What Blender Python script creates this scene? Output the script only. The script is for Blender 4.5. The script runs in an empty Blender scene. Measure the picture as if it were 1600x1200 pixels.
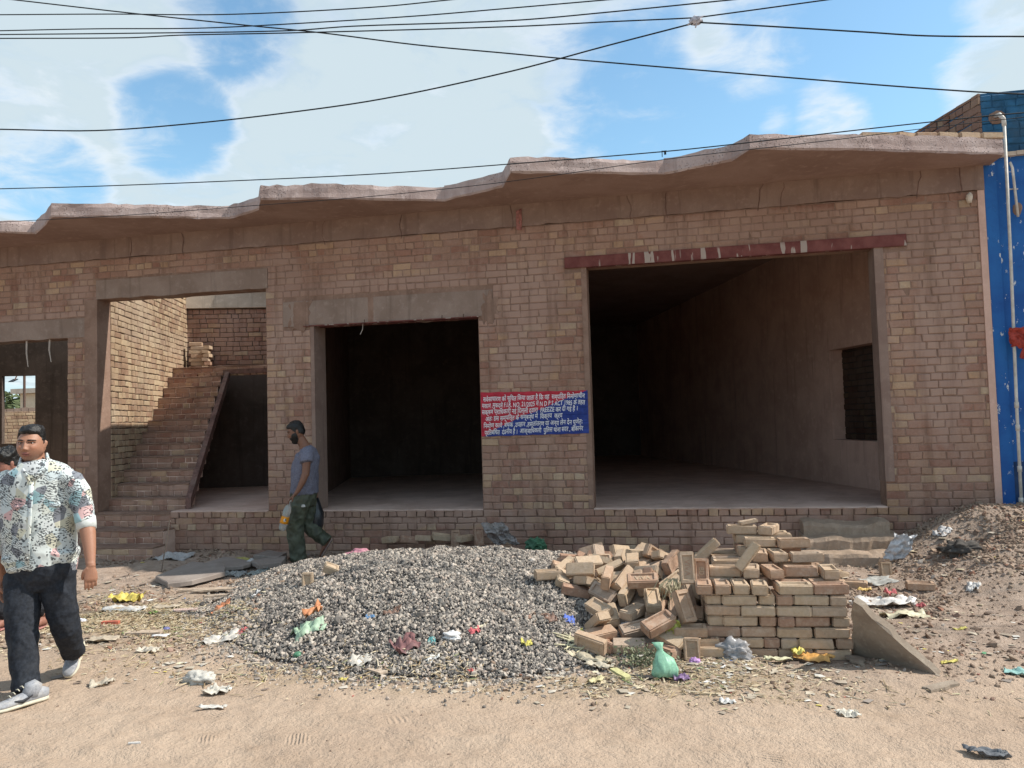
import bpy, math, random
import numpy as np
from mathutils import Vector, Matrix, noise as mnoise

random.seed(7)
rng = np.random.default_rng(7)
scene = bpy.context.scene
COL = scene.collection
rad = math.radians

# ------------------------------------------------------------------ camera
FPX, PITCH, ROLL, YAW = 1200.0, 0.048555, -0.02887871, -0.19406449
CAM = np.array([0.0, -9.0, 1.6])
_f = np.array([math.sin(YAW) * math.cos(PITCH), math.cos(YAW) * math.cos(PITCH), math.sin(PITCH)])
_r0 = np.array([math.cos(YAW), -math.sin(YAW), 0.0])
_u0 = np.cross(_r0, _f)
CR = math.cos(ROLL) * _r0 + math.sin(ROLL) * _u0
CU = -math.sin(ROLL) * _r0 + math.cos(ROLL) * _u0
CF = _f
cd = bpy.data.cameras.new("camera")
cd.sensor_fit = 'HORIZONTAL'
cd.sensor_width = 36.0
cd.lens = 36.0 * FPX / 1600.0
cd.clip_start = 0.05
cd.clip_end = 3000.0
cam = bpy.data.objects.new("camera", cd)
COL.objects.link(cam)
cam.matrix_world = Matrix(((CR[0], CU[0], -CF[0], CAM[0]), (CR[1], CU[1], -CF[1], CAM[1]),
                           (CR[2], CU[2], -CF[2], CAM[2]), (0, 0, 0, 1)))
scene.camera = cam

# ------------------------------------------------------------------ light
SUN = np.array([0.90, 0.115, 1.0]); SUN = SUN / np.linalg.norm(SUN)
SUN_EL = math.asin(SUN[2]); SUN_AZ = math.atan2(SUN[0], SUN[1])
SKY_STRENGTH = 0.15
SUN_STRENGTH = 3.45
EXPOSURE = 0.76
scene.view_settings.view_transform = 'Standard'
scene.view_settings.look = 'None'
scene.view_settings.exposure = EXPOSURE
scene.view_settings.gamma = 1.0
scene.view_settings.use_curve_mapping = False

world = bpy.data.worlds.new("World")
scene.world = world
world.use_nodes = True


class NT:
    """small node-tree writer"""
    def __init__(self, tree):
        self.t = tree; self.t.nodes.clear()
    def n(self, typ, **kw):
        nd = self.t.nodes.new(typ)
        for k, v in kw.items():
            if k.startswith('i_'):
                key = k[2:]
                key = int(key) if key.isdigit() else key.replace('_', ' ')
                nd.inputs[key].default_value = v
            else:
                setattr(nd, k, v)
        return nd
    def l(self, a, b):
        self.t.links.new(a, b)
    def math(self, op, a, b=None, c=None, clamp=False):
        nd = self.t.nodes.new('ShaderNodeMath'); nd.operation = op; nd.use_clamp = clamp
        for i, v in enumerate((a, b, c)):
            if v is None: continue
            if isinstance(v, (int, float)): nd.inputs[i].default_value = v
            else: self.l(v, nd.inputs[i])
        return nd.outputs[0]
    def mix(self, fac, a, b, mode='MIX'):
        nd = self.t.nodes.new('ShaderNodeMix'); nd.data_type = 'RGBA'; nd.blend_type = mode
        for s, v in ((nd.inputs[0], fac), (nd.inputs[6], a), (nd.inputs[7], b)):
            if isinstance(v, (int, float)): s.default_value = v
            elif isinstance(v, (tuple, list)): s.default_value = (*v[:3], 1.0)
            else: self.l(v, s)
        return nd.outputs[2]
    def ramp(self, fac, stops, interp='LINEAR'):
        nd = self.t.nodes.new('ShaderNodeValToRGB'); cr = nd.color_ramp; cr.interpolation = interp
        while len(cr.elements) > 1: cr.elements.remove(cr.elements[0])
        for i, (p, c) in enumerate(stops):
            if isinstance(c, (int, float)): c = (c, c, c)
            e = cr.elements[0] if i == 0 else cr.elements.new(p)
            e.position = p; e.color = (*c[:3], 1.0)
        self.l(fac, nd.inputs[0])
        return nd.outputs[0]
    def noise(self, vec, scale, detail=4.0, rough=0.55, dist=0.0):
        nd = self.t.nodes.new('ShaderNodeTexNoise')
        nd.inputs['Scale'].default_value = scale; nd.inputs['Detail'].default_value = detail
        nd.inputs['Roughness'].default_value = rough; nd.inputs['Distortion'].default_value = dist
        if vec is not None: self.l(vec, nd.inputs['Vector'])
        return nd.outputs[0]
    def voro(self, vec, scale, feature='F1', out=0, rnd=1.0):
        nd = self.t.nodes.new('ShaderNodeTexVoronoi'); nd.feature = feature
        nd.inputs['Scale'].default_value = scale; nd.inputs['Randomness'].default_value = rnd
        if vec is not None: self.l(vec, nd.inputs['Vector'])
        return nd.outputs[out]
    def mapr(self, v, a, b, c=0.0, d=1.0, smooth=True):
        nd = self.t.nodes.new('ShaderNodeMapRange')
        nd.interpolation_type = 'SMOOTHSTEP' if smooth else 'LINEAR'
        nd.inputs[1].default_value = a; nd.inputs[2].default_value = b
        nd.inputs[3].default_value = c; nd.inputs[4].default_value = d
        self.l(v, nd.inputs[0])
        return nd.outputs[0]


def build_world():
    T = NT(world.node_tree)
    out = T.n('ShaderNodeOutputWorld')
    bg = T.n('ShaderNodeBackground'); bg.inputs[1].default_value = SKY_STRENGTH
    sky = T.n('ShaderNodeTexSky'); sky.sky_type = 'NISHITA'; sky.sun_disc = False
    sky.sun_elevation = SUN_EL; sky.sun_rotation = SUN_AZ
    sky.altitude = 150.0; sky.air_density = 1.0; sky.dust_density = 1.2; sky.ozone_density = 2.0
    tc = T.n('ShaderNodeTexCoord')
    sep = T.n('ShaderNodeSeparateXYZ'); T.l(tc.outputs['Generated'], sep.inputs[0])
    # project the view direction onto a flat cloud layer: u = x/(z+k), v = y/(z+k)
    zk = T.math('ADD', T.math('MAXIMUM', sep.outputs[2], 0.0), 0.12)
    u = T.math('DIVIDE', sep.outputs[0], zk); v = T.math('DIVIDE', sep.outputs[1], zk)
    comb = T.n('ShaderNodeCombineXYZ'); T.l(u, comb.inputs[0]); T.l(v, comb.inputs[1])
    n1 = T.noise(comb.outputs[0], 1.5, 10.0, 0.58, 0.35)
    n2 = T.noise(comb.outputs[0], 5.0, 9.0, 0.62, 0.5)
    nn = T.math('ADD', T.math('MULTIPLY', n1, 0.60), T.math('MULTIPLY', n2, 0.40))
    # the cloud banks that stand where the photograph shows them, as soft blobs on the dome
    pos = neg = None
    for (d, r0, r1, amp) in CLOUD_BANKS:
        dp = T.n('ShaderNodeVectorMath', operation='DOT_PRODUCT')
        T.l(tc.outputs['Generated'], dp.inputs[0]); dp.inputs[1].default_value = d
        b = T.mapr(dp.outputs['Value'], math.cos(r1), math.cos(r0), 0.0, abs(amp) * (1.25 if amp > 0 else 1.7))
        if amp > 0: pos = b if pos is None else T.math('MAXIMUM', pos, b)
        else: neg = b if neg is None else T.math('MAXIMUM', neg, b)
    nn = T.math('ADD', 0.5, T.math('MULTIPLY', T.math('SUBTRACT', nn, 0.5), 2.3))
    dens = T.math('ADD', T.math('ADD', nn, 0.13), T.math('SUBTRACT', pos, neg))  # constant offset adds cloud all round the dome, unseen parts too, for fill light
    mask = T.mapr(dens, 0.36, 0.92, 0.0, 1.0)
    thick = T.mapr(dens, 0.62, 0.95, 0.0, 1.0)
    fine = T.noise(comb.outputs[0], 2.4, 9.0, 0.62, 0.6)
    shade = T.mapr(T.math('ADD', T.math('MULTIPLY', thick, 0.35), T.math('MULTIPLY', fine, 0.8)), 0.38, 0.66, 0.0, 1.0)
    ccol = T.mix(shade, CLOUD_LIT, CLOUD_GREY)
    skyc = T.mix(1.0, sky.outputs[0], SKY_TINT, 'MULTIPLY')
    # thin veil towards the horizon
    veil = T.mapr(sep.outputs[2], 0.0, 0.50, 0.6, 0.05)
    skyc = T.mix(veil, skyc, VEIL)
    col = T.mix(T.math('MULTIPLY', mask, 0.95), skyc, ccol)
    T.l(col, bg.inputs[0]); T.l(bg.outputs[0], out.inputs[0])


def at(px, py, depth):
    """point on the photograph's ray (1600x1200 pixels) at the given depth along the camera axis"""
    return CAM + depth * ((px - 800) / FPX * CR - (py - 600) / FPX * CU + CF)


def ray(px, py):
    d = (px - 800) / FPX * CR - (py - 600) / FPX * CU + CF
    return d / np.linalg.norm(d)


def on_plane(px, py, axis, val):
    d = ray(px, py); t = (val - CAM[axis]) / d[axis]
    return CAM + d * t


CLOUD_LIT = (3.65, 3.85, 3.92)
CLOUD_GREY = (2.65, 3.12, 3.35)
VEIL = (1.75, 2.9, 3.75)
SKY_TINT = (0.74, 0.92, 0.88)
_B = [  # px, py, inner and outer angular radius (deg), amount
    (60, 60, 7, 13, .22), (110, 150, 5, 10, .24), (20, 190, 4, 7, .2), (560, 170, 6, 10, .2), (-140, 120, 9, 20, .18), (290, 110, 1, 4, .12), (250, 60, 1, 4, .12),
    (480, 130, 3, 8, .18), (640, 60, 5, 10, .18), (720, 190, 4, 12, .22), (840, 60, 4, 10, .17), (330, 295, 2, 5, .13), (220, 300, 1, 4, .10),
    (560, 220, 4, 8, .16), (860, 240, 2, 5, .15), (1160, 55, 1, 5, .34), (1200, 20, 1, 5, .3), (1570, 115, 1.2, 5, .50), (1680, 60, 3, 8, .4), (1300, 195, .6, 3.6, .46), (1220, 200, .4, 2, .3),
    (275, 190, 2.2, 4.6, -.26), (370, 50, 1.5, 5, -.18), (1010, 180, 2.5, 9, -.22), (1230, 140, 4, 9, -.26), (1420, 80, 4, 9, -.24), (70, 285, 1.5, 4.5, -.20), (1100, 230, 2, 6, -.2), (1420, 190, 2, 5, -.2)]
CLOUD_BANKS = [(tuple(ray(a, b)), rad(c), rad(d), e) for a, b, c, d, e in _B]
build_world()

sl = bpy.data.lights.new("sun", 'SUN')
sl.energy = SUN_STRENGTH; sl.angle = rad(0.55); sl.color = (1.0, 0.945, 0.86)
sun = bpy.data.objects.new("sun", sl); COL.objects.link(sun)
sun.rotation_euler = Vector(SUN).to_track_quat('Z', 'Y').to_euler()
scene.cycles.max_bounces = 8
scene.cycles.diffuse_bounces = 6
scene.cycles.transparent_max_bounces = 12


# ------------------------------------------------------------------ object helpers
WORLD_ORG = {}
def tag(o, label=None, cat=None, group=None, kind=None):
    if label: o['label'] = label
    if cat: o['category'] = cat
    if group: o['group'] = group
    if kind: o['kind'] = kind
    return o


def empty(name, loc=(0, 0, 0), label=None, cat=None, group=None):
    o = bpy.data.objects.new(name, None); COL.objects.link(o)
    o.location = loc; o.empty_display_size = 0.1
    WORLD_ORG[o.name] = np.array(loc, float)
    return tag(o, label, cat, group)


def mesh_of(name, V, F, smooth=False, attrs=None):
    me = bpy.data.meshes.new(name)
    V = np.asarray(V, dtype=np.float32)
    if isinstance(F, np.ndarray):
        k = F.shape[1]
        me.vertices.add(len(V)); me.vertices.foreach_set('co', V.ravel())
        me.loops.add(F.size); me.loops.foreach_set('vertex_index', F.ravel().astype(np.int32))
        me.polygons.add(len(F))
        me.polygons.foreach_set('loop_start', np.arange(0, F.size, k, dtype=np.int32))
        me.polygons.foreach_set('loop_total', np.full(len(F), k, dtype=np.int32))
        me.update(calc_edges=True)
    else:
        me.from_pydata([tuple(v) for v in V.tolist()], [], [tuple(f) for f in F])
        me.update()
    me.polygons.foreach_set('use_smooth', np.full(len(me.polygons), smooth, dtype=bool))
    for an, data in (attrs or {}).items():
        data = np.asarray(data, dtype=np.float32)
        if data.ndim == 1:
            a = me.attributes.new(an, 'FLOAT', 'POINT'); a.data.foreach_set('value', data)
        else:
            a = me.attributes.new(an, 'FLOAT_COLOR', 'POINT')
            if data.shape[1] == 3: data = np.concatenate([data, np.ones((len(data), 1), np.float32)], 1)
            a.data.foreach_set('color', data.ravel())
    return me


def obj(name, V, F, m, parent=None, smooth=False, attrs=None):
    """one mesh object; V in world coordinates"""
    V = np.asarray(V, dtype=np.float64)
    if parent is None:
        org = np.array([V[:, 0].mean(), V[:, 1].mean(), V[:, 2].min()])
    else:
        org = WORLD_ORG[parent.name]
    me = mesh_of(name, V - org, F, smooth, attrs)
    if m is not None:
        for mm in (m if isinstance(m, (list, tuple)) else [m]): me.materials.append(mm)
    o = bpy.data.objects.new(name, me); COL.objects.link(o)
    if parent is None:
        o.location = org
    else:
        o.parent = parent
    WORLD_ORG[o.name] = org
    return o


class MB:
    """collects shapes in world coordinates; becomes one mesh object"""
    def __init__(self):
        self.V = []; self.F = []; self.n = 0
    def add(self, V, F):
        V = np.asarray(V, dtype=np.float64)
        self.V.append(V); k = self.n
        self.F += [tuple(i + k for i in f) for f in F]
        self.n += len(V)
        return self
    def box(self, lo, hi):
        x0, y0, z0 = lo; x1, y1, z1 = hi
        V = [(x0, y0, z0), (x1, y0, z0), (x1, y1, z0), (x0, y1, z0), (x0, y0, z1), (x1, y0, z1), (x1, y1, z1), (x0, y1, z1)]
        return self.add(V, BOXF)
    def hexa(self, V8):
        return self.add(V8, BOXF)
    def prism(self, poly, vec):
        """poly: planar loop of points, extruded by vec"""
        P = np.asarray(poly, float); n = len(P); Q = P + np.asarray(vec, float)
        F = [tuple(range(n))[::-1], tuple(range(n, 2 * n))] + [(i, (i + 1) % n, n + (i + 1) % n, n + i) for i in range(n)]
        return self.add(np.concatenate([P, Q]), F)
    def tube(self, pts, r, seg=8):
        V, F = tube(pts, r, seg); return self.add(V, F)
    def arr(self):
        return np.concatenate(self.V), self.F
    def build(self, name, m, parent=None, smooth=False, attrs=None):
        V, F = self.arr(); return obj(name, V, F, m, parent, smooth, attrs)


BOXF = [(0, 3, 2, 1), (4, 5, 6, 7), (0, 1, 5, 4), (1, 2, 6, 5), (2, 3, 7, 6), (3, 0, 4, 7)]


def unit(v):
    v = np.asarray(v, float); return v / (np.linalg.norm(v) + 1e-12)


def loft(C, RA, RB, side=(1, 0, 0), seg=20, dome=0.6):
    """closed tube through centres C with elliptic rings (RA along side, RB across)"""
    C = np.asarray(C, float); n = len(C)
    RA = np.broadcast_to(np.asarray(RA, float), (n,)); RB = np.broadcast_to(np.asarray(RB, float), (n,))
    S = np.asarray(side, float)
    S = np.broadcast_to(S, (n, 3)) if S.ndim == 1 else S
    a = np.linspace(0, 2 * math.pi, seg, endpoint=False)
    V = []; T = []
    for i in range(n):
        t = unit(C[min(i + 1, n - 1)] - C[max(i - 1, 0)]); T.append(t)
        s = unit(S[i] - t * np.dot(S[i], t)); b = np.cross(t, s)
        V.append(C[i] + np.outer(np.cos(a) * RA[i], s) + np.outer(np.sin(a) * RB[i], b))
    V = np.concatenate(V)
    F = []
    for i in range(n - 1):
        for j in range(seg):
            k = (j + 1) % seg
            F.append((i * seg + j, i * seg + k, (i + 1) * seg + k, (i + 1) * seg + j))
    m0 = len(V); V = np.concatenate([V, [C[0] - T[0] * min(RA[0], RB[0]) * dome], [C[-1] + T[-1] * min(RA[-1], RB[-1]) * dome]])
    for j in range(seg):
        k = (j + 1) % seg
        F.append((m0, k, j)); F.append((m0 + 1, (n - 1) * seg + j, (n - 1) * seg + k))
    return V, F


def tube(pts, r, seg=8):
    P = np.asarray(pts, float)
    t = unit(P[-1] - P[0]); s = (0, 0, 1) if abs(t[2]) < 0.8 else (1, 0, 0)
    return loft(P, r, r, s, seg, 0.3)


def ico(sub=1):
    import bmesh
    bm = bmesh.new(); bmesh.ops.create_icosphere(bm, subdivisions=sub, radius=1.0)
    V = np.array([v.co[:] for v in bm.verts]); F = [tuple(v.index for v in f.verts) for f in bm.faces]
    bm.free(); return V, F


def fbm(p, s=1.0, oct=3):
    return mnoise.fractal(Vector((p[0] * s, p[1] * s, p[2] * s if len(p) > 2 else 0.0)), 1.0, 2.0, oct)


def vnoise(X, Y, seed=0):
    """vectorised value noise in the plane, about -1..1"""
    xi = np.floor(X).astype(np.int64); yi = np.floor(Y).astype(np.int64)
    fx = X - xi; fy = Y - yi
    fx = fx * fx * (3 - 2 * fx); fy = fy * fy * (3 - 2 * fy)
    def hsh(a, b):
        h = (a * 374761393 + b * 668265263 + seed * 1442695041) & 0xFFFFFFFF
        h = ((h ^ (h >> 13)) * 1274126177) & 0xFFFFFFFF
        return ((h ^ (h >> 16)) & 0xFFFF) / 32767.5 - 1.0
    a = hsh(xi, yi); b = hsh(xi + 1, yi); c = hsh(xi, yi + 1); d = hsh(xi + 1, yi + 1)
    return (a * (1 - fx) + b * fx) * (1 - fy) + (c * (1 - fx) + d * fx) * fy


def vfbm(X, Y, s, oct=4, seed=0, gain=0.5):
    out = 0; amp = 1.0
    for o in range(oct):
        out = out + amp * vnoise(X * s, Y * s, seed + o * 17); s *= 2.03; amp *= gain
    return out


def sstep(a, b, x):
    t = np.clip((x - a) / (b - a), 0, 1); return t * t * (3 - 2 * t)
# ------------------------------------------------------------------ materials
def new_mat(name):
    m = bpy.data.materials.new(name); m.use_nodes = True
    T = NT(m.node_tree)
    out = T.n('ShaderNodeOutputMaterial'); b = T.n('ShaderNodeBsdfPrincipled')
    T.l(b.outputs[0], out.inputs[0])
    b.inputs['Specular IOR Level'].default_value = 0.25
    return m, T, b


def wpos(T):
    return T.n('ShaderNodeNewGeometry').outputs['Position']


def bump(T, b, h, dist=0.01, strength=0.6):
    n = T.n('ShaderNodeBump'); n.inputs['Strength'].default_value = strength; n.inputs['Distance'].default_value = dist
    T.l(h, n.inputs['Height']); T.l(n.outputs[0], b.inputs['Normal'])


def plain(name, col, rough=0.7, var=0.12, scale=30.0, bumpd=0.0, spec=0.25, metal=0.0, dirt=None, dirt_amt=0.4, local=False, transl=0.0):
    m, T, b = new_mat(name)
    p = T.n('ShaderNodeTexCoord').outputs['Object'] if local else wpos(T)
    n = T.noise(p, scale, 4, 0.6)
    lo = tuple(c * (1 - var) for c in col); hi = tuple(min(1, c * (1 + var)) for c in col)
    c = T.mix(T.mapr(n, 0.3, 0.7), lo, hi)
    if dirt:
        d = T.mapr(T.noise(p, scale * 0.23, 5, 0.65), 0.45, 0.68, 0, dirt_amt)
        c = T.mix(d, c, dirt)
    T.l(c, b.inputs['Base Color'])
    b.inputs['Roughness'].default_value = rough; b.inputs['Metallic'].default_value = metal
    b.inputs['Specular IOR Level'].default_value = spec
    if bumpd: bump(T, b, n, bumpd, 0.7)
    return m


BRICK_STOPS = [(0.0, (0.285, 0.145, 0.106)), (0.10, (0.325, 0.18, 0.132)), (0.26, (0.359, 0.213, 0.157)), (0.46, (0.351, 0.217, 0.162)),
               (0.62, (0.386, 0.246, 0.178)), (0.76, (0.406, 0.266, 0.199)), (0.86, (0.425, 0.282, 0.18)), (0.94, (0.494, 0.335, 0.215)), (1.0, (0.504, 0.4, 0.279))]
MORTAR = (0.381, 0.258, 0.205)


def brick_mat(name, stops, smear=0.86, smear_col=MORTAR, gain=1.0, wall=True):
    m, T, b = new_mat(name)
    p = wpos(T)
    oi = T.n('ShaderNodeObjectInfo').outputs['Random']
    at_ = T.n('ShaderNodeAttribute', attribute_name='rnd').outputs['Fac']
    # joined bricks carry the number in "rnd"; single bricks get the object's own random number
    r = T.math('FRACT', T.math('ADD', at_, T.math('MULTIPLY', oi, T.math('LESS_THAN', at_, 0.0001))))
    c = T.ramp(r, stops)
    if wall: c = T.mix(.12, c, smear_col)
    n1 = T.noise(p, 46, 5, 0.65); n2 = T.noise(p, 9, 4, 0.6)
    c = T.mix(T.mapr(n1, 0.3, 0.72, 0.0, 0.55), c, T.mix(1.0, c, (.72, .68, .66), 'MULTIPLY'))
    c = T.mix(T.mapr(n2, 0.5, 0.75, 0.0, 0.4), c, T.mix(1.0, c, (1.25, 1.12, .98), 'MULTIPLY'))
    if wall:
        s1 = T.noise(p, 1.15, 5, 0.6, 0.3); s2 = T.noise(p, 7.5, 5, 0.7, 0.2)
        s = T.math('ADD', T.math('MULTIPLY', s1, 0.55), T.math('MULTIPLY', s2, 0.45))
        # cement smeared over the faces round the lintels and down the right-hand pillar
        sx = T.n('ShaderNodeSeparateXYZ'); T.l(p, sx.inputs[0]); blob = None
        for (cx, cz, rx, rz) in ((-3.35, 3.22, 1.75, .30), (-4.62, 2.95, .38, .60), (-1.75, 3.05, .75, .55), (-7.62, 3.35, .30, .50), (-4.75, 3.6, .35, .40), (2.95, 2.3, .30, 1.2), (-1.6, 2.35, .45, .35), (.9, 3.75, 1.8, .22), (-8.4, 3.1, .9, .25), (2.9, 3.5, .7, .4), (-3.3, .52, 1.4, .22), (.8, .30, 1.5, .2)):
            d = T.math('ADD', T.math('POWER', T.math('DIVIDE', T.math('SUBTRACT', sx.outputs[0], cx), rx), 2.0), T.math('POWER', T.math('DIVIDE', T.math('SUBTRACT', sx.outputs[2], cz), rz), 2.0))
            bb = T.mapr(d, 1.0, .25); blob = bb if blob is None else T.math('MAXIMUM', blob, bb)
        s = T.math('ADD', s, T.math('MULTIPLY', blob, .16))
        c = T.mix(T.mapr(s, 0.46, 0.64, 0.04, smear), c, smear_col)
        big = T.noise(p, .75, 4, .6, .4); c = T.mix(T.mapr(big, .42, .68, 0, .75), c, T.mix(1.0, c, (.76, .72, .70), 'MULTIPLY'))
        # rain streaks and old damp under the roof slab
        mp = T.n('ShaderNodeMapping'); mp.inputs['Scale'].default_value = (3.2, 3.2, 0.32); T.l(p, mp.inputs[0])
        st = T.noise(mp.outputs[0], 2.1, 4, 0.65)
        c = T.mix(T.mapr(st, 0.48, 0.68, 0.0, 0.55), c, T.mix(1.0, c, (.58, .54, .51), 'MULTIPLY'))
    else:
        s2 = T.noise(p, 16, 5, 0.7)
        c = T.mix(T.mapr(s2, 0.48, 0.66, 0.0, smear), c, smear_col)
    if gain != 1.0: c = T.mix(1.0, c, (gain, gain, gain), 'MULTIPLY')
    T.l(c, b.inputs['Base Color'])
    b.inputs['Roughness'].default_value = 0.92; b.inputs['Specular IOR Level'].default_value = 0.12
    h = T.math('ADD', T.math('MULTIPLY', n1, 0.7), T.math('MULTIPLY', T.noise(p, 130, 3, 0.7), 0.5))
    bump(T, b, h, 0.006, 0.8)
    return m


M = {}
M['brick'] = brick_mat('wall brick', BRICK_STOPS)
M['brick_shade'] = brick_mat('shade-darkened brick', BRICK_STOPS, gain=.22)  # wall brick darkened in colour to paint the shade inside the recess
M['brick_flank_shade'] = brick_mat('bare flank brick', BRICK_STOPS, gain=.62)  # wall brick dimmed in colour for the shade on the flank
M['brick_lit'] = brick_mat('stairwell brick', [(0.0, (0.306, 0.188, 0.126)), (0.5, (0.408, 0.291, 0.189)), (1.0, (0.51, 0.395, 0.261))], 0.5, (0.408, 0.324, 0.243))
M['loose_brick'] = brick_mat('loose brick', [(0.0, (.36, .22, .155)), (0.2, (.43, .295, .205)), (0.5, (.465, .345, .24)), (0.85, (.495, .38, .265)), (1.0, (.40, .305, .235))], 0.5, (.52, .40, .305), wall=False)


def cement(name, base, dark, light, scale=1.0, bumpd=0.01, pits=False, streak=True):
    m, T, b = new_mat(name)
    p = wpos(T)
    n1 = T.noise(p, 1.7 * scale, 6, 0.62, 0.4); n2 = T.noise(p, 11 * scale, 5, 0.65); n3 = T.noise(p, 75 * scale, 3, 0.6)
    c = T.mix(T.mapr(n1, 0.36, 0.66), dark, base)
    c = T.mix(T.mapr(n2, 0.50, 0.75, 0.0, 0.7), c, light)
    c = T.mix(T.mapr(n3, 0.35, 0.75, 0.0, 0.30), c, dark)
    h = T.math('ADD', T.math('MULTIPLY', n2, 0.6), T.math('MULTIPLY', n3, 0.4))
    if streak:
        mp = T.n('ShaderNodeMapping'); mp.inputs['Scale'].default_value = (5.0, 5.0, 0.35); T.l(p, mp.inputs[0])
        st = T.noise(mp.outputs[0], 1.6, 4, 0.65)
        c = T.mix(T.mapr(st, 0.54, 0.70, 0.0, 0.5), c, tuple(x * 0.62 for x in dark))
    if pits:   # honeycombed concrete: small deep holes in patches
        v = T.voro(p, 42 * scale); patch = T.mapr(T.noise(p, 1.9, 3, 0.5), 0.46, 0.58)
        hole = T.math('MULTIPLY', T.mapr(v, 0.30, 0.16), patch)
        c = T.mix(T.math('MULTIPLY', hole, 0.55), c, tuple(x * 0.45 for x in dark))
        h = T.math('SUBTRACT', h, T.math('MULTIPLY', hole, 1.6))
    T.l(c, b.inputs['Base Color'])
    b.inputs['Roughness'].default_value = 0.95; b.inputs['Specular IOR Level'].default_value = 0.1
    bump(T, b, h, bumpd, 0.8)
    return m


M['mortar'] = cement('mortar', (0.294, 0.196, 0.15), (0.221, 0.14, 0.104), (0.354, 0.24, 0.187), 2.0, 0.012)
M['concrete'] = cement('beam concrete', (0.278, 0.199, 0.162), (0.221, 0.149, 0.122), (0.341, 0.251, 0.211), 1.0, 0.006)
M['slab'] = cement('slab concrete', (0.46, 0.369, 0.342), (0.33, 0.25, 0.23), (0.56, 0.467, 0.441), 1.0, 0.012, pits=True)
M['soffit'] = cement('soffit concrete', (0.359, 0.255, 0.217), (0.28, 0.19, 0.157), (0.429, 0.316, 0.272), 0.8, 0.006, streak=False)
M['lintel'] = cement('lintel concrete', (0.299, 0.227, 0.187), (0.234, 0.17, 0.136), (0.356, 0.283, 0.239), 1.0, 0.008)
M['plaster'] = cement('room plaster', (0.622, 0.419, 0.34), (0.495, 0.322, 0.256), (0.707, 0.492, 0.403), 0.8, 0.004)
M['floor'] = cement('dusty floor', (0.649, 0.477, 0.393), (0.5, 0.352, 0.284), (0.72, 0.564, 0.472), 1.2, 0.008, streak=False)
M['white_band'] = cement('pale parapet', (0.603, 0.518, 0.422), (0.458, 0.384, 0.308), (0.686, 0.595, 0.493), 1.0, 0.006)
M['slabstone'] = cement('stone flag', (.30, .255, .225), (.24, .20, .175), (.35, .305, .27), 2.0, 0.004, streak=False)
M['chunk'] = cement('old concrete plate', (.34, .28, .22), (.25, .195, .15), (.42, .36, .29), 2.0, 0.01, streak=False)


def steel_red():
    m, T, b = new_mat('red oxide steel')
    p = wpos(T)
    n = T.noise(p, 6, 5, 0.65); n2 = T.noise(p, 40, 4, 0.6)
    c = T.mix(T.mapr(n, 0.35, 0.7), (.135, .040, .036), (.20, .072, .062))
    c = T.mix(T.mapr(n2, 0.5, 0.8, 0, .5), c, (.16, .09, .075))
    # cement slurry that has run over the flange in a few places
    mp = T.n('ShaderNodeMapping'); mp.inputs['Scale'].default_value = (1.0, 1.0, 0.16); T.l(p, mp.inputs[0])
    d = T.noise(mp.outputs[0], 11.0, 3, 0.5)
    patch = T.mapr(T.noise(p, 1.6, 2, .5), .43, .50)
    c = T.mix(T.math('MULTIPLY', T.mapr(d, 0.585, 0.60, 0, .85), patch), c, (.42, .36, .31))
    T.l(c, b.inputs['Base Color']); b.inputs['Roughness'].default_value = 0.75
    bump(T, b, n2, 0.004, 0.5)
    return m


M['steel'] = steel_red()
M['steel_brown'] = plain('dusty brown steel', (.15, .085, .07), .85, .35, 12, .003, dirt=(.22, .16, .13), dirt_amt=.7)
M['mud'] = cement('dried mud', (.43, .325, .245), (.33, .245, .18), (.50, .39, .30), 3.0, .025, streak=False)
M['shade_plaster'] = cement('shade-darkened plaster', (0.15, 0.114, 0.094), (0.1, 0.076, 0.063), (0.2, 0.152, 0.126), 1.0, .004)  # plaster colour darkened to paint the shade of the room interiors
M['slurry'] = plain('cement slurry', (.45, .39, .34), 0.95, 0.1, 30, 0.004)


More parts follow.
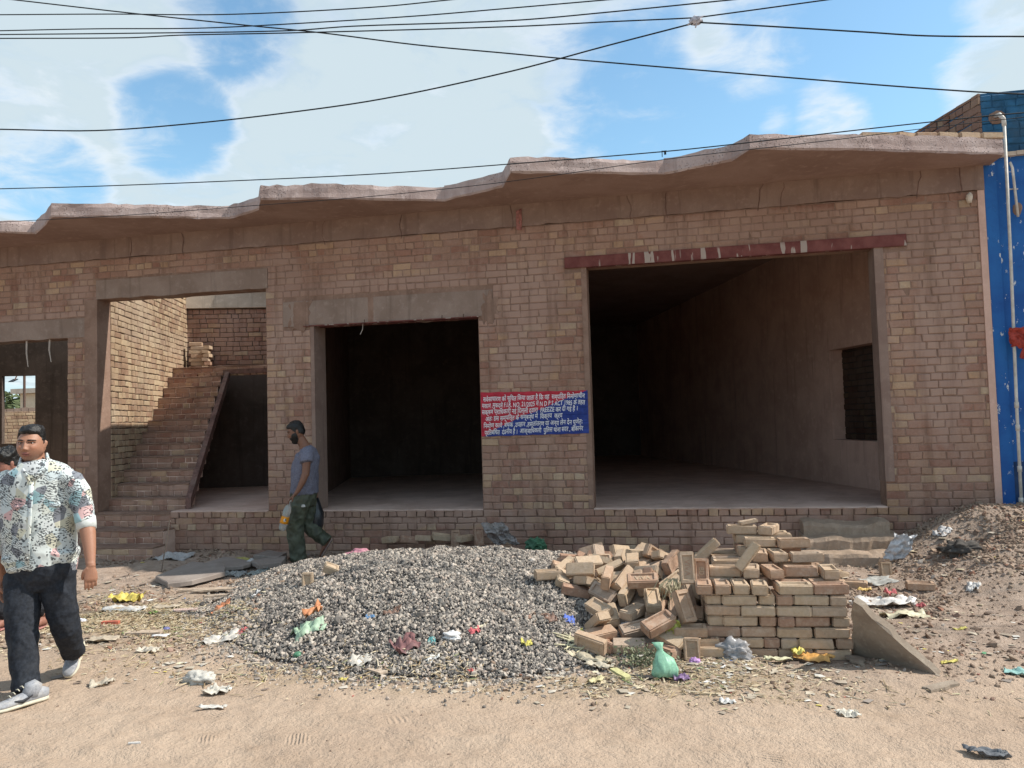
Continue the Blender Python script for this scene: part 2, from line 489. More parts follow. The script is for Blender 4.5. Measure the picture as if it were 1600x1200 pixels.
def ground_mat():
    m, T, b = new_mat('dirt ground')
    p = wpos(T)
    road = T.n('ShaderNodeAttribute', attribute_name='road').outputs['Fac']
    litter = T.n('ShaderNodeAttribute', attribute_name='litter').outputs['Fac']
    n1 = T.noise(p, 0.8, 6, 0.6, 0.3); n2 = T.noise(p, 6.5, 5, 0.65); n3 = T.noise(p, 55, 4, 0.7); n4 = T.noise(p, 190, 2, 0.6)
    sand = T.mix(T.mapr(n1, 0.3, 0.7), (0.396, 0.29, 0.215), (0.468, 0.352, 0.263))
    sand = T.mix(T.mapr(n2, 0.45, 0.72, 0, .55), sand, (0.379, 0.275, 0.2))
    dirt = T.mix(T.mapr(n2, 0.3, 0.68), (0.258, 0.19, 0.149), (0.396, 0.304, 0.243))
    c = T.mix(road, dirt, sand)
    straw = T.mix(T.mapr(T.noise(p, 24, 4, .7), .35, .7), (.27, .195, .11), (.45, .37, .24))
    c = T.mix(T.math('MULTIPLY', litter, T.mapr(n2, .35, .62, .2, .9)), c, straw)
    c = T.mix(T.mapr(n3, 0.56, 0.74, 0, .35), c, (.20, .15, .11))
    c = T.mix(T.mapr(n4, 0.3, 0.7, 0, .18), c, (.55, .45, .34))
    n5 = T.noise(p, 2.3, 5, .65, .6); c = T.mix(T.mapr(n5, .5, .72, 0, .38), c, T.mix(1.0, c, (.80, .76, .72), 'MULTIPLY'))
    T.l(c, b.inputs['Base Color']); b.inputs['Roughness'].default_value = 0.97; b.inputs['Specular IOR Level'].default_value = 0.06
    # sole prints and wheel marks as relief
    mp = T.n('ShaderNodeMapping'); mp.inputs['Scale'].default_value = (.35, 1.0, 1.0); T.l(p, mp.inputs[0])
    tr = T.noise(mp.outputs[0], 16, 3, .5)
    h = T.math('ADD', T.math('MULTIPLY', n2, 1.1), T.math('ADD', T.math('MULTIPLY', n3, .42), T.math('MULTIPLY', tr, .55)))
    # ribbed sole prints: here and there a patch of short parallel ridges
    vo = T.n('ShaderNodeTexVoronoi'); vo.inputs['Scale'].default_value = 2.1; T.l(p, vo.inputs['Vector'])
    sc_ = T.n('ShaderNodeSeparateColor'); T.l(vo.outputs['Color'], sc_.inputs[0])
    pm = T.math('MULTIPLY', T.mapr(vo.outputs['Distance'], .17, .10), T.mapr(sc_.outputs[0], .30, .35))
    sp_ = T.n('ShaderNodeSeparateXYZ'); T.l(p, sp_.inputs[0])
    ph_ = T.math('ADD', T.math('MULTIPLY', sp_.outputs[0], T.math('MULTIPLY', sc_.outputs[1], 300)), T.math('MULTIPLY', sp_.outputs[1], T.math('ADD', 120, T.math('MULTIPLY', sc_.outputs[2], 200))))
    rib = T.math('MULTIPLY', T.math('SINE', T.math('ADD', ph_, T.math('MULTIPLY', n2, 6.0))), T.math('MULTIPLY', pm, road))
    h = T.math('ADD', h, T.math('MULTIPLY', rib, .075))
    bump(T, b, h, 0.042, 0.9)
    return m


M['ground'] = ground_mat()


def stone_mat(name, stops, rough=0.8):
    m, T, b = new_mat(name)
    r = T.n('ShaderNodeAttribute', attribute_name='rnd').outputs['Fac']
    c = T.ramp(r, stops)
    n = T.noise(wpos(T), 160, 2, .6)
    c = T.mix(T.mapr(n, .3, .7, 0, .45), c, T.mix(1.0, c, (.6, .58, .56), 'MULTIPLY'))
    T.l(c, b.inputs['Base Color']); b.inputs['Roughness'].default_value = rough
    return m


M['gravel'] = stone_mat('crushed stone', [(0, (0.084, 0.073, 0.068)), (.2, (0.156, 0.139, 0.125)), (.42, (0.244, 0.217, 0.192)), (.64, (0.384, 0.336, 0.284)), (.84, (0.529, 0.458, 0.385)), (.95, (0.432, 0.344, 0.284)), (1, (0.578, 0.521, 0.461))])
M['heap'] = cement('gravel dust', (0.173, 0.167, 0.164), (0.115, 0.111, 0.112), (0.238, 0.226, 0.22), 4.0, 0.02, streak=False)
M['rubble'] = stone_mat('rubble bits', [(0, (0.172, 0.119, 0.088)), (.3, (0.258, 0.184, 0.136)), (.6, (0.318, 0.234, 0.172)), (.82, (0.378, 0.287, 0.212)), (.93, (0.258, 0.123, 0.08)), (1, (0.499, 0.426, 0.36))], .95)
M['straw'] = stone_mat('dry straw', [(0, (.20, .135, .075)), (.35, (.38, .285, .175)), (.7, (.50, .41, .27)), (.93, (.60, .51, .37)), (1, (.16, .21, .07))], .9)


def blue_mat():
    m, T, b = new_mat('blue wall paint')
    p = wpos(T)
    n = T.noise(p, 1.6, 5, .6); n2 = T.noise(p, 14, 5, .72, .3)
    c = T.mix(T.mapr(n, .3, .7), (.011, .078, .29), (.020, .135, .40))
    # flaked-off paint showing the whitewash below
    mp = T.n('ShaderNodeMapping'); mp.inputs['Scale'].default_value = (1.6, 1.6, .8); T.l(p, mp.inputs[0])
    fl = T.noise(mp.outputs[0], 8.5, 6, .72)
    c = T.mix(T.mapr(fl, .615, .635), c, (.60, .62, .62))
    c = T.mix(T.mapr(n2, .52, .8, 0, .5), c, (.012, .05, .17))
    T.l(c, b.inputs['Base Color']); b.inputs['Roughness'].default_value = .6
    bump(T, b, fl, .004, .5)
    return m


M['blue'] = blue_mat()
M['blue_dark'] = plain('faded dark blue paint', (.012, .045, .13), .7, .35, 5, .004, dirt=(.10, .12, .16), dirt_amt=.3)
M['blue_upper'] = plain('blue painted brick', (.020, .095, .19), .75, .3, 6, .004, dirt=(.06, .10, .14), dirt_amt=.5)
M['pvc'] = plain('weathered white pipe', (.56, .53, .48), .5, .15, 12, dirt=(.35, .30, .24))
M['red_cloth'] = plain('red cloth', (.34, .055, .04), .9, .3, 25, .004)
M['faded_rag'] = plain('faded pink rag', (.34, .15, .13), .9, .3, 25, .004)
M['cable'] = plain('black cable', (.012, .017, .02), .5, .2, 20)
M['iron'] = plain('rusty iron', (.10, .06, .045), .8, .35, 40)
M['black'] = plain('painted deep shade', (.03, .028, .026), .9)  # near-black colour standing in for deep shade
# ------------------------------------------------------------------ terrain
HC = np.array([-2.2, -2.45])
_hp = np.array([(-4.35, -.95), (-4.24, -2.17), (-3.98, -2.89), (-3.55, -3.40), (-2.85, -3.98), (-2.27, -4.22), (-1.63, -4.30), (-.99, -4.22), (-.44, -3.75),
                (.05, -3.1), (.15, -2.2), (-.1, -1.2), (-.9, -.62), (-2.1, -.48), (-3.4, -.50)])
_ha = np.arctan2(_hp[:, 1] - HC[1], _hp[:, 0] - HC[0]); _hr = np.hypot(_hp[:, 0] - HC[0], _hp[:, 1] - HC[1])
_o = np.argsort(_ha); _ha = _ha[_o]; _hr = _hr[_o]
_ha = np.concatenate([_ha - 2 * math.pi, _ha, _ha + 2 * math.pi]); _hr = np.concatenate([_hr] * 3)


def heap_h(x, y):
    """height of the gravel heap over the ground"""
    x = np.asarray(x, float); y = np.asarray(y, float)
    a = np.arctan2(y - HC[1], x - HC[0]); R = np.interp(a, _ha, _hr)
    r = np.hypot(x - HC[0], y - HC[1]) / R
    h = 0.45 * np.maximum(0, 1 - r ** 1.75) ** 1.05
    return h * (1 + 0.10 * vfbm(x, y, 1.3, 3, 5)) + np.where(r < 1, 0.022 * vfbm(x, y, 5.0, 2, 9) * np.clip((1 - r) * 5, 0, 1), 0)


def terrain(x, y):
    x = np.asarray(x, float); y = np.asarray(y, float)
    road = sstep(-3.6, -4.7, y)
    z = 0.05 * sstep(-1.6, -0.2, y)
    # earth bank against the right-hand end of the front and the blue building
    bank = sstep(1.9, 3.2, x) * sstep(-2.5, -0.35, y)
    z = z + 0.47 * bank * (1 + 0.10 * vfbm(x, y, 2.2, 3, 3)) + 0.05 * sstep(1.6, 3.4, x) * sstep(-4.6, -2.5, y)
    z = z - 0.13 * np.exp(-((x - 2.92) / .22) ** 2 - ((y + .80) / .16) ** 2)       # the hollow in the bank
    z = z + 0.10 * sstep(-5.6, -7.2, x) * 0 + (1 - road) * 0.022 * vfbm(x, y, 2.8, 4, 21) + 0.012 * vfbm(x, y, 1.1, 3, 2)
    z = z + road * 0.009 * vfbm(x * .6, y * 2.2, 3.0, 3, 31)
    # wheel tracks along the road
    wob = .06 * vfbm(x, x * 0, .5, 2, 71)
    for yt, am in ((-5.05, .55), (-5.62, 1.0), (-5.86, .8), (-6.25, .9)):
        d = (y - yt - wob); z = z + road * am * (.010 * np.exp(-((np.abs(d) - .085) / .03) ** 2) - .008 * np.exp(-(d / .06) ** 2)) * (.6 + .5 * vfbm(x, y, .9, 2, 73))
    fine = (np.abs(x) < 8) & (y > -8)
    z = z + np.where(fine, 0.006 * vfbm(x, y, 11.0, 3, 41), 0)
    return z


def ground_at(px, py, lift=0.0, heap=True):
    """where the photograph's ray meets the terrain or the heap"""
    d = ray(px, py); lo, hi = 2.0, 60.0
    t = np.arange(2.0, 14.0, 0.01)
    P = CAM[None, :] + t[:, None] * d[None, :]
    h = terrain(P[:, 0], P[:, 1])
    if heap: h = np.maximum(h, h + heap_h(P[:, 0], P[:, 1]))
    k = np.argmax(P[:, 2] < h + lift)
    return P[k]


def top_z(x, y):
    return float(terrain(x, y) + heap_h(x, y))


def grid_mesh(xs, ys, fn):
    X, Y = np.meshgrid(xs, ys); Z = fn(X, Y)
    V = np.stack([X.ravel(), Y.ravel(), Z.ravel()], 1)
    nx, ny = len(xs), len(ys)
    i = np.arange(nx - 1); j = np.arange(ny - 1)
    I, J = np.meshgrid(i, j); a = (J * nx + I).ravel()
    F = np.stack([a, a + 1, a + nx + 1, a + nx], 1)
    return V, F


def build_ground():
    def axis(lo, hi, step, far):
        core = np.arange(lo, hi + 1e-6, step)
        g = []; d = step; p = hi
        while p < far: d *= 1.35; p += d; g.append(p)
        h = []; d = step; p = lo
        while p > -far: d *= 1.35; p -= d; h.append(p)
        return np.concatenate([h[::-1], core, g])
    xs = axis(-7.6, 5.2, 0.035, 900.0); ys = axis(-6.4, 0.1, 0.03, 900.0)
    def fn(X, Y):
        Z = terrain(X, Y)
        far = (Y > 0.6)
        return np.where(far, np.minimum(Z, 0.0), Z)
    V, F = grid_mesh(xs, ys, fn)
    x, y = V[:, 0], V[:, 1]
    road = sstep(-3.3, -4.6, y + 0.25 * vfbm(x, y, 1.2, 3, 77))
    lit = np.exp(-((x + 4.4) / 1.5) ** 2 - ((y + 3.0) / .75) ** 2) + .8 * np.exp(-((x - .1) / .7) ** 2 - ((y + 4.0) / .35) ** 2) + .5 * np.exp(-((x + 1.6) / 2.0) ** 2 - ((y + 4.35) / .22) ** 2)
    g = obj('ground', V, F, M['ground'], smooth=True, attrs={'road': road, 'litter': np.clip(lit, 0, 1)})
    tag(g, kind='structure', label='sandy dirt road and littered earth in front of the unfinished building')
    return g


build_ground()


def scatter(name, P, size, rnd, m, base, label, squash=(1, 1, .75), kind='stuff', parent=None, tilt=math.pi):
    """many small stones as one mesh"""
    BV, BF = base
    n = len(P); k = len(BV)
    ang = rng.uniform(0, 2 * math.pi, (n, 3)) * np.array([tilt / math.pi, tilt / math.pi, 1])
    ca, sa = np.cos(ang), np.sin(ang)
    V = np.broadcast_to(BV, (n, k, 3)).copy()
    V *= (1 + rng.uniform(-.34, .34, (n, k, 1)))
    V *= (size[:, None, None] * np.asarray(squash) * (1 + rng.uniform(-.3, .3, (n, 1, 3))))
    def rot(V, i, j, c, s):
        a = V[:, :, i] * c[:, None] - V[:, :, j] * s[:, None]; b = V[:, :, i] * s[:, None] + V[:, :, j] * c[:, None]
        V[:, :, i] = a; V[:, :, j] = b
    rot(V, 1, 2, ca[:, 0], sa[:, 0]); rot(V, 0, 2, ca[:, 1], sa[:, 1]); rot(V, 0, 1, ca[:, 2], sa[:, 2])
    V += P[:, None, :]
    F = (np.asarray(BF)[None] + (np.arange(n) * k)[:, None, None]).reshape(-1, len(BF[0]))
    return tag(obj(name, V.reshape(-1, 3), F, m, parent, attrs={'rnd': np.repeat(rnd, k)}), label, None, None, kind)


def build_heap():
    xs = np.arange(-4.7, .45, .04); ys = np.arange(-4.5, -.3, .04)
    V, F = grid_mesh(xs, ys, lambda X, Y: np.where(heap_h(X, Y) > 0.004, terrain(X, Y) + heap_h(X, Y) - .012, -0.3))
    z = V[:, 2]; keep = (z[F] > -0.2).all(1)
    F = F[keep]
    hb = obj('gravel_heap', V, F, M['heap'], smooth=True)
    tag(hb, 'wide low heap of grey crushed stone gravel in front of the plinth', kind='stuff')
    # the stones of its skin
    n = 150000
    x = rng.uniform(-4.7, .4, n); y = rng.uniform(-4.6, -.35, n)
    h = heap_h(x, y)
    keep = (h > 0.015) | ((heap_h(x * .955 + HC[0] * .045, y * .955 + HC[1] * .045) > 0.004) & (rng.random(n) < .28))
    # thinner where the camera cannot see (the back slope)
    keep &= ~((y > -1.25) & (rng.random(n) < .55))
    x, y = x[keep], y[keep]; n = len(x)
    s = rng.lognormal(-4.80, .36, n)
    P = np.stack([x, y, terrain(x, y) + heap_h(x, y) + s * .15], 1)
    scatter('gravel', P, s, rng.random(n), M['gravel'], ico(1), 'loose grey crushed stones covering the gravel heap')
    # strays round its foot
    n = 4200; a = rng.uniform(0, 2 * math.pi, n); R = np.interp(a, _ha, _hr) * (1 + np.abs(rng.normal(0, .085, n)))
    x = HC[0] + R * np.cos(a); y = HC[1] + R * np.sin(a)
    k = (y > -4.9) & (y < -.2); x, y = x[k], y[k]; s = rng.lognormal(-4.85, .35, len(x))
    P = np.stack([x, y, terrain(x, y) + s * .3], 1)
    scatter('gravel', P, s, rng.random(len(x)), M['gravel'], ico(1), 'stray grey stones strewn round the foot of the gravel heap')


build_heap()


def build_rubble():
    b = ico(1)
    def put(n, xr, yr, dens, mu, sg, label, sq=(1, .8, .5), tilt=.5, cols=(0, 1)):
        x = rng.uniform(*xr, n); y = rng.uniform(*yr, n)
        k = rng.random(n) < dens(x, y); x, y = x[k], y[k]
        s = np.minimum(rng.lognormal(mu, sg, len(x)), .030)
        P = np.stack([x, y, terrain(x, y) + heap_h(x, y) + s * .12], 1)
        scatter('rubble', P, s, rng.uniform(*cols, len(x)), M['rubble'], b, label, sq, tilt=tilt)
    cl = lambda x, y, s, t, sd: sstep(t - .25, t + .35, vfbm(x, y, s, 3, sd))
    put(25000, (1.15, 5.0), (-4.3, -.1), lambda x, y: (.22 + .78 * cl(x, y, 1.6, -.05, 51)) * sstep(-4.4, -3.6, y + .25 * vfbm(x, y, 2, 2, 5)), -4.68, .62, 'brick chips and clods strewn over the dirt right of the brick stack')
    put(7500, (2.3, 4.6), (-1.25, 0), lambda x, y: .15 + .6 * cl(x, y, 2.5, .1, 52), -4.55, .6, 'rubble and clods on the earth bank by the blue wall')
    put(14000, (-8.2, -3.3), (-3.9, -.1), lambda x, y: .8 * cl(x, y, 1.8, .12, 53), -4.5, .6, 'small chips and clods on the littered dirt left of the gravel heap')
    put(5000, (-5, 3.5), (-4.75, -3.3), lambda x, y: .8 * cl(x, y, 2.4, .2, 54) * sstep(-4.8, -4.2, y), -4.75, .5, 'small chips along the edge of the dirt road')
    put(1500, (-6, 4.5), (-6.4, -4.5), lambda x, y: .5 * cl(x, y, 1.7, .3, 57), -5.1, .45, 'scattered tiny clods on the sandy road', cols=(0, .7))
    put(4200, (-6.2, 2.4), (-.75, -.02), lambda x, y: .7 * cl(x, y, 2.4, -.05, 55), -4.0, .65, 'broken brick bits along the foot of the plinth')
    # dry straw and shredded leaves
    n = 11000
    x = np.concatenate([rng.normal(-4.5, .85, n), rng.normal(.0, .45, n // 12), rng.normal(-1.5, 1.4, n // 6)])
    y = np.concatenate([rng.normal(-3.1, .42, n), rng.normal(-3.95, .22, n // 12), rng.normal(-4.3, .16, n // 6)])
    k = (vfbm(x, y, 2.2, 3, 61) > -.2) & (x > -7) & (y < -.6) & (heap_h(x, y) < .13); x, y = x[k], y[k]; n = len(x)
    L = rng.lognormal(-3.25, .5, n); w = rng.uniform(.0015, .005, n); a = rng.uniform(0, 2 * math.pi, n)
    z = terrain(x, y) + heap_h(x, y) + rng.uniform(.002, .014, n)
    dx, dy = np.cos(a), np.sin(a); tz = rng.normal(0, .22, n) * L
    V = np.stack([np.stack([x - dx * L / 2 - dy * w, y - dy * L / 2 + dx * w, z - tz / 2], 1), np.stack([x - dx * L / 2 + dy * w, y - dy * L / 2 - dx * w, z - tz / 2], 1),
                  np.stack([x + dx * L / 2 + dy * w, y + dy * L / 2 - dx * w, z + tz / 2], 1), np.stack([x + dx * L / 2 - dy * w, y + dy * L / 2 + dx * w, z + tz / 2], 1),
                  np.stack([x, y, z + w * 1.3], 1)], 1)
    F0 = np.array([(0, 1, 4), (1, 2, 4), (2, 3, 4), (3, 0, 4)])
    F = (F0[None] + (np.arange(n) * 5)[:, None, None]).reshape(-1, 3)
    tag(obj('straw', V.reshape(-1, 3), F, M['straw'], attrs={'rnd': np.repeat(rng.random(n), 5)}), 'dry straw and shredded leaves littering the dirt left of the gravel heap', kind='stuff')


build_rubble()
# ------------------------------------------------------------------ the unfinished building
FL = 0.56                      # floor level
BB, BT = 3.94, 4.21            # ring beam bottom, soffit
SK = rad(17.0)
DV = np.array([-math.sin(SK), math.cos(SK), 0.0])      # the side walls run back-left along this
WV = np.array([math.cos(SK), math.sin(SK), 0.0])       # and this is square to them
X0, X1 = -15.0, 3.46
OPEN = {'left': (-9.45, -7.89, FL, 2.90), 'stair': (-7.43, -4.96, FL, 3.40), 'mid': (-4.345, -2.165, FL, 2.885), 'big': (-.84, 2.335, FL, 3.40)}
LINT = {'left': (-9.9, -7.62, 2.90, 3.16), 'stair': (-7.44, -4.93, 3.40, 3.655), 'mid': (-4.72, -1.98, 2.885, 3.20)}

bld = empty('unfinished_building', (-3.5, 0, 0), 'long unfinished brick building with jagged concrete roof slab and dark shop openings', 'building')


def brick_variant(L, H, depth=.05, bev=.006, jit=.0035, seed=0):
    r = np.random.default_rng(seed)
    def ring(y, ins):
        b = np.array([(ins, y, ins), (L - ins, y, ins), (L - ins, y, H - ins), (ins, y, H - ins)])
        return b
    V = np.concatenate([ring(0, bev + r.uniform(0, .003)), ring(bev * .8, 0), ring(depth, 0)])
    J = r.normal(0, jit, (4, 3)); J[:, 1] *= .35
    V[:4] += J; V[4:8] += J
    F = [(0, 1, 2, 3), (4, 5, 1, 0), (5, 6, 2, 1), (6, 7, 3, 2), (7, 4, 0, 3), (8, 9, 5, 4), (9, 10, 6, 5), (10, 11, 7, 6), (11, 8, 4, 7)]
    return V, F


VARS_S = [brick_variant(1, 1, seed=i) for i in range(4)]


def courses(u0, u1, z0, z1, holes, ch=.0845, joint=.010, start=0, irregular=.0, miss=.0, seed=1):
    """English bond in a wall plane: list of (u0, u1, z0, z1, header?)"""
    r = np.random.default_rng(seed); out = []
    k = start; z = z0
    while z < z1 - .03:
        zt = min(z + ch, z1)
        free = [(u0, u1)]
        for (a, b, c, d) in holes:
            if d > z + .02 and c < zt - .02:
                nf = []
                for (p, q) in free:
                    if b <= p or a >= q: nf.append((p, q)); continue
                    if a > p: nf.append((p, a))
                    if b < q: nf.append((b, q))
                free = nf
        header = (k % 2 == 0)
        for (p, q) in free:
            L = .119 if header else .238
            n = max(1, round((q - p) / L)); L = (q - p) / n
            off = 0.0 if header else L * .25 * ((k // 2) % 2)
            u = p; first = True
            while u < q - .02:
                w = L * (1 + r.normal(0, .045))
                if first and off: w = off + L * .25
                if r.random() < irregular: w *= (.52 if not header else 1.9)
                e = u + w
                if q - e < .05: e = q
                if r.random() >= miss:
                    out.append((u + joint / 2, e - joint / 2, z + joint / 2 + r.normal(0, .0012), zt - joint / 2 + r.normal(0, .0012), header))
                u = e; first = False
        z = zt; k += 1
    return out


def joined_bricks(name, cells, O, U, N, m, parent, proud=(.004, .011), kind='stuff', rn=None, flush=None, seed=3):
    """bricks as one mesh; O + u*U + z*Z - N*proud is the face (N points into the wall)"""
    r = np.random.default_rng(seed)
    O = np.asarray(O, float); U = np.asarray(U, float); N = np.asarray(N, float)
    Vs = []; Fs = []; A = []; k = 0
    for i, (a, b, c, d, hd) in enumerate(cells):
        V = brick_variant(b - a, d - c, .03, seed=int(r.integers(1e6)))
        V0, F0 = V
        pr = r.uniform(*proud)
        if flush is not None: pr -= flush(a, c)
        tl = r.normal(0, .0009, 2)
        y = V0[:, 1] - pr + (V0[:, 0] / max(b - a, .05) - .5) * tl[0] + (V0[:, 2] / .08 - .5) * tl[1]
        P = O + np.outer(a + V0[:, 0], U) + np.outer(y, N); P[:, 2] += c + V0[:, 2]
        Vs.append(P); Fs += [tuple(q + k for q in f) for f in F0]; k += len(P)
        v = rn[i] if rn is not None else r.random()
        A.append(np.full(len(P), max(v, .001)))
    V = np.concatenate(Vs)
    o = obj(name, V, np.array(Fs), m, parent, attrs={'rnd': np.concatenate(A)})
    if kind: o['kind'] = kind
    return o


def wall_boxes(mb, x0, x1, z0, z1, holes, y0, y1):
    xs = sorted({x0, x1, *[v for h in holes for v in h[:2] if x0 < v < x1]})
    for a, b in zip(xs[:-1], xs[1:]):
        hs = sorted([(h[2], h[3]) for h in holes if h[0] < (a + b) / 2 < h[1]])
        z = z0
        for (c, d) in hs:
            if c > z: mb.box((a, y0, z), (b, y1, c))
            z = max(z, d)
        if z < z1: mb.box((a, y0, z), (b, y1, z1))


def front_wall():
    holes = list(OPEN.values())
    mb = MB(); wall_boxes(mb, X0, X1, -.2, BB, [(a, c, z - .012, t) for a, c, z, t in holes], .012, .25)
    mb.build('front_wall', M['mortar'], bld)
    cut = holes + list(LINT.values()) + [(-1.09, 2.665, 3.40, 3.51)]
    # plaster margins where the jambs were rendered flush
    cells = courses(X0, X1, .555, BB, cut, irregular=.07, seed=5)
    pl = courses(-6.33, X1, -.10, .47, [], ch=.0825, irregular=.12, start=1, seed=6)
    pl += courses(X0, -8.6, -.10, .47, [], ch=.0825, irregular=.12, start=1, seed=61)
    top = courses(-6.33, X1, .47, .555, [(2.34, 3.46, .4, .6), (-2.16, -.84, .4, .6)], ch=.085, start=0, seed=7)
    top += courses(2.34, 3.46, .47, .555, [], ch=.085, start=1, seed=8) + courses(-2.16, -.84, .47, .555, [], ch=.085, start=1, seed=8)
    allc = [(c, 0.0) for c in cells] + [(c, .018) for c in pl] + [(c, .022) for c in top]
    # the bricks that show largest become parts of their own
    def size(c):
        a, b, z0, z1, h = c
        ctr = np.array([(a + b) / 2, 0, (z0 + z1) / 2]) - CAM; D = ctr @ CF
        px = 800 + FPX * (ctr @ CR) / D; py = 600 - FPX * (ctr @ CU) / D
        if not (0 < px < 1600 and 0 < py < 1200): return -1
        if z1 < .52 and (-4.3 < a < 1.2): return -1      # behind the heaps
        if z1 > 3.2: return -.5
        return (b - a) * (z1 - z0) / D ** 2
    order = sorted(range(len(allc)), key=lambda i: -size(allc[i][0]))
    single = set(order[:298])
    r = np.random.default_rng(11)
    rn = []
    for (c, p) in allc:
        v = r.random()
        if c[4] and r.random() < .28: v = .80 + .2 * r.random()        # the pale yellowish header rows
        if c[3] > 3.3 and r.random() < .5: v *= .75
        rn.append(v)
    flush = lambda a, z: .0015 * sstep(2.6, 3.6, z) + .001 * (vnoise(np.array(a * 1.3), np.array(z * 1.3), 8) > .2)
    joined = [i for i in range(len(allc)) if i not in single]
    jw = [i for i in joined if allc[i][1] == 0]; jp = [i for i in joined if allc[i][1] > 0]
    joined_bricks('brick', [allc[i][0] for i in jw], (0, .012, 0), (1, 0, 0), (0, 1, 0), M['brick'], bld, proud=(.0045, .011), rn=[rn[i] for i in jw], flush=flush)
    joined_bricks('plinth_brick', [allc[i][0] for i in jp], (0, -.008, 0), (1, 0, 0), (0, 1, 0), M['brick'], bld, proud=(.0, .02), rn=[rn[i] for i in jp])
    # single bricks: shared meshes, one per kind and length
    cache = {}
    for i in sorted(single):
        (a, b, z0, z1, h), p = allc[i]
        key = (round((b - a) / .012), h, i % 3)
        if key not in cache:
            V, F = brick_variant(key[0] * .012, .0745, .03, seed=900 + len(cache))
            me = mesh_of('brick', V, F); me.materials.append(M['brick']); cache[key] = me
        o = bpy.data.objects.new('brick', cache[key]); COL.objects.link(o); o.parent = bld
        o.location = Vector((a, .012 - p - r.uniform(.003, .013), (z0 + z1) / 2 - .0372)) - bld.location
        o.rotation_euler = (r.normal(0, .006), r.normal(0, .004), r.normal(0, .007))
    # plinth core so that the wall stands on something
    mb = MB(); mb.box((-6.33, -.006, -.3), (X1, .011, .47)); mb.box((X0, -.006, -.3), (-8.6, .011, .47)); mb.build('plinth', M['mortar'], bld)
    # jamb render, lintels, beam
    mb = MB()
    mb.box((2.331, -.004, FL + .27), (2.425, .251, 3.398)); mb.build('jamb', M['concrete'], bld)
    mb = MB(); mb.box((-.90, -.002, FL), (-.836, .252, 3.398)); mb.build('jamb', M['mortar'], bld)
    mb = MB(); mb.box((-4.349, .0, FL), (-4.30, .33, 2.885)); mb.build('jamb', M['concrete'], bld)
    mb = MB(); mb.box((-7.62, -.0, FL), (-7.426, .252, 3.398)); mb.build('jamb', M['mortar'], bld)
    mb = MB(); mb.box((3.40, -.006, .3), (3.468, .24, BB)); mb.build('corner_render', M['plaster'], bld)
    rough_beam('lintel', LINT['left'], .004, M['lintel'], 1); rough_beam('lintel', LINT['stair'], .0, M['lintel'], 2); rough_beam('lintel', LINT['mid'], .005, M['lintel'], 3)
    smears()
    rough_beam('ring_beam', (X0, X1 + .01, BB, BT), -.012, M['concrete'], 4, back=.26)
    # steel channel over the widest opening
    mb = MB()
    for (y0, y1, z0, z1) in ((-.022, -.014, 3.402, 3.512), (-.022, .07, 3.392, 3.401), (-.022, .05, 3.513, 3.521)):
        mb.box((-1.09, y0, z0), (2.665, y1, z1))
    o = mb.build('steel_lintel', M['steel'], bld)
    # thin steel angles under the other lintels
    mb = MB(); mb.box((-4.44, -.018, 2.874), (-2.15, .20, 2.883)); mb.build('steel_angle', M['steel'], bld)
    for x in (-3.62, -2.62, -2.35):
        mb = MB(); mb.tube([(x, .0, 2.885), (x + .01, -.03, 2.875), (x + .015, -.035, 2.915)], .006); mb.build('rebar', M['iron'], bld)
    mb = MB(); mb.tube([(-3.65, .02, 2.88), (-3.66, .03, 2.80), (-3.69, .02, 2.74)], .004); mb.build('rebar', M['slurry'], bld)
    for px, L in ((42, .38), (78, .33)):
        q = on_plane(px, 530, 1, .05); s = r.uniform(-.02, .02)
        mb = MB(); mb.tube([(q[0], .05, 2.92), (q[0] + s, .06, 2.92 - L * .5), (q[0] + .02, .05, 2.92 - L)], np.array([.013, .011, .005]), 6); mb.build('rebar', M['slurry'], bld)


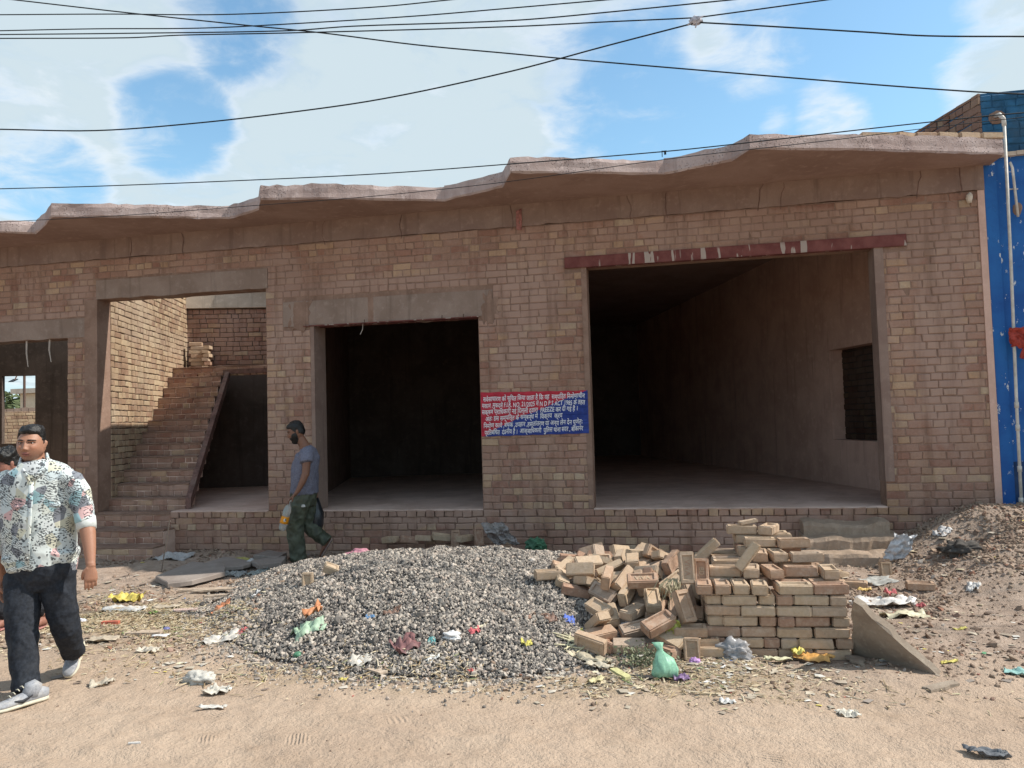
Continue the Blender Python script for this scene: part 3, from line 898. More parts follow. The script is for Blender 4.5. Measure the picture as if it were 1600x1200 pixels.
def smears():
    """thin coats of render that run from the lintels over the brick faces"""
    def coat(cx, cz, rx, rz, y, seed, m):
        n = 40; a = np.linspace(0, 2 * math.pi, n, endpoint=False); r = np.random.default_rng(seed)
        k = 1 + .42 * vfbm(np.cos(a) * 2 + seed, np.sin(a) * 2, 1.2, 3, seed) + r.normal(0, .03, n)
        sq = lambda t: np.sign(t) * np.abs(t) ** .8
        X = cx + rx * sq(np.cos(a)) * k; Z = cz + rz * sq(np.sin(a)) * k
        out = np.stack([X, np.full(n, y + .012), Z], 1); mid = np.stack([cx + (X - cx) * .95, np.full(n, y + .001), cz + (Z - cz) * .93], 1); inn = np.stack([cx + (X - cx) * .6, np.full(n, y), cz + (Z - cz) * .6], 1)
        V = np.concatenate([out, mid, inn]); F = [(i, (i + 1) % n, n + (i + 1) % n, n + i) for i in range(n)] + [(n + i, n + (i + 1) % n, 2 * n + (i + 1) % n, 2 * n + i) for i in range(n)] + [tuple(range(2 * n, 3 * n))]
        obj('render_coat', V, F, m, bld)
    L = M['lintel']
    for cx, cz, rx, rz, y, s in ((-4.5, 3.0, .16, .22, -.002, 2), (-2.02, 3.0, .10, .18, -.001, 3)):
        coat(cx, cz, rx, rz, y, s, M['mortar'])
    for x in (-6.9, -6.1, -4.1, -3.1, -1.75, -.35, .15, 1.25, 1.45, 2.85, 3.25):     # cracks and drips scored in the beam
        r = np.random.default_rng(int(x * 100) % 997); z = BB + .02; mb = MB(); pts = [(x + r.normal(0, .02), -.0135, BT - .01)]
        while pts[-1][2] > z: pts.append((pts[-1][0] + r.normal(0, .015), -.0135, pts[-1][2] - .06))
        mb.tube(pts, .0042, 5); mb.build('crack', M['steel_brown'], bld)
    V, F = crumple(.07, .24, 10, .02, 4); obj('red_rag', np.stack([V[:, 0], -V[:, 2] - .014, V[:, 1]], 1) + (-1.62, 0, 4.02), F, M['faded_rag'], bld, True)
    V, F = ico(2); obj('light_socket', V * (.035, .03, .06) * (1 + .3 * np.array([[fbm(v * 2, 1.0)] for v in V])) + (3.31, -.03, 3.86), F, M['white_band'], bld)


def rough_beam(name, box, y0, m, seed, back=.25, n=None):
    """cast concrete member with slightly wavy lower edge and face"""
    x0, x1, z0, z1 = box; n = n or max(8, int((x1 - x0) / .12))
    r = np.random.default_rng(seed)
    xs = np.linspace(x0, x1, n)
    wob = r.normal(0, .006, n); dz = r.normal(0, .005, n)
    dz[0] = dz[-1] = wob[0] = wob[-1] = 0
    V = []
    for i, x in enumerate(xs):
        V += [(x, y0 + wob[i] * .5, z0 + dz[i]), (x, y0 + wob[i] * .5, z1), (x, back, z1), (x, back, z0 + dz[i])]
    F = []
    for i in range(n - 1):
        a = i * 4
        for j in range(4):
            F.append((a + j, a + 4 + j, a + 4 + (j + 1) % 4, a + (j + 1) % 4))
    F += [(0, 1, 2, 3), ((n - 1) * 4 + 3, (n - 1) * 4 + 2, (n - 1) * 4 + 1, (n - 1) * 4)]
    return obj(name, V, F, m, bld)




def crumple(sx, sy, n, amp, seed, fold=1.0):
    """a crumpled sheet in the xy plane, centred, both sides closed by a small thickness"""
    xs = np.linspace(-.5, .5, n); X, Y = np.meshgrid(xs, xs)
    ph = seed * 3.17
    r = np.random.default_rng(seed)
    edge = 1 + .16 * vfbm(X * 2 + ph, Y * 2, 1.5, 3, seed)
    Z = amp * (np.abs(vfbm(X + ph, Y, 3.2, 3, seed)) * 1.2 + .5 * vfbm(X, Y + ph, 7.0, 2, seed + 1))
    A = X * edge * sx + r.normal(0, .02 * sx, X.shape); B = Y * edge.T * sy + r.normal(0, .02 * sy, Y.shape)
    V = np.stack([A.ravel(), B.ravel(), Z.ravel()], 1)
    i = np.arange(n - 1); I, J = np.meshgrid(i, i); a = (J * n + I).ravel()
    F = [tuple(f) for f in np.stack([a, a + 1, a + n + 1, a + n], 1)]
    N = n * n
    V2 = V - (0, 0, .0022)
    F2 = [tuple(int(v) + N for v in f[::-1]) for f in F]
    rim = [k for k in range(n)] + [k * n + n - 1 for k in range(1, n)] + [(n - 1) * n + k for k in range(n - 2, -1, -1)] + [k * n for k in range(n - 2, 0, -1)]
    F3 = [(rim[k], rim[k - 1], rim[k - 1] + N, rim[k] + N) for k in range(len(rim))]
    return np.concatenate([V, V2]), [tuple(map(int, f)) for f in F] + F2 + [tuple(map(int, f)) for f in F3]


front_wall()


def roof():
    """saw-toothed slab: every shop's slab is square to the skewed side walls"""
    teeth = [  # front edge corners (x, y), left to right; soffit height everywhere BT
        [(-15.2, -.55), (-10.9, -1.2), (-10.3, -1.12), (-8.29, -.68), (-7.93, -.50)],
        [(-7.93, -.50), (-7.50, -.82), (-7.13, -1.12), (-6.06, -.76), (-5.20, -.43)],
        [(-5.20, -.43), (-4.66, -.68), (-4.43, -1.05), (-3.69, -.86), (-2.96, -.58), (-2.44, -.39)],
        [(-2.44, -.39), (-1.67, -.72), (-1.49, -1.18), (-.76, -.95), (.10, -.66)],
        [(.10, -.66), (.78, -.91), (.93, -1.22), (1.37, -1.08), (2.07, -.88), (2.48, -.71), (3.55, -.32)]]
    r = np.random.default_rng(4)
    void = [(-7.4, .26), (-4.93, .26), *[tuple((np.array((-4.93, .26)) + DV[:2] * 3.0)), tuple((np.array((-7.4, .26)) + DV[:2] * 3.0))]]
    for ti, T in enumerate(teeth):
        pts = []
        for (a, b) in zip(T[:-1], T[1:]):
            n = max(2, int(math.dist(a, b) / .09))
            for k in range(n):
                t = k / n; pts.append((a[0] + (b[0] - a[0]) * t, a[1] + (b[1] - a[1]) * t))
        pts.append(T[-1])
        P = np.array(pts); n = len(P)
        zt = BT + .168 + .012 * vfbm(P[:, 0], P[:, 1], 1.7, 3, ti)
        e1 = np.convolve(r.normal(0, .011, n + 2), [.25, .5, .25], 'valid'); e2 = np.convolve(r.normal(0, .008, n + 2), [.25, .5, .25], 'valid'); e1[0] = e1[-1] = 0
        rows = [np.stack([P[:, 0], P[:, 1] + .012 + e2, np.full(n, BT) + r.normal(0, .003, n)], 1),
                np.stack([P[:, 0], P[:, 1] - .004 + e1 * .7, np.full(n, BT + .02)], 1),
                np.stack([P[:, 0], P[:, 1] + e1, BT + .07 + r.normal(0, .006, n)], 1),
                np.stack([P[:, 0], P[:, 1] + e1 * .8 + r.normal(0, .002, n), BT + .12 + r.normal(0, .006, n)], 1),
                np.stack([P[:, 0], P[:, 1] + .010 + e2, zt + r.normal(0, .006, n)], 1),
                np.stack([P[:, 0], P[:, 1] * 0 + .0, zt + .008 + r.normal(0, .004, n)], 1),
                np.stack([P[:, 0], P[:, 1] * 0 + .26, zt], 1)]
        bot = np.stack([P[:, 0], P[:, 1] * 0 + .26, np.full(n, BT)], 1)
        mid = np.stack([P[:, 0], P[:, 1] * .5, BT + .006 * vfbm(P[:, 0], P[:, 1] * .5, 2.0, 2, 9)], 1)
        rows = [bot, np.stack([P[:, 0], P[:, 1] * 0 - .0, np.full(n, BT)], 1), mid] + rows
        m = len(rows); V = np.concatenate(rows); F = []; mi = []
        for i in range(m - 1):
            for j in range(n - 1):
                F.append((i * n + j, i * n + j + 1, (i + 1) * n + j + 1, (i + 1) * n + j)); mi.append(0 if i >= 3 else 1)
        for j in range(n - 1): F.append(((m - 1) * n + j, (m - 1) * n + j + 1, j + 1, j)); mi.append(1)
        F.append(tuple(i * n for i in range(m))[::-1]); F.append(tuple(i * n + n - 1 for i in range(m))); mi += [0, 0]
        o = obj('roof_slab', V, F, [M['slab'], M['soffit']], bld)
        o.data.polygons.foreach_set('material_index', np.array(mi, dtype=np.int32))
    # the roof behind the front wall, leaving the stair well open to the sky
    mb = MB()
    def quad(a, b, c, d): mb.prism([(*a, BT), (*b, BT), (*c, BT), (*d, BT)], (0, 0, .16))
    B = lambda x, s: tuple(np.array((x, .26)) + DV[:2] * s)
    quad(B(-4.93, 0), B(3.44, 0), B(3.44, 15), B(-4.93, 15))
    quad(B(-14.2, 0), B(-7.40, 0), B(-7.40, 5.2), B(-14.2, 5.2)); quad(B(-7.40, 3.42), B(-4.93, 3.42), B(-4.93, 13), B(-7.40, 13))
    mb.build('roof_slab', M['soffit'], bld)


roof()


def rooms():
    B = lambda x, s, y0=.25: np.array((x, y0, 0)) + DV * s
    def skew_wall(name, x, s0, s1, z0, z1, m, th=.115, holes=()):
        mb = MB()
        ss = sorted({s0, s1, *[v for h in holes for v in h[:2]]})
        for a, b in zip(ss[:-1], ss[1:]):
            hs = sorted([(h[2], h[3]) for h in holes if h[0] < (a + b) / 2 < h[1]]); z = z0; segs = []
            for (c, d) in hs:
                segs.append((z, c)); z = d
            segs.append((z, z1))
            for (c, d) in segs:
                if d - c < .01: continue
                p, q = B(x, a), B(x, b); t = WV * th
                mb.prism([p + (0, 0, c), q + (0, 0, c), q + t + (0, 0, c), p + t + (0, 0, c)], (0, 0, d - c))
        return mb.build(name, m, bld)
    def cross_wall(name, xa, xb, s, z0, z1, m, th=.115, holes=()):
        """square to the side walls, from the wall line at xa to that at xb"""
        p, q = B(xa, s), B(xb, s); q = p + WV * ((xb - xa) * math.cos(SK))
        L = np.linalg.norm(q - p); mb = MB(); us = sorted({0.0, L, *[v for h in holes for v in h[:2]]})
        for a, b in zip(us[:-1], us[1:]):
            hs = sorted([(h[2], h[3]) for h in holes if h[0] < (a + b) / 2 < h[1]]); z = z0; segs = []
            for (c, d) in hs: segs.append((z, c)); z = d
            segs.append((z, z1))
            for (c, d) in segs:
                if d - c < .01: continue
                A, Bq = p + WV * a, p + WV * b; t = DV * th
                mb.prism([A + (0, 0, c), Bq + (0, 0, c), Bq + t + (0, 0, c), A + t + (0, 0, c)], (0, 0, d - c))
        return mb.build(name, m, bld)
    # floor (a slab on fill)
    mb = MB(); mb.prism([(-7.43, .256, FL - .14), (3.44, .256, FL - .14), B(3.44, 15) + (0, 0, FL - .14), B(-7.43, 15) + (0, 0, FL - .14)], (0, 0, .142))
    mb.build('floor_slab', M['floor'], bld)
    for (xa, xb, i) in ((-6.33, -4.96, 0), (-4.345, -2.165, 1), (-.84, 2.335, 2)):
        r = np.random.default_rng(i); xs = np.linspace(xa, xb, int((xb - xa) / .09)); n = len(xs); e = r.normal(0, .006, n); zz = r.normal(0, .003, n)
        V = np.concatenate([np.stack([xs, np.full(n, y) + e * k, np.full(n, FL + z) + zz * q], 1) for y, z, k, q in ((-.012, -.02, 1, 0), (-.022, -.008, 1.4, 1), (.012, .004, .5, 1), (.26, .003, 0, 0), (.26, -.02, 0, 0))])
        F = [(a * n + j, a * n + j + 1, (a + 1) % 5 * n + j + 1, (a + 1) % 5 * n + j) for a in range(5) for j in range(n - 1)] + [tuple(a * n for a in range(5))[::-1], tuple(a * n + n - 1 for a in range(5))]
        obj('sill', V, F, M['floor'], bld)
    mb = MB(); mb.prism([(X0, .0, FL - .14), (-7.62, .0, FL - .14), B(-7.62, 5.2) + (0, 0, FL - .14), B(X0, 5.2) + (0, 0, FL - .14)], (0, 0, .14))
    mb.build('floor_slab', M['floor'], bld)
    # right-hand shop
    skew_wall('side_wall', 3.20, .0, 14.4, FL, BT, M['plaster'], .23, holes=[(.75, 2.75, 1.20, 2.50)])
    mb = MB(); p, q = B(3.20, .75) + WV * .205, B(3.20, 2.75) + WV * .205; mb.prism([p + (0, 0, 1.2), q + (0, 0, 1.2), q + (0, 0, 2.5), p + (0, 0, 2.5)], WV * .02); mb.build('recess_back', M['black'], bld)  # black sheet paints the recess's deep shade
    p = B(3.20, .75) + WV * .20
    joined_bricks('dark_recess_brick', courses(0, 2.0, 1.2, 2.5, [], seed=35, irregular=.1), p, DV, WV, M['brick_shade'], bld, proud=(.0, .02))  # bricks coloured with shade so the recess reads as a dark opening
    skew_wall('partition_wall', -1.42, .0, 14.0, FL, BT, M['shade_plaster'])
    cross_wall('back_wall', -1.42, 3.3, 11.9, FL, BT, M['shade_plaster'], holes=[])
    # middle shop
    skew_wall('partition_wall', -4.72, .0, 12.0, FL, BT, M['mortar'])
    cross_wall('back_wall', -4.72, -1.42, 5.6, FL, BT, M['shade_plaster'])
    # stair well
    skew_wall('side_wall', -7.55, .0, 5.2, FL - .56, BT, M['shade_plaster'], .12)
    cells = courses(0, 3.35, FL, BT + .1, [], seed=31, irregular=.05)
    joined_bricks('brick', cells, B(-7.43, 0) + WV * .012, DV, -WV, M['brick_lit'], bld, proud=(.002, .010))
    S = 3.30
    p = B(-7.43, S); L = 2.55
    cross_wall('back_wall', -7.43, -4.75, S, FL, 3.80, M['shade_plaster'], .115)
    mb = MB(); q = p + WV * 1.62 - DV * .012; mb.prism([q + (0, 0, FL), q + WV * .9 + (0, 0, FL), q + WV * .9 + (0, 0, 2.42), q + (0, 0, 2.42)], DV * .008); mb.build('doorway_shade', M['black'], bld)  # flat black panel painted as the shade of an open doorway, no door leaf
    cells = courses(0, L, 2.68, 3.80, [], seed=33, irregular=.08)
    joined_bricks('brick', cells, p - DV * .006, WV, DV, M['brick'], bld, proud=(.002, .012))
    mb = MB(); a = p - DV * .07; b = a + WV * L; mb.prism([a + (0, 0, 3.80), b + (0, 0, 3.80), b + DV * .25 + (0, 0, 3.80), a + DV * .25 + (0, 0, 3.80)], (0, 0, .34)); mb.build('parapet_band', M['white_band'], bld)
    pw = B(-14.2, 5.1)
    def hit(px, py):
        d = ray(px, py); t = np.dot(pw - CAM, DV) / np.dot(d, DV); return float(np.dot(CAM + d * t - pw, WV))
    HU0, HU1 = hit(3, 640), hit(55, 640)
    cross_wall('back_wall', -7.43, -4.75, 5.0, FL, BT, M['plaster'])
    # left shop, with a doorway through to the yard behind
    cross_wall('back_wall', -14.2, -7.55, 5.1, FL, BT, M['shade_plaster'], holes=[(HU0, HU1, 1.43, 2.93)])
    skew_wall('side_wall', -14.2, .0, 5.2, 0, BT, M['shade_plaster'], .12)


rooms()


def stairs():
    n = 15; R, Tr = .178, None
    ys = [-.50, -.25, .0] + [.22 * i for i in range(1, 12)] + [2.66]
    def xl(y): return -7.44 if y < .25 else -7.43 - (y - .25) * math.tan(SK)
    def xr(i, y):
        return -6.24 - .03 * i if i < 2 else (-6.32 if i == 2 else -6.27 - (y - .22) * (0.93 / 2.42))
    st = MB(); core = obj('staircase', *_stair_core(ys, R, xl, xr), M['floor'], bld)
    r = np.random.default_rng(9)
    # brick risers
    cells_all = []
    for i, y in enumerate(ys):
        a = xl(max(y, .0)) if i > 2 else -8.55; b = xr(i, y); z1 = R * (i + 1); z0 = z1 - R
        if i == 14: b = -5.62
        c = courses(0, b - a, z0, z1 - .022, [], ch=.078, seed=70 + i, irregular=.15)
        joined_bricks('riser_brick', c, (a, y - .004, 0), (1, 0, 0), (0, 1, 0), M['brick'], core, proud=(.002, .010), seed=80 + i)
    # right flank of the three lowest steps
    # dust ledges: each tread is a thin mortar cap with a worn nosing
    for i, y in enumerate(ys):
        a = xl(max(y, 0)) if i > 2 else -8.55; b = xr(i, y); z = R * (i + 1)
        yn = ys[i + 1] if i < 14 else 3.4
        if i == 14: b = -5.62
        m = max(6, int((b - a) / .14)); xs = np.linspace(a, b, m); e = r.normal(0, .008, m); zz = r.normal(0, .004, m)
        V = []; F = []
        for k, x in enumerate(xs):
            V += [(x, y - .012 + e[k], z - .022), (x, y - .016 + e[k], z - .006 + zz[k]), (x, y + .02, z + zz[k]), (x, yn + .01, z), (x, yn + .01, z - .022)]
        for k in range(m - 1):
            for j in range(5): F.append((k * 5 + j, k * 5 + 5 + j, k * 5 + 5 + (j + 1) % 5, k * 5 + (j + 1) % 5))
        F += [tuple(range(5)), tuple(range((m - 1) * 5 + 4, (m - 1) * 5 - 1, -1))]
        obj('step', V, F, M['mortar'], core)
    # steel stringer and landing beam
    mb = MB(); a = np.array((-6.262, .20, .68)); b = np.array((-7.16, 2.64, 2.56))
    for off, w in ((0, .05),):
        mb.prism([a + (0, 0, -.12), b + (0, 0, -.12), b + (0, 0, .03), a + (0, 0, .03)], (.07, .016, 0))
    mb.build('stringer', M['steel_brown'], bld)
    mb = MB(); mb.box((-7.19, 2.615, 2.525), (-5.48, 2.66, 2.60)); mb.build('landing_beam', M['steel_brown'], bld)


def _stair_core(ys, R, xl, xr):
    mb = MB()
    for i, y in enumerate(ys):
        z = R * (i + 1) - .023
        yn = ys[i + 1] if i < 14 else 3.35
        a = xl(max(y, 0)) if i > 2 else -8.55
        z0 = -.2 if i < 4 else z - .30
        b = xr(i, y) if i < 14 else -5.62
        b2 = b if i == 14 else (xr(i, yn) if i > 2 else b)
        a2 = xl(yn) if i > 2 else a
        if i == 14: z0 = z - .10; a = a2 = xl(y)
        mb.prism([(a, y, z0), (b, y, z0), (b2, yn + .02, z0), (a2, yn + .02, z0)], (0, 0, z - z0))
    # solid under the bottom flight so nothing shows beneath it
    return mb.arr()


stairs()
# ------------------------------------------------------------------ neighbours and the yard behind
def blue_building():
    b = empty('blue_building', (4.6, .6, 0), 'tall blue painted brick building with flaking paint at the right end of the row', 'building')
    zt = 5.02
    c0 = np.array((3.476, .045, 0))
    mb = MB()
    p = c0 + (0, 0, -.2); q = p + DV * 9; w = np.array((4.5, 0, 0))
    mb.prism([p + (.012, .03, 0), p + w + (0, .03, 0), q + w, q + (.012, 0, 0)], (0, 0, zt + .2)); mb.build('wall', M['blue_upper'], b)
    # front: upper band of painted brick, plastered blue panel below with a ledge
    cells = courses(0, 2.4, 4.34, zt - .02, [], seed=91)
    joined_bricks('painted_brick', cells, (3.50, .07, 0), (1, 0, 0), (0, 1, 0), M['blue_upper'], b, proud=(.0, .008))
    mb = MB(); mb.box((3.478, .015, -.1), (3.60, .07, 4.30)); mb.box((3.60, .045, 1.02), (6.0, .07, 4.30)); mb.build('panel', M['blue'], b)
    mb = MB(); mb.box((3.60, .035, -.1), (6.0, .068, 1.018)); mb.build('dado', M['blue_dark'], b)
    rough = np.random.default_rng(3)
    mb = MB(); xs = np.linspace(3.47, 6.0, 24)
    for a, d in zip(xs[:-1], xs[1:]): mb.box((a, -.005 + rough.normal(0, .005), 4.285 + .02 * (a - 3.47)), (d, .066, 4.33 + .02 * (a - 3.47) + rough.normal(0, .008)))
    mb.build('ledge', M['white_band'], b)
    # bare brick flank above the neighbour's roof
    cells = courses(0, 6.0, 4.05, zt, [], seed=92)
    joined_bricks('brick', cells, c0 + WV * .012, DV, WV, M['brick_flank_shade'], b, proud=(.002, .012))
    # waste pipe with joints and an open head
    P = empty('drain_pipe', (3.66, -.06, .5), 'long thin off-white pipe running up the blue wall', 'pipe')
    x = 3.665
    mb = MB(); mb.tube([(x - .045, -.06, .40), (x - .03, -.055, 1.6), (x, -.055, 3.2), (x + .015, -.055, 4.62)], .016, 10); mb.build('tube', M['pvc'], P, True)
    for z, dx in ((.62, -.043), (.95, -.038), (1.38, -.033), (1.62, -.03)):
        mb = MB(); mb.tube([(x + dx, -.056, z - .03), (x + dx, -.056, z + .03)], .022, 10); mb.build('socket', M['pvc'], P, True)
    mb = MB(); mb.tube([(x + .015, -.055, 4.60), (x + .012, -.05, 4.68), (x - .012, -.02, 4.74), (x - .02, .06, 4.75)], .022, 10); mb.build('elbow', M['pvc'], P, True)
    mb = MB()
    V, F = ico(2); V = V * (.085, .012, .075) * (1 + .2 * np.array([[fbm(v, 2.0)] for v in V])); mb.add(V + (x - .005, .06, 4.74), F); mb.build('mortar_patch', M['mortar'], P)
    P2 = empty('overflow_pipe', (3.76, -.02, 3.6), 'short slanting grey-white pipe stub beside the long pipe on the blue wall', 'pipe')
    mb = MB(); mb.tube([(3.745, .02, 4.22), (3.75, -.015, 4.15), (3.775, -.015, 3.62)], .014, 8); mb.build('tube', M['pvc'], P2, True)
    mb = MB(); mb.tube([(3.70, .01, 3.93), (3.80, .01, 3.925)], .008, 6); mb.build('bracket', M['pvc'], P2)
    mb = MB(); V, F = ico(2); V = V * (.05, .01, .07) * (1 + .25 * np.array([[fbm(v, 2.0)] for v in V])); mb.add(V + (3.80, .045, 3.72), F); mb.build('mortar_patch', M['mortar'], P2)
    # cloth knotted round the pipe
    mb = MB()
    q = np.array((x - .028, -.06, 2.30))
    V, F = crumple(.20, .22, 14, .035, 5); mb.add(np.stack([V[:, 0], V[:, 2] - .02, V[:, 1]], 1) * (1, 1, 1) + q + (.06, -.035, .03), F)
    V, F = crumple(.10, .30, 12, .03, 6); R = np.array([[.92, 0, .38], [0, 1, 0], [-.38, 0, .92]])
    mb.add((np.stack([V[:, 0], V[:, 2], V[:, 1]], 1)) @ R.T + q + (.15, -.03, -.06), F)
    V, F = loft([q + (0, -.005, -.035), q + (.0, -.005, .0), q + (.0, -.005, .04)], [.03, .04, .032], [.03, .04, .03]); mb.add(V, F)
    tag(mb.build('red_cloth', M['red_cloth'], None, True), 'faded red cloth knotted round the long pipe on the blue wall', 'cloth')


blue_building()


def coping():
    """loose bricks laid along the slab's edge at the right-hand end"""
    for k, px in enumerate((1362, 1388, 1416, 1447, 1480, 1515, 1551)):
        q = on_plane(px, 217, 2, 4.395)
        COPING.append((q[0], q[1] + .045, 4.432, 18 + rng.normal(0, 4)))


COPING = []
coping()


def yard():
    # sunlit boundary wall seen through the left shop
    d = np.array((math.cos(rad(38)), math.sin(rad(38)), 0)); c = np.array((-16.8, 8.1, 0)); nrm = np.array((-d[1], d[0], 0))
    t = empty('boundary_wall', tuple(c), 'sunlit brick boundary wall in the yard seen through the left doorway', 'wall')
    mb = MB(); a = c - d * 3.2; b = c + d * 3.2
    mb.prism([a + (0, 0, -.1), b + (0, 0, -.1), b + nrm * .2 + (0, 0, -.1), a + nrm * .2 + (0, 0, -.1)], (0, 0, 2.33)); mb.build('wall', M['mortar'], t)
    cells = courses(0, 6.4, 0, 2.23, [], seed=41)
    joined_bricks('brick', cells, a, d, nrm, M['brick_lit'], t, proud=(.002, .012))
    mb = MB()
    r = np.random.default_rng(2)
    for k in range(40):
        p = a + d * (6.4 * k / 40); mb.prism([p + (0, 0, 2.23), p + d * .15 + (0, 0, 2.23), p + d * .15 + nrm * .18 + (0, 0, 2.23), p + nrm * .18 + (0, 0, 2.23)], (0, 0, .06 + r.uniform(0, .05)))
    mb.build('rough_coping', M['lintel'], t)
    # pale flat-roofed house beyond it
    h = empty('flat_roofed_house', (-33, 26, 0), 'pale flat-roofed house beyond the boundary wall, small in the left doorway', 'house')
    mb = MB(); mb.box((-32.6, 25, 0), (-26, 32, 3.75)); mb.build('wall', plain('cream wash', (.55, .46, .34), .9, .1, 2), h)
    mb = MB(); mb.box((-32.9, 24.7, 3.76), (-25.7, 32.3, 4.0)); mb.build('roof', M['white_band'], h)
    # scrub behind the wall: leaf-sized faces
    for (x, y, rx, rz, zc, nm) in ((-24.5, 15.5, 1.6, .75, 1.9, 'low dusty green bush behind the yard wall, right of the doorway gap'), (-27.5, 17.0, 1.7, .8, 2.05, 'low dusty green bush behind the yard wall, left of the doorway gap'), (-47.5, 38.5, 3.2, 1.5, 3.3, 'hazy green tree at the back of the view through the left doorway')):
        t = empty('bush' if rz < 1 else 'tree', (x, y, 0), nm, 'bush' if rz < 1 else 'tree')
        n = 1500; P = rng.normal(0, 1, (n, 3)); P /= np.linalg.norm(P, axis=1)[:, None]; P *= (rng.random((n, 1)) ** .4)
        P = P * (rx, rx, rz) * (1 + .25 * np.array([[fbm(p, 1.2)] for p in P])) + (x, y, zc)
        s = .09 if rz < 1 else .2
        V = (P[:, None, :] + rng.normal(0, s, (n, 3, 3))).reshape(-1, 3); F = np.arange(n * 3).reshape(-1, 3)
        o = obj('crown', V, F, M['leaf'], t); o['kind'] = 'stuff'
        mb = MB(); mb.tube([(x, y, -.1), (x + .1, y, zc * .6), (x, y, zc)], np.array([.09, .07, .04]) * (1 if rz < 1 else 1.6), 7); mb.build('trunk', M['iron'], t)
    # solar street lamp
    q = at(38, 640, 33); z1 = at(38, 590, 33)[2]
    t = empty('solar_street_lamp', (q[0], q[1], 0), 'solar street lamp with a small panel beyond the yard wall', 'street lamp')
    mb = MB(); mb.tube([(q[0], q[1], 0), (q[0], q[1], z1 + .15)], .05, 8); mb.build('pole', M['iron'], t)
    mb = MB(); mb.tube([(q[0], q[1], z1 + .12), (q[0] - .35, q[1], z1 + .16)], .03, 6); mb.build('arm', M['iron'], t)
    e = at(20, 595, 33)
    mb = MB(); mb.prism([(e[0] - .13, e[1] - .1, e[2] - .06), (e[0] + .13, e[1] - .1, e[2] - .06), (e[0] + .13, e[1] + .15, e[2] + .06), (e[0] - .13, e[1] + .15, e[2] + .06)], (0, 0, .03)); mb.build('solar_panel', M['cable'], t)
    mb = MB(); mb.tube([(q[0] - .35, q[1], z1 + .16), (e[0] + .1, e[1], e[2] + .03)], .025, 6); mb.build('panel_bracket', M['iron'], t)


M['leaf'] = plain('dusty leaves', (.085, .105, .045), .8, .45, 3)
yard()


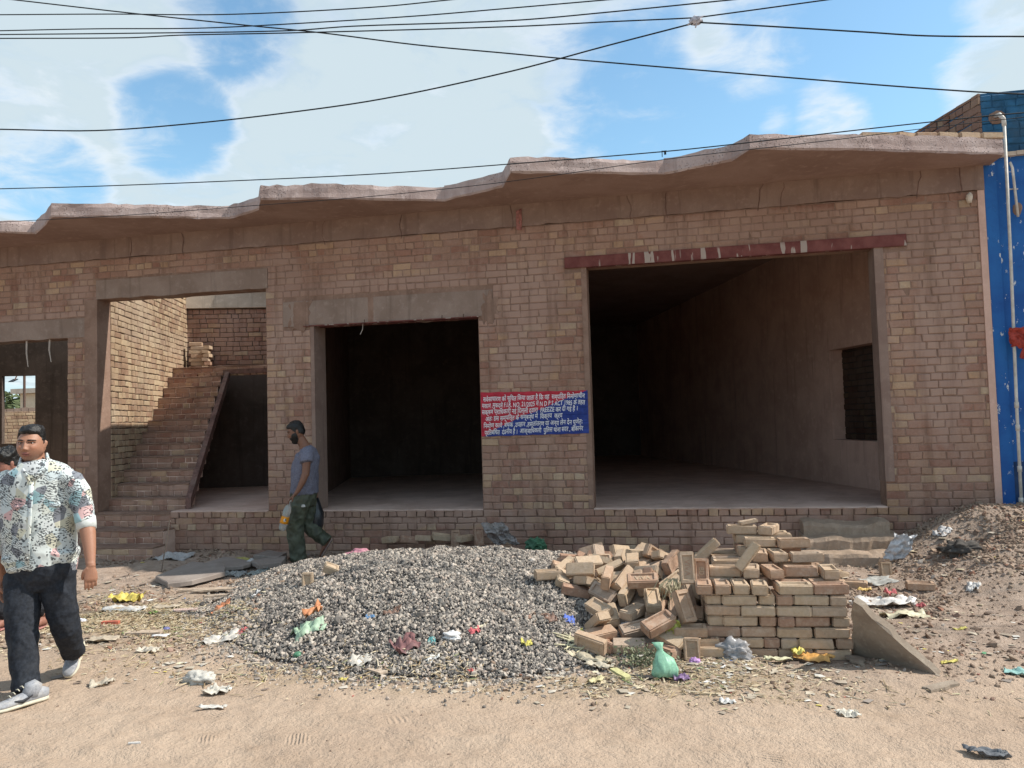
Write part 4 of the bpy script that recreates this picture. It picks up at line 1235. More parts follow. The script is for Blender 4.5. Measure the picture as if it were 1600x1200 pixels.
# ------------------------------------------------------------------ painted notice
def notice():
    y = -.0075
    def P(u, v):   # u, v in 0..1 across the painted field
        x = -2.157 + u * 1.289; lo = 1.428 + .007 * u; hi = 1.957 - .020 * u
        return x, lo + (hi - lo) * v
    t = empty('painted_notice', (-1.51, y, 1.43), 'red and blue hand-painted notice with white Hindi lettering on the brick pillar', 'notice')
    nu, nv = 150, 66
    bx = np.array([.0, .035, .16, .295, .38, .515, .69, .82, .975, 1.0]); bz = np.array([.0, .01, .19, .33, .44, .54, .72, .84, .985, 1.0])
    us = np.linspace(0, 1, nu + 1); vs = np.linspace(0, 1, nv + 1)
    V = []
    for v in vs:
        for u in us:
            x, z = P(u, v)
            f = ((z - .555) / .0845) % 1.0
            jt = math.exp(-((min(f, 1 - f)) / .07) ** 2)
            ez = .0025 * math.sin(u * 40 + 1) if v in (0, 1) else 0
            V.append((x, y + .0045 * jt + .0012 * math.sin(x * 21 + 3 * math.floor((z - .555) / .0845)), z + ez))
    V = np.array(V); n = len(V); back = V.copy(); back[:, 1] = .0125
    red = []; blue = []
    for j in range(nv):
        for i in range(nu):
            a = j * (nu + 1) + i
            (red if (vs[j] + .5 / nv) > np.interp((i + .5) / nu, bx, bz) else blue).append((a, a + 1, a + nu + 2, a + nu + 1))
    def cut(F):
        F = np.array(F); ids = np.unique(F); mp = -np.ones(n, int); mp[ids] = np.arange(len(ids)); k = len(ids)
        from collections import Counter
        E = Counter(); 
        for f in F:
            for q in range(4): E[(f[q], f[(q + 1) % 4])] += 1
        rim = [(a, b) for (a, b) in E if (b, a) not in E]
        F2 = [tuple(mp[f]) for f in F] + [(int(mp[b]), int(mp[a]), int(mp[a]) + k, int(mp[b]) + k) for a, b in rim]
        return np.concatenate([V[ids], back[ids]]), [tuple(map(int, f)) for f in F2]
    for nm, F, col in (('red_field', red, (.40, .022, .042)), ('blue_field', blue, (.016, .038, .20))):
        VV, FF = cut(F); obj(nm, VV, FF, plain(nm.replace('_', ' ') + ' paint', col, .55, .22, 18, .002, dirt=tuple(c * 1.5 + .02 for c in col), dirt_amt=.35), t)
    white = plain('white lettering paint', (.72, .72, .74), .6, .1, 60)
    R = 'े'   # stands in for the hook of a joined r
    lines = [  # text, u0, u1, v of baseline
        ('सव' + R + 'साधारण को सूिचत िकया जाता है िक यह  सम्पित्त िनमा' + R + 'णाधीन', .025, .975, .795),
        ('मकान ,मुकदमे F.I.R. NO. 21/2025 में N D P S ACT 1985 के तहत', .012, .975, .645),
        ('सक्षम प्रािधकारी नई िदल्ली द्वारा  FREEZE कर दी गई है ।', .010, .905, .500),
        ('अतः इस सम्पित्त के सम्बन्ध में  िवक्रय  क्रय', .042, .765, .350),
        ('िनमा' + R + 'ण काय' + R + ' ,बंधक ,उपहार ,हस्तांतरण या अन्य लेन देन पूण' + R + 'तः', .022, .945, .190),
        ('प्रितबंिधत  दंडनीय है ।  आज्ञािधकारी  पुिलस थाना सदर , बीकानेर', .030, .950, .035)]
    for (s, u0, u1, v) in lines:
        c = bpy.data.curves.new('lettering', 'FONT'); c.body = s; c.offset = .012; c.shear = .12; c.resolution_u = 2
        o = bpy.data.objects.new('lettering', c); COL.objects.link(o); bpy.context.view_layer.update()
        me = bpy.data.meshes.new_from_object(o.evaluated_get(bpy.context.evaluated_depsgraph_get()))
        bpy.data.objects.remove(o); 
        co = np.empty(len(me.vertices) * 3); me.vertices.foreach_get('co', co); co = co.reshape(-1, 3)
        F = [tuple(p.vertices) for p in me.polygons]; bpy.data.meshes.remove(me)
        x0, z0 = P(u0, v); x1, z1 = P(u1, v + .035)
        sx = (x1 - x0) / (co[:, 0].max() - co[:, 0].min()); sz = .078
        X = x0 + (co[:, 0] - co[:, 0].min()) * sx; Z = z0 + co[:, 1] * sz + (z1 - z0) * (X - x0) / (x1 - x0) + .004 * np.sin(X * 37)
        obj('lettering', np.stack([X, np.full(len(X), y - .0022), Z], 1), F, white, t)


notice()


# ------------------------------------------------------------------ overhead cables
def cable(pts, yp, r, label, name='overhead_cable', knot0=False, knot1=False, sub=6):
    P = np.array([on_plane(a, b, 1, yp) for a, b in pts])
    # smooth curve through the points, carried on straight past the frame towards the poles
    q = []
    for i in range(len(P) - 1):
        p1, p2 = P[i], P[i + 1]; L = np.linalg.norm(p2 - p1)
        m1 = unit(p2 - P[max(i - 1, 0)]) * L; m2 = unit(P[min(i + 2, len(P) - 1)] - p1) * L
        for k in range(sub):
            s = k / sub
            q.append((2 * s ** 3 - 3 * s ** 2 + 1) * p1 + (s ** 3 - 2 * s ** 2 + s) * m1 + (-2 * s ** 3 + 3 * s ** 2) * p2 + (s ** 3 - s ** 2) * m2)
    q.append(P[-1])
    d0 = unit(P[0] - P[1]); d1 = unit(P[-1] - P[-2])
    if not knot0: q = [P[0] + d0 * 7, P[0] + d0 * 3] + q
    if not knot1: q = q + [P[-1] + d1 * 3, P[-1] + d1 * 7]
    V, F = tube(q, r, 6)
    return tag(obj(name, V, F, M['cable'], None, True), label, 'cable', 'cables strung along the road')


def cables():
    cable([(0, 23), (175, 22), (325, 23), (450, 19), (600, 10), (700, 0)], -2.3, .0062, 'topmost black cable, leaving the top of the frame before the middle')
    cable([(25, 0), (200, 20), (380, 39), (500, 51), (650, 70), (800, 84), (880, 91.5), (1050, 106), (1230, 121), (1390, 134), (1525, 143.5), (1600, 147)], -2.0, .0070, 'black cable sloping down from top left to the roof corner of the blue building')
    cable([(0, 48), (150, 45), (310, 44), (450, 37.5), (650, 25), (800, 12.5), (945, 0)], -2.3, .0062, 'black cable just above the close pair, rising out of the frame')
    cable([(0, 54), (200, 52), (450, 48), (550, 41), (800, 32), (950, 19), (1140, 0)], -2.4, .0064, 'upper cable of the close pair at the top left')
    cable([(0, 60), (200, 59), (280, 55), (450, 51.5), (800, 41.5), (950, 34), (1080, 28), (1100, 26), (1290, 0)], -2.3, .0064, 'lower cable of the close pair, passing through the white knot')
    cable([(0, 202), (150, 204), (300, 193), (450, 176), (600, 154), (800, 111), (950, 71), (1085, 36)], -2.3, .0072, 'black cable that climbs from the left edge to the white knot', knot1=True)
    cable([(1090, 35), (1200, 41), (1350, 50), (1450, 56), (1600, 57)], -2.3, .0072, 'black cable running from the white knot to the right edge', knot0=True)
    cable([(0, 295), (150, 291), (400, 281), (600, 271), (800, 256), (1035, 237), (1150, 225), (1350, 202), (1525, 183), (1600, 176)], -1.45, .0058, 'thin cable hanging just above the roof slab across the whole front')
    cable([(0, 347), (200, 336), (400, 321), (600, 305), (800, 283), (1040, 249), (1300, 219), (1450, 200), (1600, 183)], -1.40, .0036, 'thinnest cable, crossing in front of the roof slab edge')
    k = on_plane(1087, 32, 1, -2.3)
    V, F = ico(3); V = V * (.052, .03, .040) * (1 + .4 * np.array([[fbm(v * 2.2 + 3, 1.0)] for v in V])); mb = MB(); mb.add(V + k, F)
    mb.tube([k + (.01, -.01, -.02), k + (-.005, -.015, -.07)], .006); mb.tube([k + (.02, 0, .02), k + (.085, 0, .03)], np.array([.014, .004])); mb.tube([k + (-.03, 0, -.015), k + (-.07, 0, -.03)], .009)
    tag(mb.build('cable_knot', plain('grey tape', (.42, .41, .45), .8, .4, 40), None, True), 'ragged grey-white taped knot joining three cables', 'cable knot')
    k = on_plane(1037, 240, 1, -1.0)
    mb = MB(); mb.box(k + (-.02, -.01, -.035), k + (-.012, .0, .03)); mb.box(k + (-.02, -.01, .018), k + (.03, 0, .028)); mb.box(k + (.004, -.012, -.012), k + (.026, .004, .016))
    tag(mb.build('cable_clip', M['cable'], None), 'small dark cable clip on the roof edge below the thin cable', 'clip')


cables()
PILE = [(0.339, -1.242, 0.119, 0.336, 0.12, 0.934, 0.018),
 (0.015, -3.405, 0.096, 0.088, 0.175, -0.227, 0.954),
 (0.214, -1.834, 0.132, 0.094, -0.786, -0.491, 0.363),
 (-0.489, -3.014, 0.261, 0.036, -0.112, -0.175, 0.977),
 (-0.137, -1.951, 0.307, 0.611, 0.006, 0.17, 0.774),
 (0.456, -2.282, 0.037, 0.546, -0.032, -0.029, 0.836),
 (-0.758, -2.599, 0.283, 0.996, 0.03, 0.083, 0.026),
 (0.164, -1.671, 0.128, 0.893, 0.049, 0.31, 0.324),
 (-0.524, -1.154, 0.139, 0.925, -0.155, 0.115, -0.326),
 (-0.335, -2.481, 0.38, 0.62, 0.091, -0.062, -0.777),
 (0.425, -2.48, 0.061, 0.242, 0.883, -0.384, -0.116),
 (-0.611, -3.134, 0.216, 0.081, -0.319, -0.924, -0.192),
 (0.143, -2.865, 0.421, 0.191, 0.684, 0.532, 0.462),
 (-0.075, -1.187, 0.09, 0.134, 0.36, -0.92, 0.078),
 (-0.247, -1.605, 0.24, 0.724, -0.081, 0.102, 0.678),
 (0.156, -3.368, 0.166, 0.527, 0.278, 0.753, 0.279),
 (-0.495, -3.553, 0.099, 0.009, 0.282, -0.948, -0.146),
 (-0.518, -3.488, 0.167, 0.264, 0.427, 0.854, -0.134),
 (0.196, -2.122, 0.234, 0.857, -0.165, 0.429, -0.235),
 (-0.25, -3.479, 0.121, 0.953, 0.228, -0.04, 0.194),
 (-0.238, -2.598, 0.388, 0.056, -0.498, 0.863, 0.06),
 (0.401, -1.794, 0.039, 0.088, -0.972, 0.217, 0.016),
 (-0.435, -3.311, 0.168, 0.222, -0.737, 0.638, 0.04),
 (-0.591, -1.881, 0.307, 0.111, -0.087, -0.337, 0.931),
 (-0.725, -2.961, 0.265, 0.064, -0.991, -0.063, 0.103),
 (-0.136, -2.666, 0.391, 0.46, 0.099, -0.074, -0.879),
 (-0.239, -1.273, 0.139, 0.14, 0.64, 0.736, -0.171),
 (0.048, -1.267, 0.088, 0.19, -0.175, -0.045, -0.965),
 (-0.42, -1.318, 0.17, 0.228, 0.967, -0.093, -0.064),
 (0.288, -1.512, 0.115, 0.196, -0.125, 0.834, 0.5),
 (-0.73, -3.214, 0.241, 0.8, 0.32, 0.005, -0.507),
 (0.465, -1.999, 0.03, 0.028, -0.878, 0.475, -0.05),
 (-1.458, -1.127, 0.261, 0.287, -0.076, 0.073, 0.952),
 (-0.107, -3.269, 0.205, 0.065, -0.577, 0.789, 0.202),
 (-0.325, -3.103, 0.285, 0.508, 0.623, 0.314, 0.506),
 (0.578, -1.3, 0.051, 0.979, -0.024, 0.005, 0.204),
 (-0.548, -3.715, 0.082, 0.605, 0.773, -0.063, -0.18),
 (-0.494, -1.8, 0.271, 0.102, 0.013, 0.986, -0.132),
 (-0.414, -0.998, 0.081, 0.115, -0.337, -0.925, 0.132),
 (0.072, -2.62, 0.445, 0.293, -0.056, -0.075, -0.951),
 (-0.2, -2.077, 0.393, 0.313, -0.898, 0.305, 0.062),
 (0.308, -2.244, 0.137, 0.701, -0.432, 0.069, 0.563),
 (-0.51, -1.636, 0.25, 0.321, -0.029, 0.032, 0.946),
 (-0.56, -2.288, 0.329, 0.017, 0.951, -0.158, 0.263),
 (0.038, -3.541, 0.058, 0.022, -0.001, -0.308, 0.951),
 (-0.494, -0.867, 0.13, 0.939, -0.329, -0.098, -0.023),
 (-0.518, -3.325, 0.22, 0.87, 0.242, -0.029, -0.428),
 (-0.735, -2.239, 0.26, 0.689, 0.081, 0.14, 0.707),
 (-0.024, -3.081, 0.304, 0.936, 0.315, -0.045, 0.153),
 (-0.522, -3.906, 0.029, 0.869, 0.02, 0.038, -0.493),
 (0.146, -3.069, 0.302, 0.109, 0.672, 0.485, 0.549),
 (-0.894, -2.357, 0.317, 0.183, 0.139, -0.97, -0.085),
 (-0.063, -2.229, 0.34, 0.064, -0.131, -0.064, -0.987),
 (-0.727, -2.425, 0.304, 0.037, 0.364, -0.902, -0.23),
 (-0.266, -1.086, 0.111, 0.142, -0.294, -0.045, -0.944),
 (0.267, -1.691, 0.148, 0.25, -0.394, 0.065, -0.882),
 (0.397, -1.354, 0.097, 0.005, -0.241, 0.137, 0.961),
 (-0.728, -2.01, 0.325, 0.19, 0.116, -0.901, 0.372),
 (-0.593, -2.791, 0.283, 0.79, 0.188, -0.118, -0.572),
 (-0.697, -2.493, 0.346, 0.084, -0.104, 0.217, -0.967),
 (-0.873, -2.492, 0.359, 0.353, 0.382, -0.393, -0.758),
 (-0.063, -3.707, 0.041, 0.374, 0.018, 0.028, 0.927),
 (-0.036, -2.529, 0.444, 0.899, -0.215, 0.137, 0.355),
 (-0.402, -2.919, 0.328, 0.896, -0.426, -0.117, 0.03),
 (-0.362, -3.057, 0.382, 0.387, 0.369, -0.155, -0.831),
 (0.01, -3.265, 0.208, 0.336, 0.656, 0.369, 0.566),
 (-0.069, -1.527, 0.216, 0.069, 0.401, 0.905, 0.12),
 (0.382, -1.618, 0.038, 0.429, 0.007, -0.031, 0.903),
 (-0.281, -1.425, 0.228, 0.971, 0.213, -0.01, 0.105),
 (0.107, -3.858, 0.11, 0.416, 0.229, -0.751, -0.458),
 (-0.504, -3.113, 0.28, 0.321, 0.012, -0.403, 0.857),
 (-0.881, -1.917, 0.326, 0.002, -0.994, -0.094, 0.06),
 (0.119, -3.212, 0.258, 0.662, -0.419, 0.618, 0.063),
 (0.275, -2.015, 0.117, 0.111, 0.895, 0.119, -0.414),
 (-0.025, -1.417, 0.184, 0.872, 0.235, -0.11, -0.414),
 (-0.992, -0.455, 0.109, 0.931, 0.031, -0.028, 0.362),
 (-0.692, -2.75, 0.328, 0.199, -0.118, 0.972, 0.048),
 (0.121, -1.387, 0.09, 0.333, -0.236, -0.036, -0.912),
 (-0.679, -1.565, 0.287, 0.686, 0.215, -0.195, -0.667),
 (0.319, -2.347, 0.115, 0.209, -0.805, -0.333, 0.443),
 (-0.58, -1.43, 0.242, 0.337, 0.191, 0.12, 0.914),
 (-0.225, -2.993, 0.341, 0.468, 0.485, 0.338, 0.657),
 (-0.019, -1.858, 0.26, 0.131, -0.401, -0.883, 0.206),
 (-0.853, -2.8, 0.326, 0.234, -0.602, -0.76, 0.079),
 (-0.412, -1.578, 0.289, 0.823, 0.466, -0.053, -0.322),
 (-0.383, -2.78, 0.337, 0.146, -0.986, 0.04, -0.076),
 (-0.042, -2.34, 0.365, 0.052, -0.08, -0.186, -0.978),
 (0.473, -1.196, 0.059, 0.059, -0.952, -0.301, -0.026),
 (-1.327, -1.199, 0.309, 0.355, -0.304, 0.333, -0.819),
 (-0.613, -1.734, 0.306, 0.059, 0.985, 0.088, 0.133),
 (-0.248, -1.815, 0.356, 0.221, -0.809, -0.511, -0.186),
 (0.284, -0.733, 0.063, 0.466, 0.02, 0.002, 0.885),
 (-0.043, -0.921, 0.068, 0.887, -0.074, 0.043, -0.453),
 (-0.891, -3.385, 0.219, 0.119, -0.958, 0.243, 0.095),
 (0.329, -1.438, 0.112, 0.415, -0.489, 0.63, 0.438),
 (0.018, -2.814, 0.464, 0.494, -0.209, 0.6, -0.593),
 (-0.605, -3.153, 0.34, 0.509, 0.354, -0.028, -0.784),
 (0.376, -2.113, 0.139, 0.391, -0.27, -0.562, -0.677),
 (-0.362, -1.951, 0.343, 0.196, 0.972, -0.129, -0.013),
 (-1.165, -1.777, 0.355, 0.625, 0.129, 0.102, 0.763),
 (-0.655, -2.929, 0.333, 0.003, 0.47, 0.865, -0.177),
 (-0.722, -1.652, 0.346, 0.069, 0.212, 0.008, -0.975),
 (0.213, -3.685, 0.046, 0.999, 0.011, -0.006, 0.037),
 (0.198, -1.17, 0.113, 0.228, 0.634, -0.695, -0.252),
 (-0.471, -3.084, 0.394, 0.464, 0.5, -0.42, -0.599),
 (-0.478, -2.669, 0.372, 0.057, 0.225, -0.398, -0.888),
 (-0.794, -2.096, 0.32, 0.297, 0.944, -0.131, -0.064),
 (-0.117, -1.094, 0.128, 0.422, -0.064, -0.431, -0.795),
 (-0.271, -3.339, 0.206, 0.498, 0.015, 0.052, -0.866),
 (-0.855, -2.221, 0.347, 0.119, 0.983, -0.14, -0.009),
 (-0.132, -3.283, 0.28, 0.74, 0.116, 0.186, -0.636),
 (-0.658, -3.461, 0.157, 0.26, 0.75, 0.566, 0.223),
 (-1.547, -4.369, 0.054, 0.021, 0.032, 0.748, 0.662),
 (-0.149, -3.057, 0.392, 0.628, 0.466, 0.553, 0.288),
 (0.574, -1.76, 0.077, 0.939, -0.114, -0.17, -0.275),
 (0.042, -1.773, 0.217, 0.407, 0.147, 0.178, 0.884),
 (-0.271, -0.897, 0.066, 0.064, -0.938, 0.339, 0.016),
 (-0.721, -3.441, 0.22, 0.569, -0.263, 0.312, -0.713),
 (-0.552, -2.42, 0.386, 0.185, -0.302, -0.868, 0.347),
 (0.361, -1.947, 0.112, 0.277, 0.774, -0.538, -0.187),
 (-0.729, -0.666, 0.091, 0.339, -0.001, 0.005, 0.941),
 (0.021, -3.109, 0.368, 0.88, 0.283, -0.111, 0.364),
 (-0.446, -1.428, 0.269, 0.183, 0.463, 0.776, 0.389),
 (0.196, -1.329, 0.142, 0.116, -0.158, -0.819, -0.54),
 (-0.292, -3.66, 0.054, 0.011, -0.001, 0.99, 0.141),
 (0.245, -2.499, 0.269, 0.027, -0.54, -0.036, -0.841),
 (-0.406, -1.197, 0.2, 0.901, -0.364, 0.19, -0.142),
 (-0.702, -2.815, 0.399, 0.043, 0.023, 0.888, 0.458),
 (0.283, -2.853, 0.561, 0.005, 0.364, -0.008, -0.932),
 (-0.337, -3.774, 0.077, 0.581, 0.172, 0.213, -0.767),
 (0.105, -3.989, 0.051, 0.008, 0.15, 0.987, 0.053),
 (-0.238, -1.756, 0.304, 0.015, 0.047, 0.941, 0.334),
 (-0.168, -2.856, 0.391, 0.312, 0.024, 0.341, 0.886),
 (-0.606, -2.162, 0.356, 0.87, 0.43, 0.135, 0.199),
 (-0.295, -2.675, 0.447, 0.043, -0.685, -0.724, -0.068),
 (-1.024, -2.684, 0.362, 0.27, -0.226, -0.553, 0.755),
 (-0.652, -0.601, 0.108, 0.276, 0.246, 0.682, 0.63),
 (-0.024, -3.608, 0.097, 0.296, -0.904, 0.299, 0.082),
 (-0.032, -1.966, 0.339, 0.404, 0.313, 0.358, 0.781),
 (-0.622, -2.059, 0.365, 0.137, -0.748, 0.469, 0.449),
 (0.078, -1.087, 0.101, 0.193, 0.4, -0.891, 0.095),
 (-0.889, -3.249, 0.241, 0.954, 0.129, 0.059, -0.263),
 (0.156, -1.471, 0.162, 0.236, 0.349, -0.809, -0.411),
 (0.506, -1.512, 0.063, 0.666, -0.549, 0.365, -0.349),
 (-0.448, -1.748, 0.364, 0.448, -0.785, -0.303, 0.303),
 (-0.656, -2.642, 0.424, 0.076, 0.223, -0.939, -0.249),
 (-0.669, -2.57, 0.381, 0.799, 0.267, -0.025, 0.538),
 (-0.114, -2.471, 0.457, 0.058, -0.404, 0.526, -0.746),
 (-0.711, -1.741, 0.37, 0.075, -0.131, 0.772, 0.618),
 (-0.242, -2.433, 0.462, 0.052, 0.253, -0.966, 0.017),
 (-0.413, -2.326, 0.403, 0.497, -0.53, -0.563, 0.394),
 (0.182, -2.206, 0.284, 0.828, 0.384, 0.185, -0.364),
 (-0.997, -3.556, 0.185, 0.293, 0.177, -0.072, 0.937),
 (0.085, -0.784, 0.068, 0.404, 0.019, 0.025, -0.914),
 (-0.242, -2.251, 0.389, 0.808, -0.096, 0.059, -0.578),
 (0.08, -3.413, 0.176, 0.697, -0.296, -0.478, 0.446),
 (-0.629, -1.938, 0.345, 0.353, -0.916, 0.174, -0.075)]
# ------------------------------------------------------------------ clay bricks: the stack and the tumbled heap
BL, BW, BH = .224, .1055, .0665


def brick_mesh(seed, frog=True):
    import bmesh
    r = np.random.default_rng(seed)
    bm = bmesh.new(); bmesh.ops.create_cube(bm, size=1.0)
    for v in bm.verts: v.co = (v.co.x * BL, v.co.y * BW, v.co.z * BH)
    if frog:
        top = [f for f in bm.faces if f.normal.z > .9]
        res = bmesh.ops.inset_region(bm, faces=top, thickness=.026, depth=0.0)
        bm.faces.ensure_lookup_table()
        top = [f for f in bm.faces if f.normal.z > .9 and abs(f.calc_center_median().x) < .001 and abs(f.calc_center_median().y) < .001]
        for f in top:
            for v in f.verts: v.co.x *= .90
        ext = bmesh.ops.extrude_face_region(bm, geom=top)
        vs = [g for g in ext['geom'] if isinstance(g, bmesh.types.BMVert)]
        for v in vs: v.co.z -= .012; v.co.x *= .93; v.co.y *= .86
        bmesh.ops.delete(bm, geom=top, context='FACES')
    outer = [e for e in bm.edges if e.is_manifold and all(abs(abs(v.co.x) - BL / 2) < .001 or abs(abs(v.co.y) - BW / 2) < .001 for v in e.verts) and e.calc_face_angle(0) > 1.0]
    bmesh.ops.bevel(bm, geom=outer, offset=.0075, segments=2, affect='EDGES')
    for v in bm.verts:
        v.co += Vector(r.normal(0, .0014, 3))
        n = mnoise.noise(Vector((v.co.x * 14 + seed * 5, v.co.y * 14, v.co.z * 14)))
        v.co *= 1 + .022 * n
    bmesh.ops.recalc_face_normals(bm, faces=bm.faces)
    # a chipped corner on some
    if seed % 3 == 0:
        for v in bm.verts:
            d = (v.co - Vector((BL / 2, BW / 2 * (1 if seed % 2 else -1), BH / 2))).length
            if d < .022: v.co *= .965
    me = bpy.data.meshes.new('clay_brick'); bm.to_mesh(me); bm.free(); me.materials.append(M['loose_brick'])
    return me


BRICKS = [brick_mesh(i) for i in range(7)]
BRICK_G = {}


def clay_brick(loc, R, label, group, var=None, stamp=None, scale=(1, 1, 1), name='clay_brick'):
    me = BRICKS[int(rng.integers(len(BRICKS))) if var is None else var]
    o = bpy.data.objects.new(name, me); COL.objects.link(o)
    o.matrix_world = Matrix.Translation(Vector(loc)) @ (R.to_4x4() if isinstance(R, Matrix) else R)
    if scale != (1, 1, 1): o.scale = scale
    tag(o, label, 'brick', group)
    WORLD_ORG[o.name] = np.array(loc)
    if stamp:
        s = bpy.data.objects.new('stamp', STAMP[stamp]); COL.objects.link(s); s.parent = o; s.location = (0, 0, BH / 2 - .0118)
    return o


def make_stamp(txt):
    c = bpy.data.curves.new('stamp', 'FONT'); c.body = txt; c.size = .052; c.align_x = 'CENTER'; c.align_y = 'CENTER'; c.extrude = .0035; c.offset = .001; c.resolution_u = 2
    o = bpy.data.objects.new('stamp', c); COL.objects.link(o); bpy.context.view_layer.update()
    me = bpy.data.meshes.new_from_object(o.evaluated_get(bpy.context.evaluated_depsgraph_get())); bpy.data.objects.remove(o)
    me.materials.clear(); me.materials.append(M['loose_brick']); return me


STAMP = {'VIVA': make_stamp('VIVA'), 'JBD': make_stamp('BD')}
ORD = ['bottom', 'second', 'third', 'fourth', 'fifth', 'sixth', 'seventh']
_N1 = ['', 'first', 'second', 'third', 'fourth', 'fifth', 'sixth', 'seventh', 'eighth', 'ninth']
NTH = ['first', 'second', 'third', 'fourth', 'fifth', 'sixth', 'seventh', 'eighth', 'ninth', 'tenth', 'eleventh', 'twelfth', 'thirteenth', 'fourteenth', 'fifteenth', 'sixteenth', 'seventeenth', 'eighteenth', 'nineteenth', 'twentieth']
for _t, _w in (('twenty', 'twentieth'), ('thirty', 'thirtieth'), ('forty', 'fortieth'), ('fifty', 'fiftieth'), ('sixty', 'sixtieth'), ('seventy', 'seventieth')):
    if _w not in NTH: NTH.append(_w)
    NTH += [_t + '-' + w for w in _N1[1:]]
SA = rad(2.0)
SO = np.array((.225, -3.60, .0)); SX = np.array((math.cos(SA), math.sin(SA), 0)); SY = np.array((-math.sin(SA), math.cos(SA), 0))


def put_stack(u, v, z, deg, label, group='bricks of the square stack', **k):
    """u, v: centre in the stack's own plan; deg 0 = long side along the front"""
    p = SO + SX * u + SY * v + (0, 0, z)
    R = Matrix.Rotation(SA + rad(deg + rng.normal(0, 1.9)), 3, 'Z') @ Matrix.Rotation(rng.normal(0, .008), 3, 'X')
    return clay_brick(tuple(p + (rng.normal(0, .004), rng.normal(0, .007), 0)), R, label, group, **k)


def stack():
    W, D = .92, 1.12; CH = .0705
    zb = float(terrain(.7, -3.5)) - .004
    for c in range(7):
        z = zb + CH * c + BH / 2
        fr = []  # front row: (u, header)
        if c % 2 == 0: pat = 'SSSS'
        else: pat = 'HSHHSH'
        if c == 6: pat = 'HHHHSS'
        u = 0.0
        sh = -.06 if c == 6 else (.02 if c == 1 else 0.0)
        for i, ch in enumerate(pat):
            w = .230 if ch == 'S' else .1145
            if c == 6 and ch == 'H': w = .122
            deg, v = (0, BW / 2) if ch == 'S' else (90, BL / 2)
            uu = u + w / 2 + (sh if not (c == 6 and i > 3) else .0)
            if c == 6 and i > 3: uu = .47 + (i - 4) * .232 + .115
            put_stack(uu, v + (-.012 if c == 6 and i < 4 else 0), z, deg, f"{'long side' if ch == 'S' else 'short end'} brick in the front of the stack, {ORD[c]} course, {NTH[i]} from the left")
            if ch == 'S' and c > 4: put_stack(uu, BW * 1.52, z, 0, f"brick just behind the front face of the stack, {ORD[c]} course, {NTH[i]} from the left", 'inner bricks of the square stack')
            u += w
        # flanks and back, courses below the top
        full = c >= 6
        for j in range(int((D - .24) / .115)):
            v = .24 + .115 * j + BW / 2
            for i in range(4):
                if i in (0, 3) or full:
                    side = 'left' if i == 0 else ('right' if i == 3 else 'inner')
                    lab = f"brick on the {side} flank of the stack, {ORD[c]} course, {NTH[j]} back from the front" if i in (0, 3) else f"flat brick on the top of the stack, {NTH[j]} back, {'left' if i == 1 else 'right'} of its middle"
                    put_stack(.115 + .230 * i, v, z, 0, lab, 'flank and top bricks of the square stack')
    z7 = zb + CH * 7
    tiers = [  # tier, u centre, v front, deg, label
        (0, .10 + .06, .22, 0, 'long brick at the left of the lowest tier on top of the stack'), (0, .345, .17, 82, 'pale end-on brick, second in the lowest tier on the stack'), (0, .475, .15, 97, 'pale end-on brick, third in the lowest tier on the stack'),
        (0, .68, .21, 0, 'reddish long brick, fourth in the lowest tier on the stack'), (0, .865, .13, 86, 'end-on brick with frog at the right end of the lowest tier on the stack'),
        (1, .36 + .08, .40, 85, 'end-on brick at the left of the second tier on the stack'), (1, .56, .40, 92, 'end-on brick in the middle of the second tier on the stack'), (1, .755, .38, 2, 'reddish long brick at the right of the second tier on the stack'),
        (2, .47, .62, -3, 'mossy long brick in the third tier on the stack'), (2, .70, .58, 4, 'reddish brick at the right of the third tier on the stack'),
        (3, .36, .80, -4, 'long brick at the left of the topmost tier of the stack'), (3, .56, .74, 68, 'end-on brick with frog at the right of the topmost tier')]
    for (t, u, v, deg, lab) in tiers:
        dv = BW / 2 if abs(deg) < 20 else BL / 2
        put_stack(u, v + dv, z7 + CH * t + BH / 2, deg, lab)
    # fillers that carry the upper tiers
    for (t, vs) in ((0, (.45, .57, .69, .81, .93)), (1, (.64, .76, .88)), (2, (.80, .92))):
        for iv, v in enumerate(vs):
            for iu, u in enumerate((.22, .45, .68) if t == 0 else ((.42, .65) if t == 1 else (.42, .62))):
                put_stack(u, v + BW / 2, z7 + CH * t + BH / 2, 0, f"carrying brick in the {('lowest', 'second', 'third')[t]} upper tier, {NTH[iv]} row back, {NTH[iu]} from the left", 'inner bricks of the square stack')
    # a flat brick tile and a leaning brick
    R = Matrix.Rotation(rad(12), 3, 'Z') @ Matrix.Rotation(rad(-8), 3, 'Y')
    clay_brick(tuple(SO + SX * .42 + SY * .90 + (0, 0, z7 + CH * 4 + .014)), R, 'thin broken brick tile lying on the very top of the stack', None, scale=(.62, .8, .35))
    R = Matrix.Rotation(rad(8), 3, 'Z') @ Matrix.Rotation(rad(-52), 3, 'Y') @ Matrix.Rotation(rad(-20), 3, 'X')
    clay_brick(tuple(SO + SX * .32 + SY * .22 + (0, 0, z7 + .145)), R, 'brick leaning steeply against the upper tiers of the stack', None, var=1)


stack()


